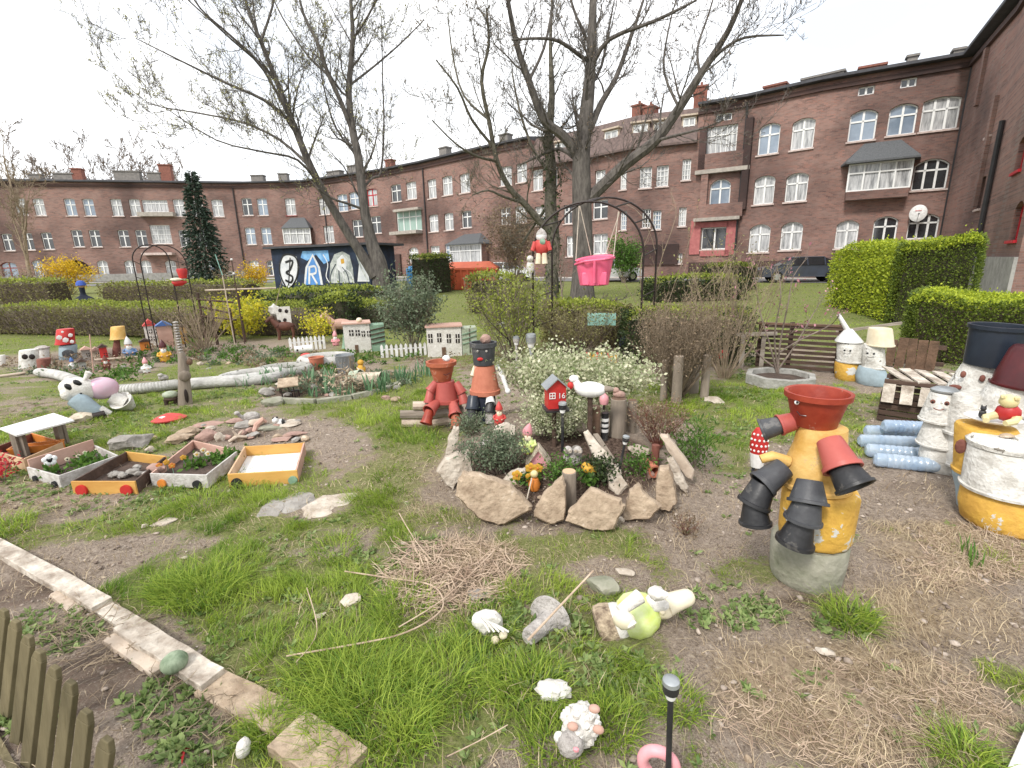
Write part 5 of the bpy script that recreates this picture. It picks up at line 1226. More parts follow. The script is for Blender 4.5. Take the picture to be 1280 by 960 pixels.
# ------------------------------------------------------------------ slatted crates
f=Fr(1140,532);t=f.T('slatted_crate','dark stacked pallet crate with pale slats tilted over its top','wooden crate')
u=f.u;W=86*u;x0=f.x(1098,520)
c=MB()
for k in range(5):
    z=.035+k*.062;c.box((x0+W/2,0,z),(W,.025,.045));c.box((x0+W/2,.62,z),(W,.025,.045));c.box((x0,.31,z),(.025,.62,.045));c.box((x0+W,.31,z),(.025,.62,.045))
for x in (x0+.03,x0+W-.03):
    for y in (.03,.59):c.box((x,y,.18),(.04,.04,.36))
c.build('crate_sides','wood_dark',t,smooth=False)
for k in range(5):
    x=x0+.05+k*W*.21;MB().beam((x,-.02,.40),(x-.005,-.10,.22),.075,.014,R(90) if False else 0).build('slat','plank_white',t,smooth=False) if False else MB().box((x,-.045,.31),(.098,.014,.19),(R(-22),R(random.uniform(-3,3)),0)).build('slat','wood_greyx' if k == 4 else 'board_paint',t,smooth=False)
for k in range(5):
    x=x0+.06+k*W*.20;MB().box((x+.02,.26,.455),(.098,.5,.015),(R(4),R(random.uniform(-9,9)),R(24+random.uniform(-5,5)))).build('top_slat','board_paint',t,smooth=False)
for y in (.04,.3,.55):MB().box((x0+W/2,y,.415),(W,.05,.035)).build('cross_board','wood_dark',t,smooth=False)
f=Fr(1134,470,.5);t=f.T('wooden_pallet','upright brown pallet boards leaning by the hedge behind the slatted crate','wooden pallet')
for k in range(5):MB().box((f.x(1112+k*13,450),random.uniform(0,.03),.22),(.11,.02,.44+random.uniform(-.05,.04)),(0,R(random.uniform(-3,3)),0)).build('board','wood_brown',t,smooth=False)
for z in (.1,.34):MB().box((f.x(1138,450),.05,z),(.75,.05,.06)).build('cross_board','wood_dark',t,smooth=False)
f=Fr(1090,440,1.2);t=f.T('handrail','weathered timber rail behind the bucket figures running to the hedge','timber rail')
MB().beam(f.q(1045,415),f.q(1140,402),.07,.05).build('rail','wood_greyx',t,smooth=False)
for px in (1050,1135):p=f.q(px,408);MB().box((p.x,0,p.z/2),(.06,.06,p.z)).build('post','wood_greyx',t,smooth=False)
# ------------------------------------------------------------------ stacked bucket family at the right edge
f=Fr(1232,640,.8);t=stack('bucket_figure','tall bucket figure wearing the big black bucket as a hat',f,[
 ('base','concrete_white',1176,1268,1182,1262,630,560,'block'),('body','concrete_white',1172,1270,1190,1252,560,500,'bucket'),('head','concrete_white',1174,1268,1202,1256,500,455,'bucket')],.1,'stacked bucket figures at the right edge')
y=.1;p0,p1=f.q(1203,453,y),f.q(1278,453,y);p2,p3=f.q(1206,404,y),f.q(1290,404,y);h=p2.z-p0.z
MB().lathe(potprof((p1.x-p0.x)/2,(p3.x-p2.x)/2,h,.012,.03),TR((p0.x+p1.x)/2,y,p0.z,0,R(2),0),40).build('bucket_hat','navy_plastic',t)
for px,py in ((1204,468),(1228,473)):MB().blob(f.q(px,py,y-.17),(.018,.012,.028),2).build('eye','wood_red',t)
MB().blob(f.q(1194,484,y-.18),(.04,.012,.022),2).build('mouth','wood_red',t)
f=Fr(1262,640,.42);t=stack('bucket_figure','bucket figure wearing the maroon plastic pot as a hat',f,[
 ('base','concrete_white',1215,1300,1218,1298,640,570,'block'),('body','concrete_white',1210,1300,1220,1300,572,512,'bucket'),('head','concrete_white',1216,1302,1240,1300,514,470,'bucket')],.1,'stacked bucket figures at the right edge')
p0,p1=f.q(1235,478,.1),f.q(1316,478,.1);p2,p3=f.q(1246,430,.1),f.q(1302,430,.1)
h=p2.z-p0.z;ra,rb=(p1.x-p0.x)/2,(p3.x-p2.x)/2;MB().lathe([(0,0),(ra*1.03,0),(ra*1.04,h*.05),(ra*.98,h*.06),(rb*1.04,h*.9),(rb*.9,h),(0,h)],TR((p0.x+p1.x)/2,.1,p0.z,0,R(5),0),36).build('pot_hat','maroon',t)
f=Fr(1186,608,.25);t=stack('bucket_figure','small slumped bucket figure with pinkish face in front of the pack of bottles',f,[
 ('base','concrete_white',1146,1206,1150,1200,600,555,'block'),('body','concrete_white',1144,1204,1156,1194,556,524,'bucket'),('head','concrete_white',1147,1203,1162,1196,526,490,'bucket'),('lid_hat','zinc',1162,1200,1168,1198,489,484,'lid')],.08,'stacked bucket figures at the right edge')
face(t,f.q(1174,507,.08-.155),.08,eye='wood_red',mouth='wood_red')
f=Fr(1212,612,.2);t=stack('bucket_figure','white bucket figure squeezed between the small slumped one and the yellow one',f,[
 ('base','blue_pale',1182,1240,1182,1238,632,580,'block'),('body','concrete_white',1176,1242,1184,1234,582,540,'bucket'),('head','concrete_white',1176,1240,1190,1228,542,492,'bucket')],.05,'stacked bucket figures at the right edge')
f=Fr(1234,655,.14);t=stack('bucket_figure','yellow bucket figure carrying a white plate with a frog ornament',f,[
 ('base','blue_pale',1190,1262,1188,1268,655,592,'block'),('body','yellow_chipped',1188,1280,1192,1276,592,532,'bucket')],.06,'stacked bucket figures at the right edge')
pl=f.q(1240,528,.06);MB().lathe([(0,0),(.10,0),(.135,.016),(.14,.021),(.10,.008),(0,.006)],TR(pl.x,.06,pl.z+.012),32).build('plate','white_plastic',t)
p=f.q(1201,558,.06-.16);MB().blob((p.x,p.y,p.z),(.03,.012,.05),2).build('mouth','wood_red',t)
fr_=empty('frog_ornament','small ceramic frog in a red shirt sitting on the white plate','garden ornament',f.o+f.r*(pl.x+.06)+f.d*.02+Vector((0,0,pl.z+.035)),f.rz);fr_.scale=(1.4,1.4,1.5)
MB().blob((0,0,.035),(.045,.035,.04),2).build('shirt','red_paint',fr_);b=MB().blob((-.005,-.01,.085),(.035,.032,.03),2);b.blob((-.025,-.03,.105),.012,1).blob((.018,-.03,.105),.012,1).build('head','yellow_pale',fr_)
for k in (-1,1):MB().tube([(k*.03,0,.02),(k*.045-.02,-.05,.012),(k*.03-.03,-.08,.006)],[.018,.015,.012],8).build('leg','yellow_pale',fr_)
cat_=empty('cat_ornament','small black cat ornament on the white plate left of the frog','garden ornament',f.o+f.r*(pl.x-.05)+f.d*.0+Vector((0,0,pl.z+.03)),f.rz)
MB().blob((0,0,.03),(.02,.018,.032),2).blob((0,-.008,.068),(.016,.015,.015),2).tube([(-.008,-.008,.078),(-.011,-.008,.093)],[.006,.001],5).tube([(.008,-.008,.078),(.011,-.008,.093)],[.006,.001],5).build('body','black_plastic',cat_)
f=Fr(1256,672,.12);t=stack('bucket_figure','nearest stack at the right edge: white drum with lid on a yellow block',f,[
 ('base','yellow_chipped',1193,1318,1198,1310,667,612,'block'),('body','concrete_white',1197,1322,1207,1312,612,558,'bucket'),('lid','concrete_white',1205,1316,1212,1310,558,545,'lid')],.1,'stacked bucket figures at the right edge')
SKIP.append((f.o.x+.1,f.o.y+.15,.28,.3))
rock_at('small brown stone resting on the lid of the nearest white drum',1258,545,538,16,'rock_tan',3,None) if False else None
p=f.q(1258,546,0);r_=MB().blob((0,0,.012),(.04,.03,.016),2,.2,2,4,cuts=4).build('rock','rock_tan',None);r_.location=f.o+f.r*p.x+f.d*.06+Vector((0,0,f.q(1258,545,.1).z));tag(r_,'small flat brown stone lying on the lid of the nearest white drum','rock')
# garden board in the bottom right corner
a,b=G(1262,958),G(1284,908);f=Fr(1262,985);mb=MB();e=(b-a).normalized();s_=Vector((e.y,-e.x,0))*.35
mb.add([a-e*.25,b,b+s_,a-e*.25+s_]+[p+Vector((0,0,.05)) for p in (a-e*.25,b,b+s_,a-e*.25+s_)],[(0,1,2,3),(4,5,6,7),(0,1,5,4),(1,2,6,5),(2,3,7,6),(3,0,4,7)])
tag(mb.build('white_board','white_paint',None,smooth=False,bevel=.004),'corner of a smooth white board at the bottom right of the ground','board')
# ------------------------------------------------------------------ parked vehicles, skip, cabin, garage
def car(label,px,py,Y,Ln,m,rz,z0=0,estate=False):
    o=A(px,py,Y);o.z=terr(o.x,o.y)+.03+z0;t=empty('parked_car',label,'car',o,rz,'cars parked by the brick blocks')
    prof=[(-.5,.22),(-.5,.50),(-.47,.62),(-.30,.68),(-.16,.98),(-.02,1.0),(.22,.98),(.40,.74),(.47,.66),(.5,.5),(.5,.22)];Hc=1.42;Wd=1.72
    def row(y,k,zk=1):return [(x*Ln*k,y,z*Hc*zk if z < .7 else .68*Hc+(z-.68)*Hc*zk) for x,z in prof]
    n_=len(prof);mb=MB();rows=[row(-Wd/2*.93,.98,1),row(-Wd/2,1,1),row(Wd/2,1,1),row(Wd/2*.93,.98,1)]
    rows[0]=[(x,y-.0,z) for x,y,z in rows[0]]
    low=[(-.5,.22),(-.5,.50),(-.47,.62),(-.30,.68),(.43,.68),(.47,.66),(.5,.5),(.5,.22)]
    vs=[];
    for y,k in ((-Wd/2+.05,.985),(-Wd/2,1),(Wd/2,1),(Wd/2-.05,.985)):vs += [(x*Ln*k,y,z*Hc) for x,z in low]
    n2=len(low);mb.add(vs,[[i*n2+j,i*n2+(j+1) % n2,(i+1)*n2+(j+1) % n2,(i+1)*n2+j] for i in range(3) for j in range(n2)]+[list(range(n2)),list(range(3*n2,4*n2))])
    mb.build('body',m,t,bevel=.05)
    rf_=MB();cab=[(-.30,.68),(-.15,.985),(-.03,1.0),(.22,.985),(.42,.69)];y0,y1=Wd/2-.04,Wd/2-.2
    vs=[]
    for sgn in (-1,1):
        for x,z in cab:k=(z-.68)/.32;vs.append((x*Ln,sgn*(y0+(y1-y0)*k),z*Hc))
    rf_.add(vs,[(0,1,2,3,4),(5,6,7,8,9),(0,1,6,5),(3,4,9,8)]);rf_.build('windows','glass_dark',t,smooth=False)
    MB().box((.03*Ln,0,Hc*1.0),(Ln*.38,(y1)*2+.04,.05)).build('roof',m,t,bevel=.02)
    for sgn in (-1,1):
        for x in (-.29,.03,.23):MB().beam((x*Ln if x != -.29 else -.30*Ln,sgn*(y0+.01),.68*Hc),((-.15 if x == -.29 else x-.01)*Ln,sgn*(y1+.015),.985*Hc),.06,.03).build('pillar',m,t,smooth=False)
    for x in (-.32,.31):
        for sgn in (-1,1):
            w_=MB().tube([(x*Ln,sgn*(Wd/2-.2),.32),(x*Ln,sgn*(Wd/2+.015),.32)],.32,20).build('wheel','rubber',t);MB().tube([(x*Ln,sgn*(Wd/2-.02),.32),(x*Ln,sgn*(Wd/2+.03),.32)],[.2,.19],14).build('rim','chrome',w_)
    for sgn in (-1,1):MB().box((-.495*Ln,sgn*.6,.55*Hc),(.06,.3,.14)).build('headlight','chrome',t);MB().box((.495*Ln,sgn*.68,.58*Hc),(.05,.16,.2)).build('tail_light','red_paint',t)
    return t
car('dark grey estate car parked before the right brick block',1000,345,29.5,4.5,'car_dark',R(-16))
car('white hatchback parked behind the pink swing seat',764,348,35,3.9,'car_white',R(190))
car('white car almost hidden right of the orange skip',634,343,39,4.2,'car_white',R(165))
o=A(592,356,30);o.z=terr(o.x,o.y);t=empty('skip_container','orange ribbed steel skip with a curved hood','skip',o,R(-4))
W,Hh=3.1,1.25
MB().add([(-W/2+.12,-.9,0),(W/2-.12,-.9,0),(W/2-.12,.9,0),(-W/2+.12,.9,0),(-W/2,-1,Hh),(W/2,-1,Hh),(W/2,1,Hh),(-W/2,1,Hh)],[(0,3,2,1),(4,5,6,7),(0,1,5,4),(1,2,6,5),(2,3,7,6),(3,0,4,7)]).build('tub','skip_orange',t,smooth=False,bevel=.03)
MB().add([(-W/2,-1.02,Hh+.02),(W/2,-1.02,Hh+.02),(W/2-.5,-.3,Hh+.38),(-W/2+.3,-.3,Hh+.38),(-W/2,1,Hh+.02),(W/2,1,Hh+.02),(W/2-.5,.3,Hh+.38),(-W/2+.3,.3,Hh+.38)],[(0,1,2,3),(4,5,6,7),(3,2,6,7),(0,3,7,4),(1,2,6,5)]).build('hood','skip_orange',t,smooth=False)
for k in range(8):MB().box((-W/2+.2+k*(W-.4)/7,-1.01,Hh/2),(.07,.08,Hh*.95),(R(4),0,0)).build('rib','skip_orange',t,smooth=False)
MB().box((0,-1.04,Hh-.04),(W+.06,.08,.1)).build('rim','skip_orange',t,smooth=False)
o=A(523,350,31);o.z=terr(o.x,o.y);t=empty('toilet_cabin','small blue plastic cabin between the garage and square hedge','cabin',o,R(8))
MB().box((0,0,.66),(1.35,1.2,1.3)).build('cabin_body','container_blue',t,bevel=.05);MB().box((0,0,1.36),(1.25,1.15,.16),taper=.8).build('cabin_roof','container_blue',t,bevel=.04)
for x in (-.45,0,.45):MB().box((x,-.62,.65),(.05,.03,1.1)).build('rib','container_blue',t,smooth=False)
# garage with graffiti
a=A(345,360,27.5);b=A(464,357,25);e=Vector((b.x-a.x,b.y-a.y,0));Lg=e.length;rz=math.atan2(e.y,e.x);o=Vector((a.x,a.y,terr(a.x,a.y)));t=empty('graffiti_garage','flat roofed dark garage wall covered with blue and white graffiti','garage',o,rz)
def gq(px,py):      # pixel to local x,z on the garage front
    d=ray(px,py);ex=e.normalized();nn=Vector((ex.y,-ex.x,0));tt=(o-Vector((0,0,H))).dot(nn)/d.dot(nn);w_=Vector((0,0,H))+d*tt-o;return (w_.dot(ex),w_.z)
Hg=gq(400,309)[1]
mat('graffiti_navy',(.02,.035,.07),(.012,.015,.03),.7,3,.1);mat('graffiti_blue',(.10,.28,.62),(.07,.20,.48),.6,3,.05);mat('graffiti_sky',(.25,.50,.80),(.12,.3,.6),.6,3,.05,contrast=.6)
mat('graffiti_white',(.74,.74,.74),(.52,.54,.57),.6,2.5,.05,contrast=.5);mat('graffiti_grey',(.55,.57,.55),(.25,.28,.27),.6,3.5,.05,contrast=.6)
MB().box((Lg/2,1.1,Hg/2),(Lg,2.2,Hg)).build('wall','graffiti_navy',t,smooth=False)
MB().box((Lg/2+.1,1.1,Hg+.07),(Lg+.7,2.8,.11)).build('roof','roof_tar',t,smooth=False)
def gp(pts,m,lift,nm='graffiti'):
    MB().plate([gq(*p) for p in pts],.004).build(nm,m,t,smooth=False,loc=(0,-lift-.006,0))
def stroke(pts,wd,m,lift,nm='graffiti_line'):
    pts=smooth_path([Vector((gq(*p)[0],0,gq(*p)[1])) for p in pts],4);mb=MB();vs=[]
    for i,p in enumerate(pts):
        d=(pts[min(i+1,len(pts)-1)]-pts[max(i-1,0)]).normalized();s_=Vector((-d.z,0,d.x))*wd/2;vs += [p+s_,p-s_]
    mb.add(vs,[[2*i,2*i+1,2*i+3,2*i+2] for i in range(len(pts)-1)]).build(nm,m,t,smooth=False,loc=(0,-lift-.01,0))
gp([(378,314),(410,313),(412,326),(405,330),(395,318),(384,326),(376,322)],'graffiti_sky',.001)
gp([(349,330),(353,320),(362,317),(371,321),(374,334),(371,352),(362,361),(354,356),(350,345)],'graffiti_white',.004)
stroke([(350,330),(354,320),(362,318),(370,322),(373,334),(370,350),(361,361),(354,352),(350,340),(350,330)],.10,'eye_black',.010)
stroke([(357,328),(366,326),(363,337),(358,341),(366,346),(364,353),(357,350)],.12,'eye_black',.014);stroke([(363,322),(361,357)],.07,'eye_black',.015)
gp([(380,356),(382,334),(391,317),(400,334),(404,356)],'graffiti_white',.004);gp([(382.5,356),(384.5,335),(391,321),(397.5,335),(401,356)],'graffiti_blue',.008)
stroke([(387,355),(387,333)],.13,'graffiti_white',.013);stroke([(387,334),(394,333),(395,341),(387,343)],.11,'graffiti_white',.014);stroke([(390,343),(397,355)],.12,'graffiti_white',.015)
gp([(412,354),(413,330),(418,318),(428,314),(437,319),(441,335),(443,353)],'graffiti_grey',.004)
for k in range(6):stroke([(420+k*2,330+k),(414+k*5,342),(413+k*6,354)],.05,'graffiti_white' if k % 2 else 'graffiti_navy',.009+k*.001)
gp([(421,325),(428,318),(434,325),(433,337),(427,341),(422,336)],'graffiti_white',.016);gp([(426,324),(430,323),(431,329),(427,330)],'yellow_paint',.02)
gp([(447,352),(449,330),(454,317),(459,331),(462,352)],'graffiti_white',.004);stroke([(446,318),(452,335),(460,350)],.10,'graffiti_grey',.01);
stroke([(404,318),(410,330),(408,345),(412,353)],.06,'graffiti_white',.009)
# person with a blue cap beyond the long hedge
f=Fr(112,402);s_=1.0;t=f.T('person','person in a blue cap and dark jacket sitting behind the long hedge','person')
hz_=f.z(112,352);zs=f.z(112,372)
me=bpy.data.meshes.new('body');P_=[(0,0,.45),(0,0,.75),(0,0,zs-.02),(0,0,zs+.08),(0,-.02,hz_-.12),(.2,0,zs-.06),(.3,-.05,zs-.32),(.2,-.3,zs-.42),(-.2,0,zs-.06),(-.3,-.05,zs-.32),(-.2,-.3,zs-.42),(.12,-.4,.5),(.13,-.45,.05),(-.12,-.4,.5),(-.13,-.45,.05)]
E_=[(0,1),(1,2),(2,3),(3,4),(2,5),(5,6),(6,7),(2,8),(8,9),(9,10),(0,11),(11,12),(0,13),(13,14)];rad=[.17,.19,.17,.07,.10,.09,.065,.045,.09,.065,.045,.09,.06,.09,.06]
me.from_pydata(P_,E_,[]);me.materials.append(MATS['dark_cloth']);bo=bpy.data.objects.new('body',me);col.objects.link(bo);bo.parent=t;sk=bo.modifiers.new('skin','SKIN');me.skin_vertices.new() if not me.skin_vertices else None
for i,r_ in enumerate(rad):me.skin_vertices[0].data[i].radius=(r_,r_)
me.skin_vertices[0].data[0].use_root=True;sb=bo.modifiers.new('sub','SUBSURF');sb.levels=2;sb.render_levels=2
b=MB().blob((0,-.02,hz_-.12),(.08,.095,.11),2);b.blob((0,-.115,hz_-.13),(.015,.02,.02),1);b.blob((.08,0,hz_-.13),(.012,.02,.025),1);b.blob((-.08,0,hz_-.13),(.012,.02,.025),1);b.build('head','skin',t)
MB().lathe([(0,.17),(.08,.155),(.135,.08),(.14,0),(0,0)],TR(0,-.01,hz_-.12),20).blob((0,-.11,hz_-.11),(.09,.08,.012),2).build('cap','blue_cap',t)
# ------------------------------------------------------------------ garden arch with swing
f=Fr(740,452);t=f.T('garden_arch','tall rusty black metal garden arch holding the pink swing','garden arch')
def hoop(l,r,top,bl,br,y,rad=.016):
    xl,xr_=f.q(l[0],l[1],y).x,f.q(r[0],r[1],y).x;zt=f.q(top[0],top[1],y).z;c=(xl+xr_)/2;w_=(xr_-xl)/2;zs=zt-w_*.92
    pts=[(xl,y,-.1),(xl,y,zs*.5),(xl,y,zs)]+[(c-w_*math.cos(a),y,zs+w_*.92*math.sin(a)) for a in np.linspace(0,math.pi,22)[1:-1]]+[(xr_,y,zs),(xr_,y,zs*.5),(xr_,y,-.1)]
    MB().tube(pts,rad,8).build('hoop','metal_black',t);return xl,xr_,zs,c,w_,zt
A1=hoop((666,330),(804,330),(735,252),0,0,-.15);A2=hoop((690,330),(820,330),(752,247),0,0,.38)
for zk in (.35,.62,.98):
    for i in (0,1):MB().tube([(A1[i],-.15,A1[2]*zk),(A2[i],.38,A2[2]*zk)],.011,6).build('rung','metal_black',t)
for ang in (35,62,90,118,145):
    a=R(ang);MB().tube([(A1[3]-A1[4]*math.cos(a),-.15,A1[2]+A1[4]*.92*math.sin(a)),(A2[3]-A2[4]*math.cos(a),.38,A2[2]+A2[4]*.92*math.sin(a))],.013 if ang != 90 else .018,6).build('rung','metal_black',t)
xb=f.q(724,254,.0).x;sw=f.T('baby_swing','bright pink plastic baby swing seat hanging on pale ropes','swing')
y0=.05;c=f.q(743,336,y0);w_=22*f.u;zt=f.q(743,321,y0).z;zbm=f.q(743,357,y0).z;hh=zt-zbm
prof_o=[];mb=MB();n_=26
def top_z(a):return zt-.02+ (.05*math.sin(a) if math.sin(a) > 0 else 0)-.035*max(0,-math.sin(a))+.03*math.cos(a)
rings=[]
for k_,(s_,zf) in enumerate(((.60,0),(.78,.03),(.86,.35),(.97,.78),(1.03,1.0),(1.07,1.0),(.95,.96),(.80,.4),(.7,.12),(.0,.1))):
    rings.append([(c.x+w_*s_*math.cos(a),y0+w_*.8*s_*math.sin(a),zbm+(top_z(a)-zbm)*zf) for a in [2*math.pi*i/n_ for i in range(n_)]])
mb.add(sum(rings,[]),[[i*n_+k,i*n_+(k+1) % n_,(i+1)*n_+(k+1) % n_,(i+1)*n_+k] for i in range(len(rings)-1) for k in range(n_)]+[list(range(n_))]).build('seat','pink',sw)
MB().tube([(c.x-w_*1.05,y0-w_*.1,zt-hh*.25),(c.x-w_*.5,y0-w_*.95,zt-hh*.15),(c.x+w_*.5,y0-w_*.95,zt-hh*.1),(c.x+w_*1.05,y0-w_*.1,zt-hh*.05)],.018,8).build('front_bar','pink',sw)
MB().tube([(c.x,y0-w_*.95,zt-hh*.12),(c.x,y0-w_*.8,zbm+.05)],.022,8).build('crotch_post','pink',sw)
for k in (-1,1):MB().box((c.x+k*w_*.45,y0-w_*.55,zbm+hh*.25),(w_*.4,.05,hh*.45)).build('leg_guard','pink',sw,bevel=.015)
tl=f.q(724,256,.1);tr_=f.q(773,264,.1)
for a,b in (((tl.x,tl.y,A1[5]-.03),(c.x-w_,y0-.05,zt-.03)),((tl.x+.01,tl.y+.05,A1[5]-.03),(c.x-w_*.2,y0+w_*.75,zt+.03)),((tr_.x,tr_.y,A1[5]-.14),(c.x+w_,y0-.05,zt)),((tr_.x+.02,tr_.y+.03,A1[5]-.15),(c.x+w_*.6,y0+w_*.6,zt+.04))):
    MB().tube([a,b],.007,6).build('rope','rope',sw)
# stuffed santa on the arch
s_=f.T('santa_doll','small red and white stuffed Christmas doll hanging on the left leg of the arch','doll');p=f.q(677,308,-.2);k=f.u*.8
b=MB().blob((p.x,-.22,p.z),(11*k,7*k,13*k),2,.1).build('coat','red_hat',s_);MB().blob((p.x,-.23,p.z+14*k),(8*k,7*k,8*k),2).build('head','white_paint',s_)
MB().lathe([(0,0),(8*k,0),(5*k,5*k),(0,9*k)],TR(p.x,-.22,p.z+17*k),14).build('hat','stone_fig',s_);MB().blob((p.x+2*k,-.28,p.z+6*k),(5*k,3*k,5*k),1).build('scarf','leaf_green' if False else 'green_paint',s_)
for d in (-1,1):MB().tube([(p.x+d*4*k,-.23,p.z-10*k),(p.x+d*5*k,-.25,p.z-25*k)],[3.6*k,4.4*k],8).build('leg','cream',s_);MB().tube([(p.x+d*9*k,-.23,p.z+6*k),(p.x+d*13*k,-.26,p.z-6*k)],[3.6*k,3*k],8).build('arm','red_hat',s_)
d_=f.T('plush_toy','faded white plush toy hanging on the arch left of the Christmas doll','doll');p=f.q(663,334,-.2);MB().blob((p.x,-.2,p.z),(6*k,5*k,10*k),2,.2,3).blob((p.x,-.22,p.z+12*k),(5*k,5*k,5*k),2).build('body','plaster_white',d_)
# old metal arch far left
f=Fr(206,440,.4);t=f.T('garden_arch','narrow dark metal rose arch standing in front of the long hedge at left','garden arch')
def sarch(l,r,py,y):
    xl,xr_=f.q(l,py,y).x,f.q(r,py,y).x;zt=f.q((l+r)/2,306,y).z;c=(xl+xr_)/2;w_=(xr_-xl)/2;zs=zt-w_
    MB().tube([(xl,y,-.1),(xl,y,zs*.6),(xl,y,zs)]+[(c-w_*math.cos(a),y,zs+w_*math.sin(a)) for a in np.linspace(0,math.pi,14)[1:-1]]+[(xr_,y,zs),(xr_,y,zs*.5),(xr_,y,-.1)],.012,6).build('hoop','metal_black',t);return xl,xr_,zs
a1=sarch(177,222,380,0);a2=sarch(186,242,380,.45)
for z in np.linspace(.3,1,5):
    for i in (0,1):MB().tube([(a1[i],0,a1[2]*z),(a2[i],.45,a2[2]*z)],.007,5).build('rung','metal_black',t)
d_=f.T('hanging_ornament','red hanging pot ornament with a white collar on the narrow rose arch','garden ornament');p=f.q(226,345,-.05);k=f.u
MB().lathe([(0,0),(4*k,0),(6*k,10*k),(5*k,12*k),(0,12*k)],TR(p.x+2*k,-.06,p.z-3*k),14).build('pot','red_paint',d_);MB().blob((p.x-3*k,-.06,p.z-8*k),(8*k,4*k,4*k),2,.3,3).build('saucer','red_paint',d_);MB().blob((p.x-5*k,-.09,p.z-4*k),(7*k,3*k,2*k),2,.3,3).build('collar','cream',d_);MB().tube([(p.x,-.06,p.z+9*k),(p.x,-.03,p.z+22*k)],.004,5).build('wire','metal_black',d_)
# rough timber frame and teal blade
f=Fr(268,436,.5);t=f.T('timber_frame','rough dark timber frame with a pale pole across, left of the yellow shrub','timber frame')
for px,top in ((247,366),(262,372),(287,385),(297,366)):p=f.q(px,top);MB().tube([(p.x,random.uniform(0,.3),-.05),(p.x,0,p.z)],[.035,.025],7).build('post','wood_dark',t)
for (a,b),y in (((245,374),(292,378)),-.02),(((249,383),(290,392)),.03),(((250,395),(296,400)),0):MB().tube([f.q(*a,y),f.q(*b,y)],.022,7).build('rail','wood_dark',t)
MB().tube([f.q(256,363,-.05),f.q(345,360,-.05)],.02,7).build('pole','wood_pale',t)
f=Fr(273,440,.9);t=f.T('wind_spinner','tall thin post with a pale teal blade in front of the spruce','wind spinner');p0,p1=f.q(269,318),f.q(278,344)
MB().tube([(p1.x+.02,0,-.05),(p1.x,0,p1.z)],.012,6).build('post','wood_pale',t);MB().beam(p0,p1,.09,.015,0,.5,1).build('blade','teal_paint',t)
f=Fr(290,438,.8);t=f.T('thin_post','thin dark post with small white knobs right of the teal blade','garden post');p=f.q(289,322);MB().tube([(p.x,0,-.05),(p.x,0,p.z)],.012,6).build('post','wood_dark',t)
for dz in (.02,.12):MB().blob((p.x,0,p.z+.02-dz*3),.03,1).build('knob','white_paint',t)
# log pile and two pot figures
f=Fr(540,534);k=f.u;t=None
rng=random.Random(5)
for r_,(py,l,r2,off) in enumerate(((529,502,578,0),(518,500,580,.03),(507,516,577,0))):
    for yy in (0.06,.2):
        a,b=f.q(l,py,yy),f.q(r2,py,yy);lg=MB().tube([(a.x,yy,a.z+.0),((a.x+b.x)/2,yy+.01,(a.z+b.z)/2),(b.x,yy-.01,a.z)],[.045,.047,.043],9).build('log','wood_greyx' if (r_+int(yy*10)) % 2 else 'wood_pale',None)
        lg.location=f.o;lg.rotation_euler=(0,0,f.rz);tag(lg,('%s split log in the %s row of the pile under the pot figures' % (('front' if yy < .1 else 'rear'),('bottom','middle','top')[r_])),'log','split logs stacked under the pot figures')
def potman(label,px,py,rows,y,group,limbs):
    f=Fr(px,py);t=f.T('flower_pot_figure',label,'pot figure',group)
    for nm,m,l0,r0,l1,r1,pb,pt,inv in rows:
        p0,p1,p2,p3=f.q(l0,pb,y),f.q(r0,pb,y),f.q(l1,pt,y),f.q(r1,pt,y);ra,rb=(p1.x-p0.x)/2,(p3.x-p2.x)/2;h=p2.z-p0.z;cx=(p0.x+p1.x)/2
        if inv:MB().lathe([(0,0),(ra*1.04,0),(ra*1.05,h*.14),(ra*.96,h*.15),(rb,h*.97),(rb*.8,h),(0,h)],TR(cx,y,p0.z),30).build(nm,m,t)
        else:MB().lathe(potprof(ra,rb,h,rb*.09,h*.2,rb*.06),TR(cx,y,p0.z),30).build(nm,m,t)
    for nm,pts,specs in limbs:pot_chain(nm,t,[f.q(a,b,y+c) for a,b,c in pts],[(r1*f.u,r2*f.u,m) for r1,r2,m in specs])
    return f,t
f,t=potman('terracotta pot figure with a white stone on its head, sitting on the log pile',556,534,[('body','pot_pink',541,574,544,568,503,476,True),('head','terracotta',542,564,539,574,476,452,False)],.12,'pot figures by the log pile',
 [('arm',[(545,478,-.02),(538,488,-.05),(536,502,-.08)],[(4.5,6,'pot_pink'),(4.5,6,'pot_pink')]),('arm',[(570,478,-.02),(577,490,-.05),(580,503,-.08)],[(4.5,6,'pot_pink'),(4.5,6.5,'pot_pink')]),
  ('leg',[(546,504,-.1),(537,513,-.2),(533,528,-.26)],[(5.5,8,'pot_pink'),(5,7,'pot_red')]),('leg',[(566,504,-.1),(569,518,-.2),(571,533,-.26)],[(5.5,8,'pot_pink'),(5,7.5,'terracotta')])])
MB().tube([f.q(551,466,.12-.105),f.q(557,469,.12-.115),f.q(563,466,.12-.105)],.004,5).build('mouth','maroon',t)
st=MB().blob((0,0,0),(.045,.04,.035),2,.2,2,3,cuts=6).build('white_stone','white_paint',None);st.location=f.o+f.r*f.q(558,450,.12).x+f.d*.12+Vector((0,0,f.q(558,448,.12).z));tag(st,'white stone lying in the pot head of the seated terracotta figure','rock')
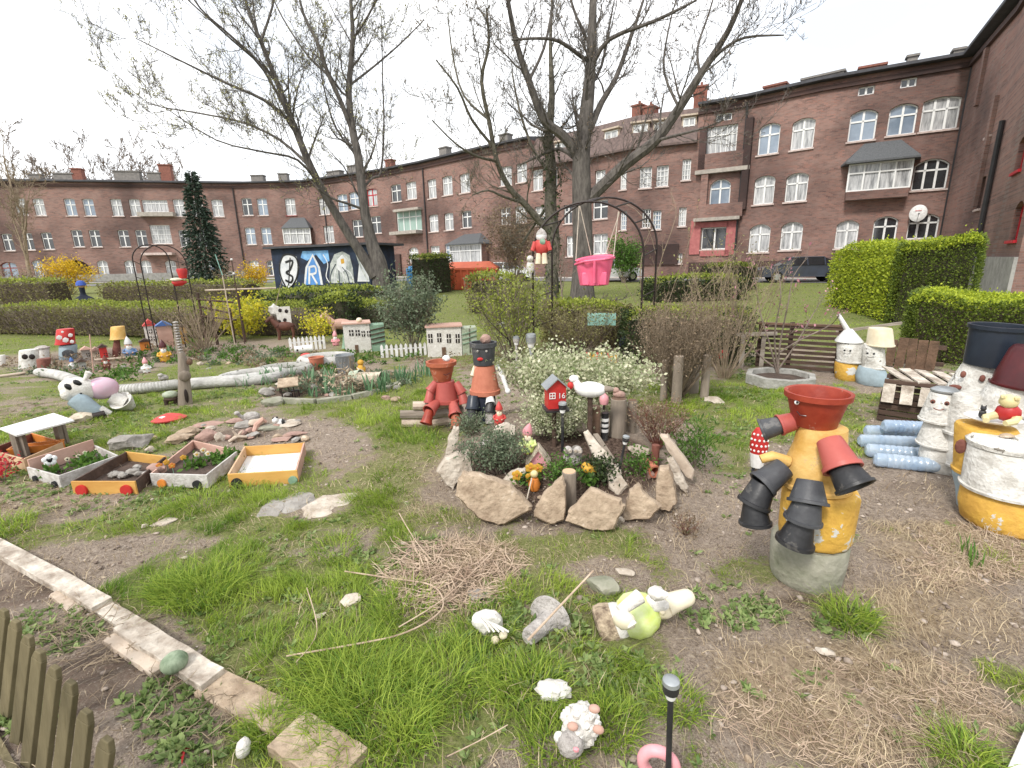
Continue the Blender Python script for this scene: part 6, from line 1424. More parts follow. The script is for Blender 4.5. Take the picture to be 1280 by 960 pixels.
f,t=potman('pot figure with black bucket head and red smile, left of the variegated shrub',604,530,[('trousers','dark_cloth',586,622,588,620,524,493,True),('body','terracotta_pale',588,625,594,619,492,456,True),('head','grey_plastic',592,618,590,621,456,428,False)],.14,'pot figures by the log pile',
 [('leg',[(592,495,-.1),(591,510,-.14),(590,528,-.16)],[(7,9,'navy_plastic'),(7,9,'black_plastic')]),('leg',[(612,495,-.1),(613,504,-.16),(612,514,-.18),(613,527,-.2)],[(4.5,6,'white_plastic'),(4.5,7,'black_plastic'),(5,6.5,'stone_fig')])])
MB().tube([f.q(594,458,.14),f.q(590,470,.1)],[.02,.02],8).build('sleeve','cream',t);MB().tube([f.q(620,457,.14),f.q(628,470,.1),f.q(634,487,.06)],[.028,.026,.022],10).build('sleeve','white_plastic',t);MB().blob(f.q(635,489,.05),(.03,.025,.03),2).build('glove','white_plastic',t)
for px in (597,608):e_=MB().blob(f.q(px,439,.14-14.4*f.u),(.012,.006,.012),2).build('eye','stone_fig',t)
MB().blob(f.q(600,449,.14-14*f.u),(.03,.008,.017),2).build('mouth','lip_red',t)
MB().blob(f.q(607,424,.14),(.055,.05,.05),2,.3,3,5).build('stone','rock_pink',None).matrix_world=Matrix.Translation(f.o) @ Matrix.Rotation(f.rz,4,'Z');tag(bpy.data.objects['stone'],'brown stone lying in the black bucket head of the standing figure','rock')
# ------------------------------------------------------------------ rockery in the middle
def slabstone(label,outline,px,py,m,seed,t=.11,tilt=14,dy=0,group='flat stones standing round the rockery'):
    f=Fr(px,py,dy);rng=random.Random(seed);pts=[f.q(a,b) for a,b in outline];T_=math.radians(tilt)
    zb=min(p.z for p in pts);ol=[]
    o2=[(p.x,(p.z)/math.cos(T_)*.98) for p in pts]
    # finer outline with a little jitter
    n=len(o2);
    for i in range(n):
        a,b=o2[i],o2[(i+1) % n]
        for j in range(4):
            k=j/4;s_=.012 if j else 0;ol.append((a[0]+(b[0]-a[0])*k+rng.uniform(-s_,s_)*.6,a[1]+(b[1]-a[1])*k+rng.uniform(-s_,s_)*.6))
    o=MB().slab(ol,t,0,.10,None,.012).build('flat_stone',m,None,ang=24);o.matrix_world=Matrix.Translation(f.o) @ Matrix.Rotation(f.rz,4,'Z') @ Matrix.Rotation(-T_,4,'X')
    tag(o,label,'rock',group);return o
SKIP.append((_c.x,_c.y+.6,.95,.75))
slabstone('biggest flat tan stone of the rockery ring, at its front left',[(568,625),(571,606),(578,597),(600,599),(640,610),(667,637),(664,642),(633,657),(624,659),(596,650)],615,660,'rock_tan',1,.13)
slabstone('pale angular stone at the left end of the rockery ring',[(545,592),(556,575),(575,569),(590,572),(593,590),(583,597),(571,605),(566,615),(556,606)],570,614,'rock_pale',2,.14,10)
slabstone('upright narrow slab at the back left of the rockery',[(557,570),(562,545),(567,535),(574,536),(573,552),(563,572)],566,574,'rock_pale',3,.09,5)
slabstone('triangular stone standing left of the cut stump',[(667,648),(669,637),(684,617),(704,601),(708,612),(706,652),(688,657)],690,659,'rock_tan',4,.08)
slabstone('wide pointed flat stone at the front middle of the rockery',[(706,654),(712,640),(738,616),(778,630),(782,640),(768,664),(740,665)],742,668,'rock_tan',5,.09)
slabstone('trapezoid stone right of the wide pointed one',[(777,652),(782,632),(786,617),(797,609),(812,626),(828,637),(812,651)],798,655,'rock_tan',6,.09)
slabstone('tall rounded slab at the right front of the rockery',[(818,632),(820,603),(824,588),(836,586),(842,600),(847,630),(838,641),(826,640)],832,643,'rock_tan',7,.12,8)
slabstone('small pale slab lying inside the rockery right of centre',[(756,596),(774,591),(780,607),(786,612),(773,621),(760,613)],770,622,'rock_pale',8,.05,50)
slabstone('long pale slab leaning at the right end of the rockery',[(824,546),(834,544),(850,566),(868,590),(866,602),(858,598),(842,575)],848,604,'wood_pale',9,.07,6)
slabstone('second leaning slab in front of the long pale one',[(833,575),(841,573),(850,590),(860,610),(858,618),(845,606)],848,618,'rock_pale',10,.06,6,0)
slabstone('flat tan stone lying inside beside the orange flowers',[(624,605),(640,594),(658,591),(660,599),(648,607),(634,611)],642,612,'rock_pale',11,.05,45)
slabstone('pale stone behind the cushion plant near the gnomes',[(615,548),(620,534),(634,530),(645,534),(645,545),(630,552)],630,556,'rock_pale',12,.08,20)
slabstone('old plank shaped stone with window marks leaning in the rockery',[(728,548),(734,545),(766,578),(768,588),(760,590),(742,575)],748,592,'rock_pale',13,.05,30)
slabstone('light stone behind the right solar lamp',[(783,560),(797,557),(813,563),(812,569),(792,571)],797,572,'rock_pale',14,.08,20)
for i,(a,b,c_,w_,m_) in enumerate(((606,560,548,14,'rock_grey'),(598,572,562,10,'rock_grey'),(585,572,560,9,'rock_pale'),(720,566,556,12,'rock_grey'),(700,630,622,12,'rock_pale'),(812,600,586,12,'rock_pink'),(775,655,646,10,'rock_pale'),(868,560,550,10,'rock_grey'),(893,505,494,24,'rock_pale'),(790,512,500,20,'rock_grey'))):
    rock_at(('small grey stone near the log pile corner of the rockery','small grey stone behind the pale angular rockery stone','little pale stone by the upright narrow slab','grey stone under the owl figures','pale pebble behind the triangular stone','reddish stone beside the terracotta pipe','little stone between the pointed and trapezoid stones','grey stone in the grass right of the rockery','pale edging stone right of the brown bush','grey edging stone behind the tree stump')[i],a,b,c_,w_,m_,30+i)
# stumps, pipes, boards
def stump(name,label,px,py,pytop,wpx,m='wood_brown',top='wood_raw',cat='tree stump',dy=0,group=None,rz=0):
    f=Fr(px,py,dy);h=f.z(px,pytop);r_=wpx/2*f.u;t=f.T(name,label,cat,group);MB().lathe([(0,-.05),(r_*1.08,-.05),(r_,h*.5),(r_*.97,h-.004),(r_*.9,h)],None,18).build('bark',m,t);MB().lathe([(r_*.9,h-.001),(r_*.88,h+.003)],None,18).build('cut_face',top,t,smooth=False);return t
stump('tree_stump','short cut stump with pale top in the front middle of the rockery',711,634,589,18,'wood_grey','wood_raw')
stump('tree_stump','taller weathered stump holding the small stone bird',772,545,498,20,'wood_grey','wood_brown');stump('tree_stump','low brown stump under the white duck',742,552,508,16,'wood_brown','wood_brown')
stump('tree_stump','thin brown stump right of the taller weathered one',789,540,500,12,'wood_grey','wood_brown')
f=Fr(822,600);t=f.T('terracotta_pipe','short reddish clay pipe lying open towards the viewer at rockery right','clay pipe');a,b=f.q(806,580,.12),f.q(819,590,-.02);d=(Vector(b)-Vector(a));r_=8*f.u
MB().lathe([(r_*.62,0),(r_,0),(r_,d.length),(r_*.75,d.length),(r_*.7,0)],between(a,b),20).build('pipe','terracotta_pale',t);MB().lathe([(r_*.74,d.length*.58),(r_*.74,d.length*.6)],between(a,b),16).build('inside','pot_red',t)
f=Fr(818,590);t=f.T('wooden_post','short reddish round post behind the clay pipe','wooden post');MB().tube([(0,.1,0),(0,.1,f.z(818,562))],5*f.u,12).build('post','wood_red',t)
f=Fr(757,580);t=f.T('plank','narrow weathered plank leaning in the rockery behind the solar lamp','plank');MB().beam(f.q(744,543,.25),f.q(766,576,0),7*f.u,.02).build('board','wood_grey',t,smooth=False)
# bird house
f=Fr(695,560,-.02);t=f.T('bird_house','small red wooden bird house with white window, the number 16 and tin roof','bird house',rz=R(14));k=f.u
x0,x1=f.x(685,500),f.x(708,500);zb,ze,za=f.z(697,511),f.z(697,484),f.z(694,475);cx,W=(x0+x1)/2,x1-x0
MB().add([(x0,0,zb),(x1,0,zb),(x1,0,ze),(cx,0,za),(x0,0,ze),(x0,.13,zb),(x1,.13,zb),(x1,.13,ze),(cx,.13,za),(x0,.13,ze)],[(0,1,2,3,4),(9,8,7,6,5),(0,5,6,1),(1,6,7,2),(0,4,9,5)]).build('house_body','red_paint',t,smooth=False)
for sgn in (-1,1):
    a=Vector((cx,0,za+.006));b=Vector((cx+sgn*(W/2+.022),0,ze-.02));m_=(a+b)/2;MB().box((m_.x,.065,m_.z+.006),((a-b).length,.18,.008),(0,math.atan2(-(b.z-a.z),b.x-a.x),0)).build('roof_panel','zinc',t,smooth=False)
for x in (cx-.27*W,):
    for dz in (-1,1):MB().box((x,-.004,(zb+ze)/2+.02+dz*.022),(W*.30,.006,.005)).build('window_frame','white_paint',t,smooth=False)
    MB().box((x,-.004,(zb+ze)/2+.02),(W*.30,.006,.005)).box((x,-.0045,(zb+ze)/2+.02),(.005,.006,.044)).box((x-W*.15,-.0045,(zb+ze)/2+.02),(.005,.006,.05)).box((x+W*.15,-.0045,(zb+ze)/2+.02),(.005,.006,.05)).build('window_frame','white_paint',t,smooth=False)
def text(s,size,m,parent,loc,rot,ext=.002):
    c=bpy.data.curves.new('txt','FONT');c.body=s;c.size=size;c.extrude=ext;c.align_x='CENTER';c.resolution_u=3;o=bpy.data.objects.new('tmp',c);col.objects.link(o);dg=bpy.context.evaluated_depsgraph_get();me=bpy.data.meshes.new_from_object(o.evaluated_get(dg));bpy.data.objects.remove(o)
    me.name='lettering';me.materials.clear();me.materials.append(MATS[m]);o=bpy.data.objects.new('lettering',me);col.objects.link(o);o.parent=parent;o.location=loc;o.rotation_euler=rot;return o
text('16',.062,'white_paint',t,(cx+W*.24,-.006,(zb+ze)/2-.003),(R(90),0,0))
MB().tube([(cx-.01,.06,zb),(cx-.01,.06,-.05)],.018,8).build('post','wood_dark',t);MB().box((cx,.05,zb-.008),(W+.05,.2,.014)).build('perch_board','black_plastic',t,smooth=False)
# duck
f=Fr(738,556,-.05);t=f.T('duck_ornament','white ceramic duck with dark tail above the rockery stumps','garden ornament');k=f.u;p=f.q(738,487)
MB().blob((p.x,0,p.z),(19*k,10*k,10*k),3,.05).build('body','white_plastic',t);MB().tube([(p.x-14*k,0,p.z+2*k),(p.x-17*k,0,p.z+8*k),(p.x-19*k,0,p.z+12*k)],[6*k,4.5*k,4*k],12).blob((p.x-20*k,0,p.z+13*k),(6*k,5*k,5*k),2).build('head','white_plastic',t)
MB().tube([(p.x-24*k,0,p.z+12*k),(p.x-30*k,0,p.z+10*k)],[2*k,.8*k],8).build('beak','wood_red',t);MB().blob((p.x-24*k,-2*k,p.z+5*k),(4*k,3*k,5*k),2).build('ribbon','red_paint',t);MB().blob((p.x+20*k,0,p.z+1*k),(8*k,5*k,4*k),2).build('tail','wood_grey',t);MB().tube([(p.x,0,p.z-8*k),(p.x,0,-.02)],.02,8).build('stand','wood_dark',t)
f=Fr(755,545,.1);t=f.T('bird_ornament','tiny orange and white ceramic bird house beside the stump','garden ornament');p=f.q(755,505);k=f.u;MB().lathe([(0,0),(5*k,0),(6*k,6*k),(5*k,10*k),(0,15*k)],TR(p.x,0,p.z),12).build('body','pink_pale',t);MB().tube([(p.x,0,p.z),(p.x,0,0)],.008,6).build('stand','metal_black',t)
f=Fr(772,548,.1);t=f.T('stone_bird','small reddish stone bird sitting on the taller weathered stump','garden ornament');p=f.q(774,493);k=f.u;MB().blob((p.x,0,p.z),(8*k,6*k,5*k),2,.15).blob((p.x-4*k,0,p.z+5*k),(4*k,4*k,4*k),2).build('body','rock_pink',t);MB().tube([(p.x-7*k,0,p.z+5*k),(p.x-11*k,0,p.z+5*k)],[1.5*k,.5*k],6).build('beak','wood_dark',t)
f=Fr(757,545,-.1);t=f.T('toy_figure','little black and white striped figure in front of the weathered stump','garden ornament');p=f.q(756,532);k=f.u
MB().tube([(p.x,0,0),(p.x,0,f.z(756,516))],4.5*k,10).build('body','black_plastic',t)
for j in range(3):MB().lathe([(4.7*k,0),(4.9*k,2*k),(4.7*k,4*k)],TR(p.x,0,p.z-8*k+j*7*k),12).build('stripe','white_paint',t)
# solar lamps
f=Fr(703,570,.05);solar_lamp('solar stake lamp with white lens in front of the red bird house',f,0,0,0,f.z(704,503),s=1.0,group='solar stake lamps')
f=Fr(770,600);b=f.q(783,545);solar_lamp('bent black solar lamp leaning right in the rockery',f,f.q(772,585,0).x,.0,0,b.z,b.x-f.q(772,585,0).x,0,.9,group='solar stake lamps')
# gnomes and little houses
f=Fr(622,560,.3);gnome('garden_gnome','gnome with red hat and red coat beside the black bucket figure',f,f.x(624,515),0,f.z(626,531),.22,'red_hat','red_hat','skin','cream',group='garden gnomes in the rockery')
f=Fr(659,582,.0);gnome('garden_gnome','gnome with pink cap and yellow shirt left of the red bird house',f,f.x(659,535),0,f.z(655,566),.25,'pink_pale','lime_paint','skin','cream',hatbend=.25,group='garden gnomes in the rockery')
f=Fr(673,588);t=f.T('toy_house','tiny gnome house with a pale pointed roof in the rockery','toy house');k=f.u;MB().add([(-11*k,0,0),(11*k,0,0),(11*k,0,12*k),(0,0,26*k),(-11*k,0,12*k),(-11*k,.1,0),(11*k,.1,0),(11*k,.1,12*k),(0,.1,26*k),(-11*k,.1,12*k)],[(0,1,2,3,4),(9,8,7,6,5),(1,6,7,2),(0,4,9,5)]).build('house_body','pink_pale',t,smooth=False)
for sgn in (-1,1):MB().beam((sgn*15*k,.05,8*k),(0,.05,29*k),.14,.014,R(90) if False else 0).build('roof_panel','plaster_old',t,smooth=False)
MB().box((2*k,-.004,5*k),(6*k,.006,9*k)).build('door','wood_red',t,smooth=False)
f=Fr(716,584);t=f.T('owl_pair','two grey stone owls with round eyes on one carved stone','garden ornament');k=f.u
b=MB().blob((0,.04,10*k),(12*k,6*k,12*k),2,.2,3,2)
for sgn in (-1,1):b.blob((sgn*6*k,.02,20*k),(6*k,5*k,7*k),2)
b.build('body','stone_fig',t)
for sgn in (-1,1):
    for s2 in (-1,1):MB().tube([(sgn*6*k+s2*2.6*k,.02-5.2*k,22*k),(sgn*6*k+s2*2.6*k,.02-6*k,22*k)],[2.5*k,2.2*k],10).build('eye','rock_pale',t)
# flowers
def flowers(name,label,px,py,n,spread,hpx,petal,r_px,seed,group=None,cat='flower',ball=False):
    f=Fr(px,py);t=f.T(name,label,cat,group);k=f.u;rng=random.Random(seed);st=MB()
    for i in range(n):
        x,y=rng.uniform(-spread,spread)*k,rng.uniform(-.06,.1);z=hpx*k*rng.uniform(.7,1.1);st.tube([(x*.6,y,0),(x,y,z)],.003,5);r_=r_px*k
        if ball:MB().blob((x,y,z),r_,2,.25,5,i).build('blossom',petal,t)
        else:
            mb=MB()
            for j in range(5):
                a=6.28*j/5+rng.random()*.3;mb.blob((x+r_*.6*math.cos(a),y-.004,z+r_*.6*math.sin(a)),(r_*.55,r_*.15,r_*.55),1)
            bl=mb.build('blossom',petal,t);MB().blob((x,y-.01,z),(r_*.3,.006,r_*.3),1).build('eye','eye_black' if petal != 'yellow_paint' else 'orange',bl)
    st.build('stems','green_paint',t);lp=[(rng.uniform(-spread,spread)*k*1.2,rng.uniform(-.08,.12),rng.uniform(.005,hpx*k*.6)) for _ in range(90)];leaves('foliage',lp,.05,'leaf_green',t,seed,.5,.7);return t
flowers('pansy','two yellow ball flowers right of the cut stump',738,607,3,6,24,'yellow_paint',6.5,3,ball=True)
flowers('pansy','orange and yellow flowers beside the flat tan stone',660,604,4,14,16,'yellow_paint',6.5,5)
f=Fr(668,612);t=f.T('toy_figure','small orange figure holding a pale stick among the orange flowers','garden ornament');k=f.u;MB().lathe([(0,0),(6*k,0),(8*k,8*k),(5*k,15*k),(0,17*k)],None,14).build('body','orange',t);MB().blob((0,0,21*k),5*k,2).build('head','yellow_pale',t);MB().tube([(-3*k,-.05,20*k),(-10*k,-.12,-6*k)],.005,6).build('stick','rope',t)
# far garden clutter behind the white shrub
f=Fr(752,455,.2);t=f.T('notice_panel','small teal speckled panel behind the arch','panel');p=f.q(752,399);MB().box((p.x,0,p.z),(34*f.u,.02,15*f.u)).build('panel','teal_paint',t,smooth=False);MB().box((p.x,.03,p.z/2),(.03,.03,p.z)).build('post','wood_dark',t,smooth=False)
f=Fr(752,462,.3);t=f.T('toy_fence','low yellow and red toy fence behind the cream shrub','toy fence')
for j in range(9):MB().box((f.x(733+j*4.6,440),0,.11),(.03,.015,.22)).build('picket','yellow_paint' if j % 3 else 'red_hat',t,smooth=False)
MB().box((f.x(751,440),.015,.14),(.5,.012,.03)).build('rail','yellow_paint',t,smooth=False)
f=Fr(664,462);solar_lamp('grey metal lantern post left of the cream shrub',f,0,.1,0,f.z(662,419),s=1.9,dark='zinc',group=None);f=Fr(646,462);solar_lamp('smaller grey lantern post left of the metal one',f,0,.1,0,f.z(646,422),s=1.3,dark='stone_fig')
f=Fr(624,430,.5);t=f.T('paper_ornament','crumpled white ornament hanging in the twiggy shrub left of the arch','garden ornament');p=f.q(626,406);MB().blob((p.x,0,p.z),(.09,.06,.09),2,.5,4,3).build('body','white_paint',t);MB().tube([(p.x,0,p.z+.05),(p.x,0,p.z+.25)],.003,4).build('wire','metal_black',t)
f=Fr(780,455,.3);t=f.T('bird_ornament','small blue-black bird ornament on a stick left of the brown bush','garden ornament');p=f.q(779,425);MB().blob((p.x,0,p.z),(.05,.05,.14),2,.1,2,1,(0,R(20),0)).build('body','dark_cloth',t);MB().tube([(p.x,0,p.z),(p.x,0,0)],.01,6).build('stick','metal_black',t)
f=Fr(904,470,.3);t=f.T('toy_flower','small faded red windmill flower near the bare whips','garden ornament');p=f.q(904,443);MB().tube([(p.x,0,0),(p.x,0,p.z)],.008,6).build('stick','wood_dark',t);mb=MB()
for j in range(6):mb.blob((p.x+.05*math.cos(j*1.05),0,p.z+.05*math.sin(j*1.05)),(.03,.012,.03),1)
mb.build('petals','red_hat',t)
for px,py,w_,h_ in ((862,470,20,50),(845,485,12,50),(880,478,10,44),(829,480,8,40)):stump('bush_trunk',{862:'thickest cut trunk standing inside the brown bush',845:'slim cut trunk left of the thickest one in the brown bush',880:'slim cut trunk right of the thickest one in the brown bush',829:'thinnest cut trunk at the left of the brown bush'}[px],px,py+20,py+20-h_-10,w_,'wood_grey','wood_pale','tree trunk',0,'cut trunks in the brown bush')
# ------------------------------------------------------------------ wooden box train
def tray(label,cor,h,mats,floor,fz=.02,z0=.0,name='planter_box',tall=None,group='wooden tray planters set like a train',cat='planter',zw=.014):
    """open wooden tray from its four rim corners seen at height h: front left, front right, back right, back left"""
    g0=G(*cor[0]).z;c=[P(a,b,g0+h) for a,b in cor];o=sum(c,Vector())/4;o.z=g0;t=empty(name,label,cat,o,0,group);c=[p-o for p in c]
    nm=('front_board','right_board','back_board','left_board')
    for k in range(4):
        a,b=c[k].copy(),c[(k+1) % 4].copy();hh=h if not tall or k not in tall else tall[k]
        d=(b-a).normalized();n_=Vector((d.y,-d.x,0));e=-zw if k % 2 == 0 else 0
        a2,b2=a+d*(zw*.0 if k % 2 == 0 else zw+.001),b-d*(0 if k % 2 == 0 else zw+.001);m_=(a2+b2)/2+(-n_)*zw/2;m_.z=z0+hh/2
        MB().box(m_,((b2-a2).length,zw,hh),(0,0,math.atan2(d.y,d.x))).build(nm[k],mats[k],t,smooth=False,bevel=.0015)
    cc=[(p*.93) for p in c];MB().add([(p.x,p.y,fz) for p in cc]+[(p.x,p.y,.004) for p in cc],[(0,1,2,3),(4,5,6,7),(0,1,5,4),(1,2,6,5),(2,3,7,6),(3,0,4,7)]).build('filling' if floor == 'soil_dark' else 'floor_board',floor,t,smooth=False)
    return t,c,o
def wheel(t,c,i,fr,r,m,z=None):
    a,b=c[i],c[(i+1) % 4];d=(b-a).normalized();n_=Vector((d.y,-d.x,0));p=a.lerp(b,fr)+n_*.002;p.z=r*.9 if z is None else z
    MB().tube([p,p+n_*.016],r,18).build('wheel',m,t)
T1,c1,o1=tray('red box with a clay trough, under the white board roof, first of the train',[(-14,562),(29,574),(80,552),(40,541)],.11,['wood_raw','wood_raw','orange','wood_red'],'soil_dark',.03)
T2,c2,o2=tray('whitewashed box with black and white pansies, second of the train',[(33,584),(73,595),(148,569),(119,556)],.11,['plank_white','plank_white','plank_white','wood_pink'],'soil_dark',.04,tall={3:.17})
T3,c3,o3=tray('yellow fronted box holding grey stones, middle of the train',[(88,602),(168,602),(208,570),(158,564)],.11,['wood_yellow','wood_dark','wood_yellow','wood_dark'],'soil_dark',.03)
T4,c4,o4=tray('pinkish white box with orange and white primroses, fourth of the train',[(187,592),(258,594),(298,563),(241,550)],.11,['plank_white','plank_white','wood_pink','wood_pink'],'soil_dark',.04)
T5,c5,o5=tray('yellow tray with an empty white floor, last of the train',[(284,593),(371,588),(381,553),(305,558)],.11,['wood_yellow','wood_pink','wood_yellow','wood_raw'],'white_plastic',.022)
for t,c,L_ in ((T2,c2,((0,.25,.03,'rubber'),(0,.85,.03,'rubber'))),(T3,c3,((0,.16,.045,'red_paint'),(0,.86,.045,'red_paint'))),(T4,c4,((0,.82,.035,'rubber'),(0,.2,.035,'orange'))),(T5,c5,((0,.12,.04,'rubber'),(0,.93,.035,'green_paint'))),(T1,c1,((0,.5,.03,'red_hat'),))):
    for i,fr_,r_,m_ in L_:wheel(t,c,i,fr_,r_,m_)
g0=o1.z;cor=[P(a,b,g0+.30) for a,b in ((-1,535),(20,544),(93,525),(67,516))];cc=sum(cor,Vector())/4
rt=empty('board_roof','smooth white board roof on two grey posts over the first box','roof board',(cc.x,cc.y,g0));q_=[p-Vector((cc.x,cc.y,g0)) for p in cor]
MB().add(q_+[p-Vector((0,0,.016)) for p in q_],[(0,1,2,3),(4,5,6,7),(0,1,5,4),(1,2,6,5),(2,3,7,6),(3,0,4,7)]).build('board','white_paint',rt,smooth=False,bevel=.002)
for px,py,w_ in ((27,574,.05),(35,573,.035),(77,556,.045),(84,553,.03)):p=P(px,py,g0)-rt.location;MB().box((p.x,p.y,.14),(w_,w_,.283)).build('post','wood_grey',rt,smooth=False)
t=empty('clay_trough','orange clay trough inside the first box under the roof','planter',o1+Vector((.03,.05,.032)),R(22));MB().add([(-.17,-.05,0),(.17,-.05,0),(.17,.05,0),(-.17,.05,0),(-.19,-.065,.07),(.19,-.065,.07),(.19,.065,.07),(-.19,.065,.07),(-.175,-.05,.07),(.175,-.05,.07),(.175,.05,.07),(-.175,.05,.07),(-.16,-.04,.015),(.16,-.04,.015),(.16,.04,.015),(-.16,.04,.015)],[(0,1,2,3)]+[[i*4+k,i*4+(k+1) % 4,(i+1)*4+(k+1) % 4,(i+1)*4+k] for i in range(3) for k in range(4)]+[(12,13,14,15)]).build('trough','orange',t,smooth=False,bevel=.003)
def bedplants(o,pts,n,size,m,seed,label,name='bedding_plant',sp=.05,hgt=.07):
    rng=random.Random(seed);
    for i,p in enumerate(pts):q=leaves(name,[(rng.gauss(0,sp*.8),rng.gauss(0,sp*.8),.035+abs(rng.gauss(0,hgt*.5))) for _ in range(n)],size,m,None,seed+i,.5,.6);q.location=o+Vector((p[0],p[1],0));tag(q,label,'plant',label)
def pansy(label,px,py,z,r,m,o,group=None,eye='eye_black'):
    p=P(px,py,o.z+z);t=empty('pansy',label,'flower',p,math.atan2(-p.x,p.y),group);mb=MB()
    for k in range(5):a=6.28*k/5+.3;mb.blob((r*.55*math.cos(a),0,r*.55*math.sin(a)),(r*.5,r*.14,r*.5),2)
    mb.build('blossom',m,t)
    MB().blob((0,-r*.12,-.1*r),(r*.36,r*.08,r*.34),1).blob((-r*.3,-r*.1,r*.15),(r*.2,r*.06,r*.2),1).blob((r*.3,-r*.1,r*.15),(r*.2,r*.06,r*.2),1).build('eye',eye,t);MB().tube([(0,.01,0),(0,.02,-z+.05)],.003,5).build('stem','green_paint',t)
bedplants(o2,[(c2[0]*.4+c2[1]*.2),(c2[1]*.3+c2[2]*.3),c2[2]*.6,c2[3]*.3,Vector((.05,.02,0))],70,.05,'leaf_green',3,'leafy pansy plant growing in the whitewashed box')
pansy('large white pansy with black centre at the left of the whitewashed box',62,575,.14,.05,'eye_white',o2)
for i,(a,b) in enumerate(((84,574),(98,570),(106,566),(120,563))):pansy('small pale pansy among the leaves of the whitewashed box',a,b,.12,.018,'cream',o2,'small pale pansies in the whitewashed box')
bedplants(o4,[Vector((-.05,0,0)),Vector((.12,.08,0)),Vector((.18,.13,0))],90,.055,'leaf_green',4,'primrose leaves growing in the pinkish white box')
for i,(a,b,m_) in enumerate(((199,582,'orange'),(208,578,'yellow_paint'),(215,582,'orange'),(229,572,'yellow_paint'),(254,563,'cream'),(260,567,'cream'),(246,568,'cream'))):pansy(('orange primrose at the left end','yellow primrose second from the left','orange primrose nearest the front board','single yellow primrose in the middle','cream primrose at the back','cream primrose furthest right','cream primrose right of the yellow one')[i]+' of the pinkish box',a,b,.13,.024,m_,o4,None,'yellow_paint')
q=MB().blob((0,0,.02),(.08,.05,.04),2,.3,2,3);q=q.build('rock','rock_pink',None);q.location=P(196,588,o4.z+.08);tag(q,'reddish stone at the left end inside the pinkish box','rock')
rng=random.Random(7)
for i in range(13):
    p=o3+Vector((rng.uniform(-.13,.16),0,0));s_=(p.x-o3.x);p += Vector((0,s_*.25+rng.uniform(-.07,.07),0));r_=rng.uniform(.025,.045)
    q=MB().blob((0,0,0),(r_,r_*.8,r_*.65),2,.3,2,i,cuts=6).build('rock',rng.choice(['rock_grey','stone_fig','rock_grey']),None,ang=28);q.location=p+Vector((0,0,.045+rng.uniform(0,.03)));tag(q,'grey stone lying in the yellow fronted box','rock','grey stones in the yellow fronted box')
shrub('red_flower_plant','red flowering plant at the far left edge beside the first box',4,600,572,40,'petal_red',260,.03,8,'twig',41,None,r=.003,depth=.2)
# ------------------------------------------------------------------ stones between train and bed
L_=[(168,562,536,46,'rock_grey','mossy flat boulder behind the yellow fronted box'),(222,556,538,34,'rock_tan','tan flat stone behind the pinkish box'),(262,552,534,26,'rock_pink','reddish brown boulder behind the pinkish box'),(236,546,530,30,'rock_tan','thin pale stone at the left rim of the stone bed'),
      (262,534,527,34,'rock_pink','long reddish edging stone at the back left of the stone bed'),(292,530,522,24,'rock_pink','reddish edging stone before the stone turtle'),(306,536,524,20,'rock_grey','grey stone under the stone turtle'),(322,534,520,20,'wood_pale','pale knobbly stone right of the stone turtle'),
      (338,540,530,34,'concrete_mossy','grey brick lying in the stone bed'),(358,536,526,30,'rock_pale','pale layered stones at the back right of the bed'),(370,547,537,26,'rock_pink','pinkish brick at the right end of the stone bed'),(356,552,545,26,'rock_pink','flat pink brick behind the yellow tray'),
      (276,552,538,12,'rock_pale','little upright pale stone in the stone bed'),(300,552,542,16,'rock_tan','brown stone in the middle of the stone bed'),(188,566,556,14,'rock_pale','pale pebble behind the boulder of the train'),(318,548,538,18,'rock_grey','dark slate stone in the stone bed'),
      (204,658,652,28,'rock_pale','flat pale flake on the grass before the train'),(182,660,654,10,'rock_pale','small white pebble left of the flat pale flake'),(1030,822,812,22,'rock_pale','pale flat stone on the bare soil right of the path'),(935,955,944,10,'rock_tan','yellowish pebble near the bottom edge on dry grass'),
      (780,722,712,26,'rock_pale','pale flat stone behind the lying gnome'),(755,748,724,44,'concrete_mossy','lumpy grey stone behind the lying gnome'),(598,752,742,30,'rock_grey','dark grey stone above the crumpled white figure'),(400,775,768,16,'rock_pale','pale stone half hidden in the tall grass'),
      (440,760,745,24,'rock_pale','pale bark piece left of the straw heap'),(335,496,482,16,'rock_grey','grey stone at the left end of the tulip bed'),(344,508,492,26,'concrete_mossy','mossy lump at the front left of the tulip bed'),(380,478,471,34,'rock_tan','flat tan stone on the back rim of the tulip bed'),(356,482,474,20,'rock_pale','pale stone beside the flat tan rim stone')]
for i,(px,py,pt,w_,m_,lb) in enumerate(L_):rock_at(lb,px,py,pt,w_,m_,60+i,'loose stones round the beds' if i < 99 else None,dp=.7)
for i,(px,py) in enumerate(((372,632),(400,640),(345,640),(418,632))):rock_at(('broad pale slab sunk in the path before the train','pale slab in the path nearest to the straw heap','grey slab in the path nearest to the train','small slab at the right end of the sunken row')[i],px,py+6,py-3,52,'rock_pale' if i % 2 else 'rock_grey',90+i,'sunken slabs in the grass path',dp=1.0,sink=.35)
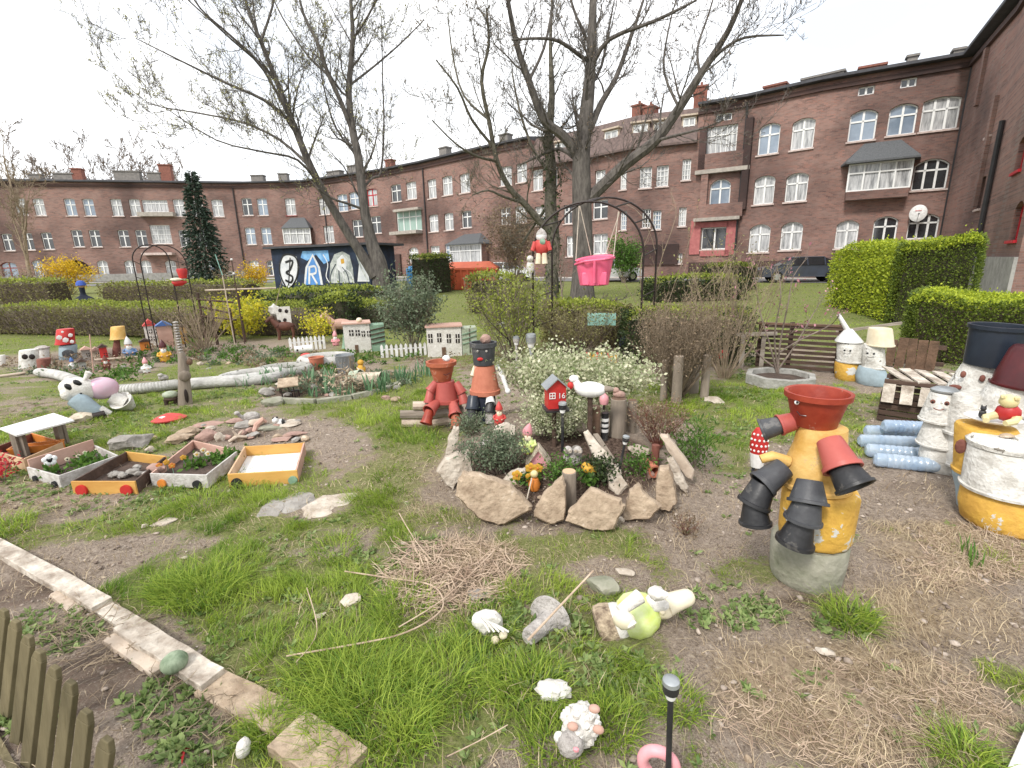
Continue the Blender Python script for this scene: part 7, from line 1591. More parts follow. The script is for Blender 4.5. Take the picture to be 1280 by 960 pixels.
# tulip bed kerb
pts=[(346,503),(395,505),(440,499),(478,490),(508,478)]
for i in range(len(pts)-1):
    a,b=G(*pts[i]),G(*pts[i+1]);c=(a+b)/2;q=MB().box((0,0,.025),((b-a).length-.02,.07,.07),jit=.006).build('kerb_stone','concrete_mossy',None,smooth=False,bevel=.006);q.location=c;q.rotation_euler=(0,0,math.atan2((b-a).y,(b-a).x));tag(q,('leftmost','second from the left','third from the left','rightmost')[i]+' kerb stone along the front of the tulip bed','kerb stone','kerb stones of the tulip bed')
def tulips(label,px,py,pytop,w_,n,seed,m='leaf_tulip',group='leafy bulb clumps in the tulip bed',name='bulb_plant',lw=.10):
    f=Fr(px,py);h=f.z(px,pytop);rg=np.random.default_rng(seed);V=[];Fc=[];C=[]
    for i in range(n):
        x,y=rg.uniform(-w_/2,w_/2)*f.u,rg.uniform(-.1,.1);a=rg.uniform(0,6.28);hh=h*rg.uniform(.6,1.05);ln=rg.uniform(.1,.5)*hh;wd=h*lw*rg.uniform(.6,1.2);tx,ty=-math.sin(a),math.cos(a);o_=len(V)
        for s_,k in ((0,.5),(.3,1),(.65,.8)):
            for sg in (-1,1):V.append((x+math.cos(a)*ln*s_*s_+tx*wd*k*sg*.5,y+math.sin(a)*ln*s_*s_+ty*wd*k*sg*.5,hh*s_))
        V.append((x+math.cos(a)*ln,y+math.sin(a)*ln,hh*.97));Fc += [[o_,o_+1,o_+3],[o_,o_+3,o_+2],[o_+2,o_+3,o_+5],[o_+2,o_+5,o_+4],[o_+4,o_+5,o_+6]];C += [[rg.uniform(0,1)]*3]*7
    q=npmesh(name,V,Fc,m,None,np.array(C));q.location=f.o;q.rotation_euler=(0,0,f.rz);return tag(q,label,'plant',group)
for i,(a,b,c_,w_,n_) in enumerate(((412,492,455,12,16),(388,480,450,12,12),(468,492,462,28,26),(500,480,455,40,44),(392,496,478,12,12),(432,496,476,30,22),(348,476,455,40,28),(318,482,464,40,24),(525,470,448,30,22),(215,440,428,24,16))):
    tulips(('tall bulb leaves beside the zinc tub','bulb leaves right of the painted tyres','bulb leaves below the fallen white pot','dense bulb leaves at the right end of the tulip bed','short bulb leaves at the miniature table','bulb leaves above the kerb in the middle','bulb leaves under the painted tyres','sparse bulb leaves before the long white tyre','bulb leaves in the lawn left of the pot figures','bulb leaves right of the flower gnome')[i],a,b,c_,w_,n_,20+i)
for i,(a,b) in enumerate(((1218,700),(1206,690))):tulips(('short bulb leaves poking through the dry straw at right','second bulb shoot left of the first in the dry straw')[i],a,b+6,b-20,14,9,70+i,'leaf_green')
# painted tyres
def tyre_tube(name,label,pts,r_px,m='tyre_grey',ridges=0,flat=.8,holes=0,group='white painted tyres edging the bed'):
    ps=[G(a,b) for a,b in pts];o=ps[len(ps)//2].copy();f=Fr(*pts[len(pts)//2]);r=r_px*f.u;t=empty(name,label,'tyre',o,0,group);pp=smooth_path([p-o+Vector((0,0,r*.75)) for p in ps],6)
    MB().tube(pp,[r*(.9 if i in (0,len(pp)-1) else 1) for i in range(len(pp))],16,flat=flat).build('tyre_wall',m,t)
    mb=MB()
    for i in range(ridges):
        k=i/ridges*(len(pp)-1);j=int(k);p=pp[j].lerp(pp[min(j+1,len(pp)-1)],k-j);d=(pp[min(j+1,len(pp)-1)]-pp[j]).normalized();mb.tube([p-d*r*.10,p+d*r*.10],r*1.05,16,flat=flat)
    if ridges:mb.build('tread','concrete',t)
    return t
tyre_tube('painted_tyre','smooth white cut tyre left of the fallen cow figure',[(50,470),(75,474),(102,484)],7)
tyre_tube('painted_tyre','ridged white cut tyre between the cow figure and carved stump',[(138,494),(180,491),(224,486)],8,ridges=26)
tyre_tube('painted_tyre','long smooth white cut tyre right of the carved stump',[(238,487),(270,484),(300,482),(324,478)],9)
def torus_tyre(label,px,py,w_px,h,m,seed,n_h=0):
    f=Fr(px,py);Rr=w_px/2*f.u;rr=h;t=empty('painted_tyre',label,'tyre',f.o+f.d*Rr*.6,f.rz,'white painted tyres edging the bed');n_=40
    MB().tube([(Rr*math.cos(6.283*i/n_),Rr*.75*math.sin(6.283*i/n_),rr*.9) for i in range(n_)],rr,12,closed=True,flat=1.0).build('tyre_wall',m,t)
    mb=MB()
    for i in range(n_h):a=6.283*i/n_h;mb.blob((Rr*.97*math.cos(a),Rr*.73*math.sin(a),rr*1.72),(.06,.035,.012),1,rot=(0,0,a+1.57))
    if n_h:mb.build('lug_holes','metal_black',t)
torus_tyre('grey painted tyre with dark holes, next to the long smooth one',318,480,70,.075,'tyre_grey',1,6);torus_tyre('grey painted patterned tyre in the middle of the row',356,471,60,.075,'concrete',2,7);torus_tyre('whitish tyre holding water right behind the zinc tub',408,458,56,.09,'tyre_grey',3,0)
f=Fr(433,466,.05);t=f.T('zinc_tub','small grey ribbed zinc tub standing by the white tyre','tub');r_=11*f.u;h=f.z(433,443)
MB().lathe([(0,0),(r_*.85,0),(r_,h*.9),(r_*1.06,h*.95),(r_*1.06,h),(r_*.98,h),(r_*.9,h*.5),(0,h*.5)],None,28).build('tub','zinc',t)
for k in range(9):a=math.pi+math.pi*k/8;MB().tube([(r_*.88*math.cos(a),r_*.88*math.sin(a),h*.08),(r_*1.0*math.cos(a),r_*1.0*math.sin(a),h*.85)],.007,5).build('rib','zinc',t)
f=Fr(397,462,.02);pot_t=f.T('clay_pot','small reddish clay pot left of the zinc tub','flower pot');MB().lathe(potprof(7*f.u,9*f.u,f.z(397,446),.006,.02),None,22).build('pot','terracotta_pale',pot_t)
f=Fr(384,455,.1);t=f.T('toadstool_ornament','tiny red ornament on the rim of the painted tyres','garden ornament');MB().blob((0,0,.13),(7*f.u,5*f.u,4*f.u),2).build('cap','red_hat',t);MB().tube([(0,0,0),(0,0,.12)],.02,8).build('stem','cream',t)
f=Fr(452,466);t=f.T('duck_ornament','small mustard yellow figurine right of the zinc tub','garden ornament');k=f.u;MB().lathe([(0,0),(5*k,0),(5.5*k,6*k),(3*k,10*k),(0,11*k)],None,14).build('body','yellow_paint',t);MB().blob((0,0,13*k),4*k,2).build('head','yellow_paint',t)
f=Fr(466,484);t=f.T('fallen_pot','pale clay pot lying on its side with its mouth to the right','flower pot');k=f.u;MB().lathe(potprof(7*k,10*k,28*k,.006,.02),between((-16*k,.1,12*k),(14*k,-.02,8*k)),24).build('pot','plaster_old',t)
f=Fr(446,478);t=f.T('fallen_pot','grey-green pot half sunk left of the pale fallen one','flower pot');k=f.u;MB().lathe(potprof(8*k,9*k,14*k,.004,.02),between((-6*k,.1,5*k),(8*k,0,7*k)),22).build('pot','shell_green',t)
f=Fr(362,500);t=f.T('miniature_table','miniature stone table with black legs in the tulip bed','miniature table');k=f.u
MB().slab([(-12*k,0),(12*k,0),(14*k,.3),(-10*k,.3)],.02,0,.02,TR(0,0,18*k,R(90) if False else R(-80),0,0)).build('top','rock_tan',t)
for x in (-7*k,7*k):MB().tube([(x,0,0),(x-.01,0,16*k)],.008,6).build('leg','metal_black',t)
for i,(a,b,w_) in enumerate(((356,484,12),(386,474,10),(404,474,8),(370,488,9))):
    f=Fr(a,b+8,.05);t=f.T('miniature_bench',('miniature black bench left of the stone table','miniature black bench at the back rim','tiny black bench right of the back rim one','tiny black bench behind the stone table')[i],'miniature bench');k=f.u;MB().box((0,0,7*k),(w_*k,4*k,1.6*k)).build('seat','metal_black',t,smooth=False)
    for x in (-1,1):MB().box((x*w_*k*.42,0,3*k),(1.2*k,3.5*k,6.4*k)).build('leg','metal_black',t,smooth=False)
shrub('dried_plant','dried pale leaves of a dead plant in the tulip bed',432,492,466,34,'straw',240,.07,8,'twig_pale',51,None,r=.003,depth=.3,aspect=.3)
# ------------------------------------------------------------------ animal figures
def stone_turtle(label,px,py,w_,m_shell,m_body,flip=1,name='turtle_ornament'):
    f=Fr(px,py);k=w_*f.u/2;t=f.T(name,label,'garden ornament');MB().blob((0,0,k*.5),(k*.8,k*.6,k*.5),2,.12,4,2).build('shell',m_shell,t)
    b=MB().tube([(-flip*k*.6,-.01,k*.45),(-flip*k*.95,-.02,k*.85),(-flip*k*1.05,-.03,k*1.05)],[k*.2,k*.16,k*.16],10);b.blob((-flip*k*1.12,-.03,k*1.12),(k*.26,k*.2,k*.2),2)
    for x in (-.6,.6):b.blob((x*k,-k*.45,k*.12),(k*.28,k*.2,k*.14),2)
    b.build('body',m_body,t);return t
stone_turtle('grey stone turtle with raised head on the stones behind the yellow tray',315,527,26,'stone_fig','stone_fig')
f=Fr(313,531);q=MB().blob((0,.03,.01),(.12,.08,.02),2,.2,2,5).build('rock','rock_grey',None);q.location=f.o;tag(q,'thin grey stone plate under the stone turtle','rock')
f=Fr(214,506);t=f.T('turtle_ornament','dark turtle ornament with a pale mossy shell beside the carved stump','garden ornament');k=f.u;MB().blob((1*k,0,13*k),(9*k,7*k,5*k),2,.1).build('shell','shell_green',t);MB().blob((1*k,0,8*k),(8*k,6*k,3.5*k),2).tube([(-4*k,0,7*k),(-5*k,0,0)],[3*k,2*k],8).tube([(5*k,0,7*k),(6*k,0,0)],[3*k,2*k],8).build('body','wood_dark',t)
f=Fr(212,526);t=f.T('toadstool_ornament','flat orange-red toadstool lying in the grass below the turtle','garden ornament');k=f.u;MB().lathe([(0,2*k),(18*k,1*k),(19*k,3*k),(12*k,7*k),(4*k,9.5*k),(0,10*k)],None,26,sy=.7).build('cap','red_hat',t);MB().tube([(0,0,-.01),(0,0,3*k)],5*k,10).build('stem','cream',t);MB().blob((-6*k,-5*k,7*k),(5*k,3*k,1.5*k),1).build('spot','white_paint',t)
f=Fr(351,533);t=f.T('panda_ornament','tiny black and white animal figurine on the stones right of the turtle','garden ornament');k=f.u;MB().blob((0,0,5*k),(7*k,5*k,5*k),2).blob((-5*k,-.01,9*k),(4*k,4*k,4*k),2).build('body','white_paint',t);MB().blob((3*k,-.01,6*k),(3*k,5*k,4*k),1).blob((-7*k,-.01,12*k),1.6*k,1).blob((-3*k,-.01,12.5*k),1.6*k,1).build('patches','eye_black',t)
# knobbly branch deer
f=Fr(298,552);t=f.T('driftwood','pale forked driftwood piece lying in the stone bed','driftwood');k=f.u
MB().tube([(-10*k,0,2*k),(0,0,7*k),(10*k,0,4*k)],[2*k,2.6*k,1.5*k],8).tube([(0,0,7*k),(-4*k,0,15*k)],[2*k,1*k],6).tube([(-4*k,0,4*k),(6*k,0,13*k)],[1.6*k,.8*k],6).build('branch','wood_pale',t)
f=Fr(325,540,.05);t=f.T('driftwood','pinkish knotted root standing right of the driftwood','driftwood');MB().tube([(-6*k,0,0),(-2*k,0,9*k),(6*k,0,15*k),(9*k,0,10*k)],[3.4*k,4*k,3.4*k,2*k],8).build('branch','wood_pink',t)
# fallen cow figure
f=Fr(122,520);t=f.T('cow_ornament','large cow figure in pink and light blue lying beside the white tyres','garden ornament');k=f.u
q=lambda a,b,y=0:f.q(a,b,y)
p=q(100,487);MB().blob((p.x,.05,p.z),(20*k,15*k,14*k),3,.05,rot=(0,R(20),0)).build('head','plaster_white',t)
MB().blob(q(84,492,.0),(7*k,8*k,9*k),2).build('muzzle','plaster_white',t)
for a,b in ((97,479),(86,484)):MB().blob(q(a,b,-.06),(3.2*k,2.5*k,5.5*k),2,rot=(0,R(-35),0)).build('eye_patch','eye_black',t)
MB().blob(q(101,492,-.085),1.6*k,1).build('eye','eye_black',t)
p=q(128,486);MB().blob((p.x,.04,p.z),(17*k,13*k,14*k),3).build('body','pink_ball',t)
MB().tube([q(96,498,-.02),q(108,508,-.08),q(124,516,-.1)],[11*k,10*k,7*k],14).build('shirt','blue_pale',t)
MB().tube([q(124,512,-.1),q(138,518,-.12)],[6*k,4*k],10).build('arm','plaster_white',t)
MB().lathe([(0,0),(6*k,0),(13*k,14*k),(14*k,18*k),(10*k,16*k),(0,6*k)],between(q(164,509,.02),q(150,500,-.06)),20,sy=.9).build('hoof_cup','concrete_white',t)
MB().tube([q(138,496,.02),q(156,503,0)],[8*k,9*k],12).build('leg','plaster_white',t);MB().lathe([(0,0),(2*k,0),(4*k,10*k),(0,12*k)],between(q(106,475),q(112,464)),10).build('ear','plaster_white',t)
f=Fr(104,526);t=f.T('fallen_ornament','broken grey figure pieces lying below the cow figure','garden ornament');MB().blob((0,0,.05),(.13,.09,.06),2,.4,2.5,4).build('body','plaster_old',t);MB().tube([(.1,-.03,.03),(.2,-.05,.05)],[.05,.04],10).build('ring','metal_black',t)
f=Fr(117,472,0);t=f.T('cane','thin pale cane standing upright behind the cow figure','cane');MB().tube([(0,0,-.05),(f.x(112,418),0,f.z(112,418))],.008,6).build('stick','wood_pink',t)
# carved stump
f=Fr(231,506);t=f.T('carved_post','tall grey carved tree stump with a face and a knobbly spine on top','carved stump');k=f.u
pts=[f.q(a,b,.05) for a,b in ((232,512),(231,490),(230,470),(229,455),(226,440))];MB().tube(smooth_path(pts,3),list(np.interp(np.linspace(0,1,13),[0,.4,.7,1],[8.5*k,6.5*k,6*k,3.5*k])),12).build('stump','wood_grey',t)
MB().tube([f.q(a,b,.05) for a,b in ((226,444),(221,425),(219,405))],[3*k,2.4*k,2*k],8).build('upper_stem','wood_grey',t);mb=MB()
for i in range(14):p=f.q(219+i*.6,403+i*3.4,.04);mb.blob(p,(3.6*k,3*k,1.4*k),1)
mb.build('spine','stone_fig',t)
MB().blob(f.q(231,470,-.03),(7*k,3*k,7*k),2).build('face','wood_grey',t);MB().blob(f.q(233,495,-.045),(2.2*k,1*k,9*k),2).build('hollow','metal_black',t);MB().blob(f.q(237,452,0),(4*k,3*k,5*k),1,.3).build('knob','wood_brown',t)
# horses
def horse(label,px,py,wpx,top,m,mane,flip=1,gr=None):
    f=Fr(px,py);k=f.z(px,top);t=f.T('horse_ornament',label,'garden ornament',gr);s=flip
    b=MB().blob((0,0,k*.55),(k*.40,k*.16,k*.19),3,.06)
    b.tube(smooth_path([Vector((-s*k*.26,0,k*.60)),Vector((-s*k*.42,0,k*.80)),Vector((-s*k*.46,0,k*.93))],3),[k*.15,k*.13,k*.12,k*.10,k*.10,k*.09,k*.085],12)
    b.tube([(-s*k*.43,0,k*.94),(-s*k*.58,0,k*.85),(-s*k*.68,0,k*.76)],[k*.10,k*.08,k*.055],10)
    for x in (-.26,.28):
        for y in (-.09,.09):b.tube([(s*x*k,y*k,k*.5),(s*(x+.03)*k,y*k,k*.26),(s*(x-.01)*k,y*k,0)],[k*.085,k*.05,k*.055],8)
    for y in (-.05,.05):b.tube([(-s*k*.42,y*k,k*.98),(-s*k*.42,y*k,k*1.07)],[k*.03,k*.008],6)
    b.build('body',m,t);MB().tube([(-s*k*.38,0,k*1.0),(-s*k*.30,0,k*.85),(-s*k*.2,0,k*.72)],[k*.035,k*.05,k*.04],8).build('mane',mane,t);MB().tube([(s*k*.38,0,k*.62),(s*k*.46,0,k*.45),(s*k*.46,0,k*.2)],[k*.03,k*.05,k*.02],8).build('tail',mane,t)
    MB().blob((-s*k*.52,-k*.07,k*.90),k*.02,1).build('eye','eye_black',t)
horse('dark brown horse figure lying between the yellow shrub and white pickets',358,424,30,394,'brown_fur','wood_dark')
horse('pale pinkish horse figure with brown mane left of the white miniature house',428,424,40,389,'wood_pink','wood_dark',1)
f=Fr(345,425,.2);t=f.T('stork_ornament','white ragged ornament on a tall thin stick behind the brown horse','garden ornament');k=f.u;p=f.q(343,388);MB().blob((p.x,0,p.z),(7*k,6*k,8*k),2,.5,3,6).build('body','plaster_white',t);MB().tube([(p.x,0,0),(p.x,0,p.z),f.q(352,352)],[.012,.012,.006],6).build('stick','twig_pale',t)
f=Fr(355,425,.15);t=f.T('miniature_gate','small white panel with round holes behind the brown horse','miniature building');k=f.u;p0=f.q(347,412);p1=f.q(363,383);MB().box(((p0.x+p1.x)/2,0,(p0.z+p1.z)/2),(16*k,.06,abs(p1.z-p0.z))).build('panel','plaster_white',t,smooth=False)
for a,b in ((350,388),(358,389),(349,402),(356,400)):MB().blob(f.q(a,b,-.035),(2.4*k,.01,2.6*k),1).build('hole','metal_black',t)
# miniature houses
def mini_house(label,px,py,x0,x1,ytop,m,roofm,side=None,wins=(),group='miniature houses',gable=None,door=None,dep=.35,roof='flat',rise=8):
    f=Fr(px,py);t=f.T('miniature_house',label,'miniature house',group);k=f.u;a,b=f.x(x0,py),f.x(x1,py);h=f.z((x0+x1)/2,ytop);c=(a+b)/2;W=b-a
    MB().box((c,dep/2,h/2),(W,dep,h)).build('wall',m,t,smooth=False)
    if roof == 'flat':MB().box((c,dep/2,h+.012),(W+.05,dep+.06,.024)).build('roof',roofm,t,smooth=False)
    else:
        r=rise*k;MB().add([(a-.02,-.03,h),(b+.02,-.03,h),(b+.02,dep+.03,h),(a-.02,dep+.03,h),(a-.02 if roof == 'long' else c,dep/2 if roof == 'long' else -.03,h+r),(b+.02 if roof == 'long' else c,dep/2 if roof == 'long' else dep+.03,h+r)],[(0,1,5,4),(2,3,4,5),(0,4,3),(1,2,5),(0,3,2,1)] if roof == 'long' else [(0,4,5,3),(1,2,5,4),(0,1,4),(3,5,2),(0,3,2,1)]).build('roof',roofm,t,smooth=False)
    for (wx,wy,ww,wh) in wins:
        p=f.q(wx,wy);w_=MB().box((p.x,-.004,p.z),(ww*k,.008,wh*k)).build('window','metal_black',t,smooth=False)
        MB().box((p.x,-.01,p.z),(ww*k,.006,.9*k)).box((p.x,-.0105,p.z),(.9*k,.006,wh*k)).build('window_bar',m,w_,smooth=False)
    if door:p=f.q(door[0],py-door[2]/2);MB().box((p.x,-.005,p.z),(door[1]*k,.012,door[2]*k)).build('door','wood_brown',t,smooth=False)
    return f,t
f,t=mini_house('long white miniature house with dark windows and a green slatted end',450,441,432,465,405,'plaster_white','wood_pink',wins=((439,416,5,7),(447,416,5,7),(454,417,4,7),(461,417,4,7)),door=(446,4,10),dep=.5)
a,b=f.x(465,441),f.x(483,441);h=f.z(474,406);MB().box(((a+b)/2+.005,.2,h/2),(b-a-.01,.4,h)).build('end_wall','green_paint',t,smooth=False)
for j in range(4):MB().box(((a+b)/2+.005,-.01,h*(.35+.17*j)),(b-a,.02,.02),(0,R(-10),0)).build('slat','leaf_dark' if False else 'wood_dark',t,smooth=False)
MB().blob(f.q(449,400,.1),(.06,.06,.05),2).build('roof_ball','cream',t)
f,t=mini_house('white miniature house with paned windows and pale green doors, behind the clay figure',556,446,535,578,409,'plaster_white','wood_pink',wins=((538,423,5,11),(549,422,5,11),(561,423,5,11),(572,423,5,11)),door=(555,5,12),dep=.5)
a,b=f.x(578,446),f.x(597,446);h=f.z(588,410);MB().box(((a+b)/2+.005,.2,h/2),(b-a-.01,.4,h)).build('end_wall','shell_green',t,smooth=False);MB().box(((a+b)/2+.005,-.012,h*.55),(.012,.012,h*.9)).build('door_gap','wood_dark',t,smooth=False)
for j in range(3):MB().box(((a+b)/2+.005,-.01,h*(.5+.17*j)),(b-a,.018,.014),(0,R(-14),0)).build('slat','green_paint',t,smooth=False)
for i,(x0,x1,py,n_) in enumerate(((364,406,438,9),(478,532,446,10))):
    f=Fr((x0+x1)/2,py);t=f.T('picket_fence',('low white miniature picket fence below the lime shrub','white miniature picket fence below the grey shrub')[i],'picket fence');h=f.z((x0+x1)/2,py-(18 if i == 0 else 17));a,b=f.x(x0,py),f.x(x1,py)
    for j in range(n_):x=a+(b-a)*j/(n_-1);MB().plate([(x-.025,0),(x+.025,0),(x+.025,h*.85),(x,h),(x-.025,h*.85)],.012).build('picket','white_paint',t,smooth=False)
    MB().box(((a+b)/2,.02,h*.6),(b-a,.012,.025)).build('rail','white_paint',t,smooth=False)
f,t=mini_house('pink miniature castle wing with a blue roof beside the rose stems',209,434,200,219,407,'wood_pink','blue_paint',roof='x',rise=6,dep=.3);f,t=mini_house('white miniature house front with small dark windows left of the castle wing',192,432,184,199,407,'plaster_white','red_hat',wins=((188,414,3,5),(194,414,3,5),(188,423,3,5),(194,423,3,5)),roof='x',rise=8,dep=.3)
for i,(x0,x1,py,yt,m_,rm,lb) in enumerate(((104,116,450,437,'rock_grey','wood_pink','grey stone cottage with pink flat roof beside the cane'),(116,128,449,438,'plaster_old','rock_pink','low cream cottage right of the grey stone one'),(127,137,452,434,'red_paint','wood_dark','small dark red cottage left of the yellow bucket'),(176,190,438,427,'orange','wood_dark','little orange house with dark roof below the castle'),(228,236,430,408,'wood_yellow','wood_dark','narrow ochre tower behind the carved stump'),(100,110,466,452,'concrete','wood_dark','tiny grey hut in front of the stone cottage'))):
    mini_house(lb,(x0+x1)/2,py,x0,x1,yt,m_,rm,wins=(((x0+x1)/2,(py+yt)/2,3,4),),roof='x',rise=4,dep=.16)
def bucket_post(label,px,py,rows,face_=False,group=None):
    f=Fr(px,py);return f,stack('bucket_ornament',label,f,rows,.1,group,'bucket ornament')
f,t=bucket_post('toadstool bucket: red spotted bucket on a pale drum in front of the hedge',84,450,[('drum','blue_pale',73,97,73,97,449,431,'block'),('red_bucket','red_paint',68,95,70,93,430,411,'bucket')])
for a,b,r_ in ((74,422,3.2),(82,425,3.4),(88,419,2.6),(90,427,2.4),(78,415,1.6)):MB().blob(f.q(a,b,.1-12.6*f.u),(r_*f.u,.012,r_*f.u),1).build('spot','white_paint',t)
MB().blob(f.q(85,442,.1-12.5*f.u),(6*f.u,.012,5*f.u),2).build('face_patch','grey_plastic',t)
f,t=bucket_post('small yellow upturned bucket on a brown pot post before the hedge',146,450,[('post','wood_red',140,151,142,150,449,424,'block'),('yellow_bucket','yellow_bucket',137,158,138,156,424,408,'bucket')])
f,t=bucket_post('white pot with two dark round holes like a skull, at the left edge',36,460,[('pot_body','concrete_white',22,50,23,49,458,437,'bucket')])
for a in (31,40):MB().blob(f.q(a,446,.1-13.5*f.u),(3*f.u,.015,3.4*f.u),2).build('hole','metal_black',t)
f,t=bucket_post('pale lidded pot behind the skull-like white pot',52,452,[('pot_body','plaster_white',44,62,43,62,450,436,'bucket'),('lid','stone_fig',42,63,46,58,436,432,'lid')])
f,t=bucket_post('reddish brown square pot right of the skull-like pot',54,466,[('pot_body','wood_red',46,63,45,64,464,448,'bucket')])
f,t=bucket_post('rounded white stone pot at the extreme left edge',3,458,[('pot_body','plaster_white',-6,8,-5,7,457,444,'bucket')])
f=Fr(164,448);gnome('garden_gnome','small gnome figure in blue and white left of the orange house',f,0,0,0,f.z(164,420),'white_paint','blue_toy',group='small figures before the long hedge')
f=Fr(207,452);gnome('garden_gnome','small figure with dark red hat and yellow skirt below the castle',f,0,0,0,f.z(207,424),'maroon','yellow_paint',group='small figures before the long hedge')
f=Fr(184,466);gnome('garden_gnome','tiny pink and white speckled figure in front of the flower gnome',f,0,0,0,f.z(184,446),'pink_pale','white_paint',group='small figures before the long hedge')
f=Fr(134,462);gnome('garden_gnome','tiny brown figure beside the dark red cottage',f,0,0,0,f.z(131,444),'wood_red','wood_red',group='small figures before the long hedge')
f=Fr(92,462);gnome('garden_gnome','tiny blue figure in front of the pale drum',f,0,0,0,f.z(92,446),'blue_paint','white_paint',group='small figures before the long hedge')
f=Fr(420,432);gnome('garden_gnome','tiny pale pink gnome left of the green cone',f,0,0,0,f.z(420,413),'pink_pale','pink_pale',group='small figures before the long hedge')
f=Fr(431,437);t=f.T('cone_ornament','small dark green cone tree before the white miniature house','garden ornament');MB().lathe([(0,.03),(.06,.03),(.03,.14),(0,f.z(431,416))],None,14).build('crown','container_blue' if False else 'green_paint',t);MB().tube([(0,0,0),(0,0,.05)],.015,6).build('trunk','wood_dark',t)
f=Fr(380,442);t=f.T('white_log','white painted log with one dark knot lying before the picket fence','log');k=f.u;MB().tube([(-10*k,0,5*k),(10*k,0,6*k)],[5*k,4.6*k],14).build('log_body','white_paint',t);MB().blob((-7*k,-4.6*k,5.5*k),(1.8*k,.6*k,1.6*k),1).build('knot','metal_black',t)
f=Fr(175,452,.1);t=f.T('log_border','thin pale pole lying along the back of the miniature village','pole');MB().tube([f.q(118,450),f.q(172,446)],.02,7).build('pole','wood_pale',t)
f=Fr(20,470);t=f.T('log_border','pale pole lying on the grass at the left edge','pole');MB().tube([(f.x(-5,465),0,.03),(f.x(32,465),0,.035)],.022,7).build('pole','wood_pale',t)
f=Fr(205,476);t=f.T('stone_frog','small dark stone frog behind the ridged tyre','garden ornament');MB().blob((0,0,.05),(.07,.06,.05),2,.1).blob((-.03,-.03,.10),(.04,.035,.03),2).build('body','stone_fig',t)

def greenery(label,regs,n,size,m,seed,h=.10,name='bedding_greenery'):
    rng=random.Random(seed);L_=[]
    for px,py,rx,ry in regs:
        for _ in range(max(3,int(rx*ry/26))):
            a,q=rng.uniform(0,6.28),math.sqrt(rng.random());g_=G(px+rx*q*math.cos(a),py+ry*q*math.sin(a));hh=h*rng.uniform(.4,1.3)
            for _ in range(n):L_.append((g_.x+rng.gauss(0,hh*.5),g_.y+rng.gauss(0,hh*.5),g_.z+rng.uniform(0,hh)))
    tag(leaves(name,L_,size,m,None,seed,.45,.5),label,'bedding plants',None,'stuff')
greenery('low leafy greenery filling the miniature village beds',[(200,444,26,10),(270,436,40,8),(320,446,50,10),(250,452,40,8),(130,470,60,8),(180,456,40,8),(420,462,30,8),(470,450,60,8)],34,.06,'leaf_green',5)
greenery('grey-green plants between the miniature houses',[(195,446,24,8),(60,466,50,6),(290,450,60,8),(400,486,60,10),(360,470,50,8),(480,478,40,10),(340,440,40,8)],30,.055,'leaf_grey',6)
greenery('dry brown stems and leaves between the beds',[(250,440,70,12),(90,456,90,12),(340,452,60,14),(420,480,70,14),(560,456,40,8),(700,440,90,14)],22,.05,'leaf_brown',7,.13)
rng=random.Random(12)
for i in range(46):
    px,py=(rng.uniform(0,330),rng.uniform(447,468)) if i % 2 else (rng.uniform(330,500),rng.uniform(468,502));f=Fr(px,py);r_=rng.uniform(.03,.075);q=MB().blob((0,0,r_*.35),(r_*1.3,r_,r_*.7),2,.25,2,i,(0,0,rng.random()*3),cuts=6).build('rock',rng.choice(['rock_grey','rock_pale','rock_tan','rock_pink','concrete_mossy']),None,ang=28);q.location=f.o;tag(q,('small stone among the miniature houses by the long hedge' if i % 2 else 'small stone scattered in the tulip bed'),'rock',('scattered village stones' if i % 2 else 'scattered tulip bed stones'))
for i in range(20):
    px,py=rng.uniform(185,385),rng.uniform(528,552);f=Fr(px,py);r_=rng.uniform(.02,.05);q=MB().blob((0,0,r_*.35),(r_*1.3,r_,r_*.7),2,.25,2,i+60,(0,0,rng.random()*3),cuts=6).build('rock',rng.choice(['rock_grey','rock_pale','rock_tan','rock_pink']),None,ang=28);q.location=f.o;tag(q,'small loose stone inside the stone bed behind the box train','rock','loose stones inside the stone bed')
for i in range(14):
    px,py=rng.uniform(570,840),rng.uniform(590,640);f=Fr(px,py);r_=rng.uniform(.012,.03);q=MB().blob((0,0,r_*.35),(r_*1.3,r_,r_*.7),2,.25,2,i+90,(0,0,rng.random()*3),cuts=6).build('rock',rng.choice(['rock_grey','rock_pale','rock_tan']),None,ang=28);q.location=f.o;tag(q,'small pebble on the dark soil inside the rockery ring','rock','pebbles inside the rockery')
# ------------------------------------------------------------------ picket fence, bottom left
t=empty('picket_fence','weathered green-grey picket fence in the bottom left corner','picket fence',G(40,940))
tops=[(-14,752,-28,858),(5,763,-8,880),(20,777,6,905),(36,796,20,935),(50,815,34,962),(69,835,50,995),(89,854,68,1030),(108,890,88,1065),(134,925,110,1100)]
bases=[]
for i,(tx,ty,bx,by) in enumerate(tops):
    b=P(bx,by,-.02);p=A(tx,ty,b.y+.03);b -= t.location;p -= t.location;w_=.05;bases.append((b,p));d=(p-b)
    MB().beam(b,b+d*.95,w_,.018,R(60)).beam(b+d*.951,p+d*.01,w_*.98,.0175,R(60),1,.55).build('picket','fence_green',t,smooth=False,bevel=.003)
for k in (.04,):
    a=bases[0][0].lerp(bases[0][1],k);b=bases[-1][0].lerp(bases[-1][1],k);n_=Vector((-.02,-.022,0));MB().beam(a+n_,b+n_,.02,.045).build('rail','fence_green',t,smooth=False)
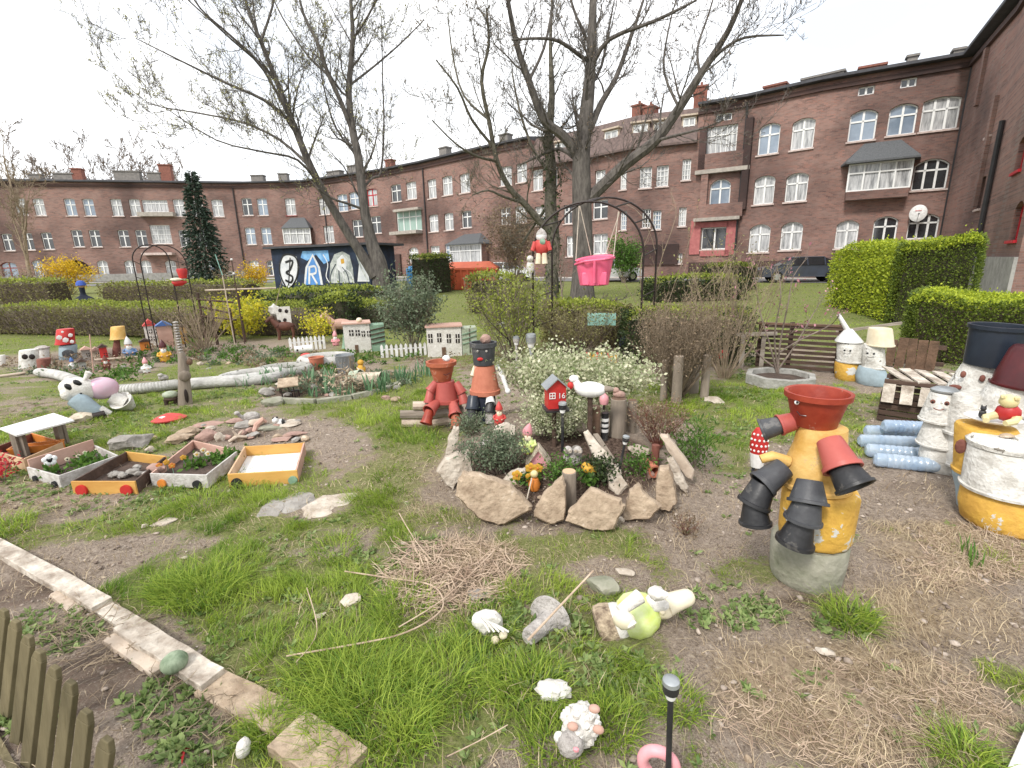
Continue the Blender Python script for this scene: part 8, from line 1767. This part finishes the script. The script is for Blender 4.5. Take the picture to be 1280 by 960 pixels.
# ------------------------------------------------------------------ board edging
def board(label,a,b,w_,th=.035,m='board_paint',zoff=0,seed=0,tilt=0):
    p,q=G(*a),G(*b);d=q-p;o=(p+q)/2;t_=MB();n=8;rng=random.Random(seed);Lb=d.length;vs=[]
    for i in range(n+1):
        x=-Lb/2+Lb*i/n
        for y,z in ((-w_/2,0),(w_/2,0),(w_/2,th),(-w_/2,th)):vs.append((x+rng.uniform(-.004,.004)*(i in (0,n)),y+rng.uniform(-.003,.003),z+rng.uniform(-.002,.002)))
    t_.add(vs,[[i*4+k,i*4+(k+1) % 4,(i+1)*4+(k+1) % 4,(i+1)*4+k] for i in range(n) for k in range(4)]+[(0,1,2,3),(n*4,n*4+1,n*4+2,n*4+3)]);ob=t_.build('edging_board',m,None,smooth=False,bevel=.003)
    ob.location=o+Vector((0,0,zoff));ob.rotation_euler=(tilt,-math.atan2(d.z,Vector((d.x,d.y)).length),math.atan2(d.y,d.x));return tag(ob,label,'board','old boards edging the bed')
board('long whitish edging board running in from the left edge',(-30,672),(130,762),.09,.045,'board_paint',.0,1)
board('edging board partly buried under dead stalks',(120,755),(200,806),.08,.03,'board_paint',-.01,2)
board('wide weathered edging board near the striped gourd',(158,788),(268,858),.10,.04,'board_paint',.01,3)
board('narrow lower board beside the wide weathered one',(140,800),(202,842),.07,.03,'wood_pale',0,4)
board('small board crossing under the long whitish one',(70,742),(98,768),.05,.02,'wood_pale',-.004,5)
board('crumbling tan board leading to the bottom edge',(262,856),(372,910),.13,.035,'rock_tan',-.012,6)
board('broad tan block end at the bottom edge',(362,922),(440,975),.16,.05,'rock_tan',0,7)
rg=np.random.default_rng(4);
def twig_heap(label,cx,cy,rx,ry,n,L0,m,seed,r=.0022,zmax=.06,name='dead_stalks',cat='dead stalks',bend=.2,ang=None):
    rng=random.Random(seed);mb=MB()
    for _ in range(n):
        a,q=rng.uniform(0,6.28),math.sqrt(rng.random());p=G(cx+rx*q*math.cos(a),cy+ry*q*math.sin(a));p.z += rng.uniform(.004,zmax*(1-q*.7));th=rng.uniform(0,6.28) if ang is None else rng.gauss(ang,.6);Ln=L0*rng.uniform(.4,1.3)
        d=Vector((math.cos(th),math.sin(th),rng.gauss(0,.12)));pts=wander(p,d,Ln,4,rng,bend,0);pts=[Vector((v.x,v.y,max(v.z,terr(v.x,v.y)+.003))) for v in pts];rr=r*rng.uniform(.6,1.4);mb.tube(pts,[rr,rr,rr*.9,rr*.8,rr*.5],4)
    return tag(mb.build(name,m,None,smooth=False),label,cat,None,'stuff')
mat('straw_solid',(.56,.44,.33),(.30,.21,.15),.85,9,.3)
twig_heap('heap of bleached dead stalks and straw in the grass',560,720,84,46,900,.13,'straw_solid',3,.0024,.06)
twig_heap('loose straw at the right end of the heap',628,700,30,20,90,.09,'straw_solid',4,.0022,.04)
twig_heap('dry grey stalks lying over the edging boards',118,800,60,40,150,.15,'twig_pale',5,.002,.05);twig_heap('dead stalks in the bottom left bed',250,880,70,45,120,.12,'twig_pale',6,.0018,.03)
twig_heap('bleached straw spread at the right edge',1210,700,90,40,420,.10,'straw_solid',7,.0018,.035);twig_heap('bleached straw spread in the bottom right',1080,890,190,70,700,.08,'straw_solid',8,.0013,.03);twig_heap('thin dry litter on the bare path',950,700,200,60,220,.06,'twig_pale',9,.0012,.012)
twig_heap('dry litter under the box train',60,640,90,40,200,.10,'twig_pale',10,.0016,.03);twig_heap('dead stalks behind the train on the old bed',70,520,80,20,160,.14,'twig_pale',12,.003,.05)
def stalk(label,pts,r,z=.03,m='straw_solid'):
    ps=[G(a,b)+Vector((0,0,z)) for a,b in pts];o=ps[0].copy();mb=MB().tube(smooth_path([p-o for p in ps],5),r,6);ob=mb.build('long_stalk',m,None);ob.location=o;tag(ob,label,'stalk','long dead stalks lying in the grass')
stalk('long curved stalk looping from the heap down to the left',[(432,724),(490,733),(540,742),(555,765),(540,785),(500,805),(440,818),(360,832)],.004,.05)
stalk('thin straight stalk left of the heap',[(385,745),(398,800),(372,840)],.0025,.05);stalk('straight stalk crossing the heap',[(620,700),(560,760),(500,800)],.003,.07)
stalk('pale stalk pointing up out of the heap top',[(500,655),(520,690),(540,715)],.003,.08);stalk('short stalk on the bare soil below the train',[(198,652),(220,636)],.005,.01)
stalk('thin stalk at the bottom left bed',[(185,905),(215,865),(250,842)],.002,.02);stalk('fine stalk in the grass near the bottom edge',[(560,960),(600,940),(635,920)],.002,.05)
# ------------------------------------------------------------------ ornaments in the foreground grass
mat('gnome_base',(.50,.40,.28),(.13,.09,.06),.85,16,.8,contrast=.6)
f=Fr(684,806);t=f.T('stone_mushroom','overturned grey stone mushroom lying in the grass left of the gnome','garden ornament');k=f.u
a,b=f.q(660,797,0),f.q(686,776,.14);d=(b-a).normalized();Lk=(b-a).length
MB().lathe([(0,0),(9*k,0),(11*k,4*k),(12*k,Lk*.7),(16*k,Lk*.95),(31*k,Lk),(32*k,Lk+3*k),(26*k,Lk+7*k),(0,Lk+9*k)],between(a,b),32).build('mushroom','stone_fig',t)
f2=Fr(684,806,-.02);stk_=f2.T('thin_stick','pale straight stick leaning over the overturned stone mushroom','stick');MB().tube([f2.q(660,800,-.02),f2.q(742,713,.12)],[.006,.004],7).build('stick','straw_solid',stk_)
f=Fr(800,812);t=f.T('garden_gnome','large faded gnome figure lying on its back, lime green coat, brown hollow base','garden gnome');k=f.u
a,b=f.q(748,786,.10),f.q(872,742,.24);d=b-a;Ln=d.length;M=between(a,b);s_=Ln/130
MB().lathe([(0,0),(22*k,0),(29*k,3*k),(30*k,12*k),(27*k,24*k),(0,24*k)],M,28,sx=.95).build('base','gnome_base',t)
MB().lathe([(0,2*k),(22*k,-.5*k),(18*k,-.8*k),(0,-.6*k)],M,20).build('hollow','wood_dark',t)
MB().lathe([(0,20*k),(26*k,20*k),(25*k,30*k),(20*k,42*k),(0,42*k)],M,28).build('trousers','plaster_white',t)
MB().lathe([(0,36*k),(24*k,36*k),(30*k,48*k),(29*k,62*k),(22*k,76*k),(12*k,84*k),(0,86*k)],M,28).build('coat','lime_paint',t)
p=M @ Vector((0,0,90*k));MB().blob(p,(17*k,16*k,16*k),3,.08).blob(p+Vector((0,-15*k,3*k)),4*k,2).build('head','cream',t);MB().blob(M @ Vector((0,0,88*k))+Vector((-6*k,-8*k,10*k)),(16*k,13*k,11*k),2,.25,3).build('beard','plaster_white',t)
MB().tube(smooth_path([M @ Vector((0,0,98*k)),M @ Vector((0,0,116*k)),M @ Vector((0,0,134*k))],4),[15*k,14*k,13*k,12.5*k,12*k,11.5*k,11*k,9*k,5*k],16).build('hat','cream',t)
MB().tube([f.q(800,745,0),f.q(778,762,-.06),f.q(790,782,-.09)],[9*k,8*k,7*k],12).build('arm','plaster_white',t);MB().blob(f.q(780,775,-.08),(14*k,9*k,13*k),2,.15).build('hand','cream',t);MB().blob(f.q(822,742,.0),(12*k,9*k,8*k),2,.3,3).build('bag','plaster_white',t)
SKIP.append((f.o.x,f.o.y+.1,.22,.12))
f=Fr(612,802);t=f.T('angel_ornament','crumpled white figurine lying face down with two small round feet','garden ornament');k=f.u
vs=MB().blob((-2*k,.06,16*k),(21*k,16*k,15*k),3,.22,2.2,9,(0,R(25),0),cuts=4);vs.build('robe','plaster_white',t)
for i in range(5):MB().tube([f.q(596+i*3,768+i*2,-.0),f.q(606+i*5,780+i,-.05),f.q(612+i*6,790,-.07)],1.3*k,6).build('fold','plaster_white',t)
for a,b in ((619,800),(629,794)):MB().blob(f.q(a,b,-.03),(5.5*k,5*k,5*k),2).build('foot','cream',t)
f=Fr(692,880);t=f.T('white_ornament','small lumpy white ornament nearly hidden in the grass above the lamb','garden ornament');k=f.u;MB().blob((0,.03,11*k),(22*k,14*k,10*k),3,.35,5,2).build('body','plaster_white',t)
f=Fr(725,945);t=f.T('lamb_ornament','curly white lamb ornament fallen on its head in the grass','garden ornament');k=f.u;rng=random.Random(4);b=MB()
c0=f.q(725,905,.03)
for _ in range(70):
    v=Vector((rng.gauss(0,1),rng.gauss(0,1),rng.gauss(0,1))).normalized();b.blob(c0+Vector((v.x*21*k,v.y*17*k,v.z*24*k)),6*k,1,.2,3,_)
b.blob(c0,(22*k,18*k,25*k),2);b.build('fleece','plaster_white',t)
MB().blob(f.q(713,930,-.03),(17*k,15*k,16*k),2,.2,4,3).build('head','stone_fig',t)
for a,b_ in ((743,886),(748,912),(716,908)):MB().blob(f.q(a,b_,-.03),(7*k,5*k,5*k),2).build('foot','wood_pink',t)
MB().blob(f.q(699,922,-.02),(7*k,5*k,9*k),2).build('ear','plaster_white',t);MB().blob(f.q(720,937,-.10),(4*k,3*k,3.4*k),1).build('nose','pink_pale',t)
f=Fr(834,1010);b=f.q(839,850);solar_lamp('black solar stake lamp with frosted lens nearest the viewer',f,0,0,-.02,b.z,b.x,0,.62)
f=Fr(822,985);t=f.T('pink_ring','pale pink curved ornament tube hooked round the nearest lamp stake','garden ornament');k=f.u;c0=f.q(824,948)
MB().tube([(c0.x+19*k*math.cos(a),-.02+.0*a,c0.z+20*k*math.sin(a)) for a in np.linspace(R(-60),R(230),22)],7*k,12).build('ring','pink_pale',t)
f=Fr(307,950);t=f.T('white_egg','small white ribbed egg shaped ornament on the soil at the bottom left','garden ornament');k=f.u;MB().blob((0,.02,12*k),(9*k,9*k,14*k),2,.08,6,2,(0,R(12),0)).build('egg','plaster_white',t)
f=Fr(222,846);t=f.T('striped_gourd','dark green striped gourd lying on the edging boards','gourd');k=f.u;MB().blob((0,.0,16*k+.02),(15*k,14*k,13*k),3,.05).build('gourd','melon',t)
f=Fr(226,940);q_=leaves('red_leaf',[(0,0,.01),(.01,0,.012),(.02,.005,.01),(-.02,0,.01)],.06,'petal_red',None,3,.4,0);q_.location=f.o;tag(q_,'small curled red leaf lying on the bottom left soil','leaf')
# tall grass clumps
def tuft(label,px,py,r_px,hpx,n,seed,m='grass'):
    f=Fr(px,py);rg=np.random.default_rng(seed);a=rg.uniform(0,6.28,n);q=np.sqrt(rg.uniform(0,1,n))*r_px*f.u;x=f.o.x+q*np.cos(a);y=f.o.y+q*np.sin(a)
    V,Fc,C=make_blades('t',None,x,y,hpx*f.u*rg.uniform(.5,1.2,n),.0045*rg.uniform(.6,1.3,n),1.0,seed,a);q_=npmesh('grass_tuft',V,Fc,m,None,C);return tag(q_,label,'grass tuft','tall grass tufts')
for i,(px,py,r,h,n_,lb) in enumerate(((255,740,45,42,900,'tall grass tuft beside the long whitish board'),(215,740,25,34,400,'small grass tuft at the end of the whitish board'),(470,900,80,46,1500,'sprawling long grass tuft near the bottom middle'),(430,850,70,40,1300,'long grass tuft left of the lower middle'),(560,850,60,36,1000,'dense grass tuft below the crumpled figurine'),(660,860,50,32,700,'grass tuft left of the lumpy ornament'),(335,915,26,30,500,'dark green tuft behind the white egg'),(600,790,40,26,400,'grass tuft at the feet of the crumpled figurine'),(845,880,30,30,300,'grass tuft behind the nearest lamp'),(1060,775,26,34,500,'green tuft at the foot of the big pot figure'),(1205,950,30,40,350,'grass tuft at the bottom right'),(10,662,26,26,450,'bright grass tuft at the left edge above the boards'),(250,630,28,24,400,'grass tuft before the pinkish box'),(310,612,24,18,300,'grass tuft under the yellow tray'),(760,905,40,30,500,'grass tuft right of the lamb'),(520,545,30,18,260,'grass tuft left of the log pile'),(420,690,30,22,350,'grass tuft in the middle of the path'),(645,745,22,24,200,'grass tuft right of the straw heap'),(500,760,40,26,500,'grass tuft in front of the straw heap'),(690,930,40,30,500,'grass tuft left of the lamb'))):
    tuft(lb,px,py,r,h,n_,200+i)
grow_grass()
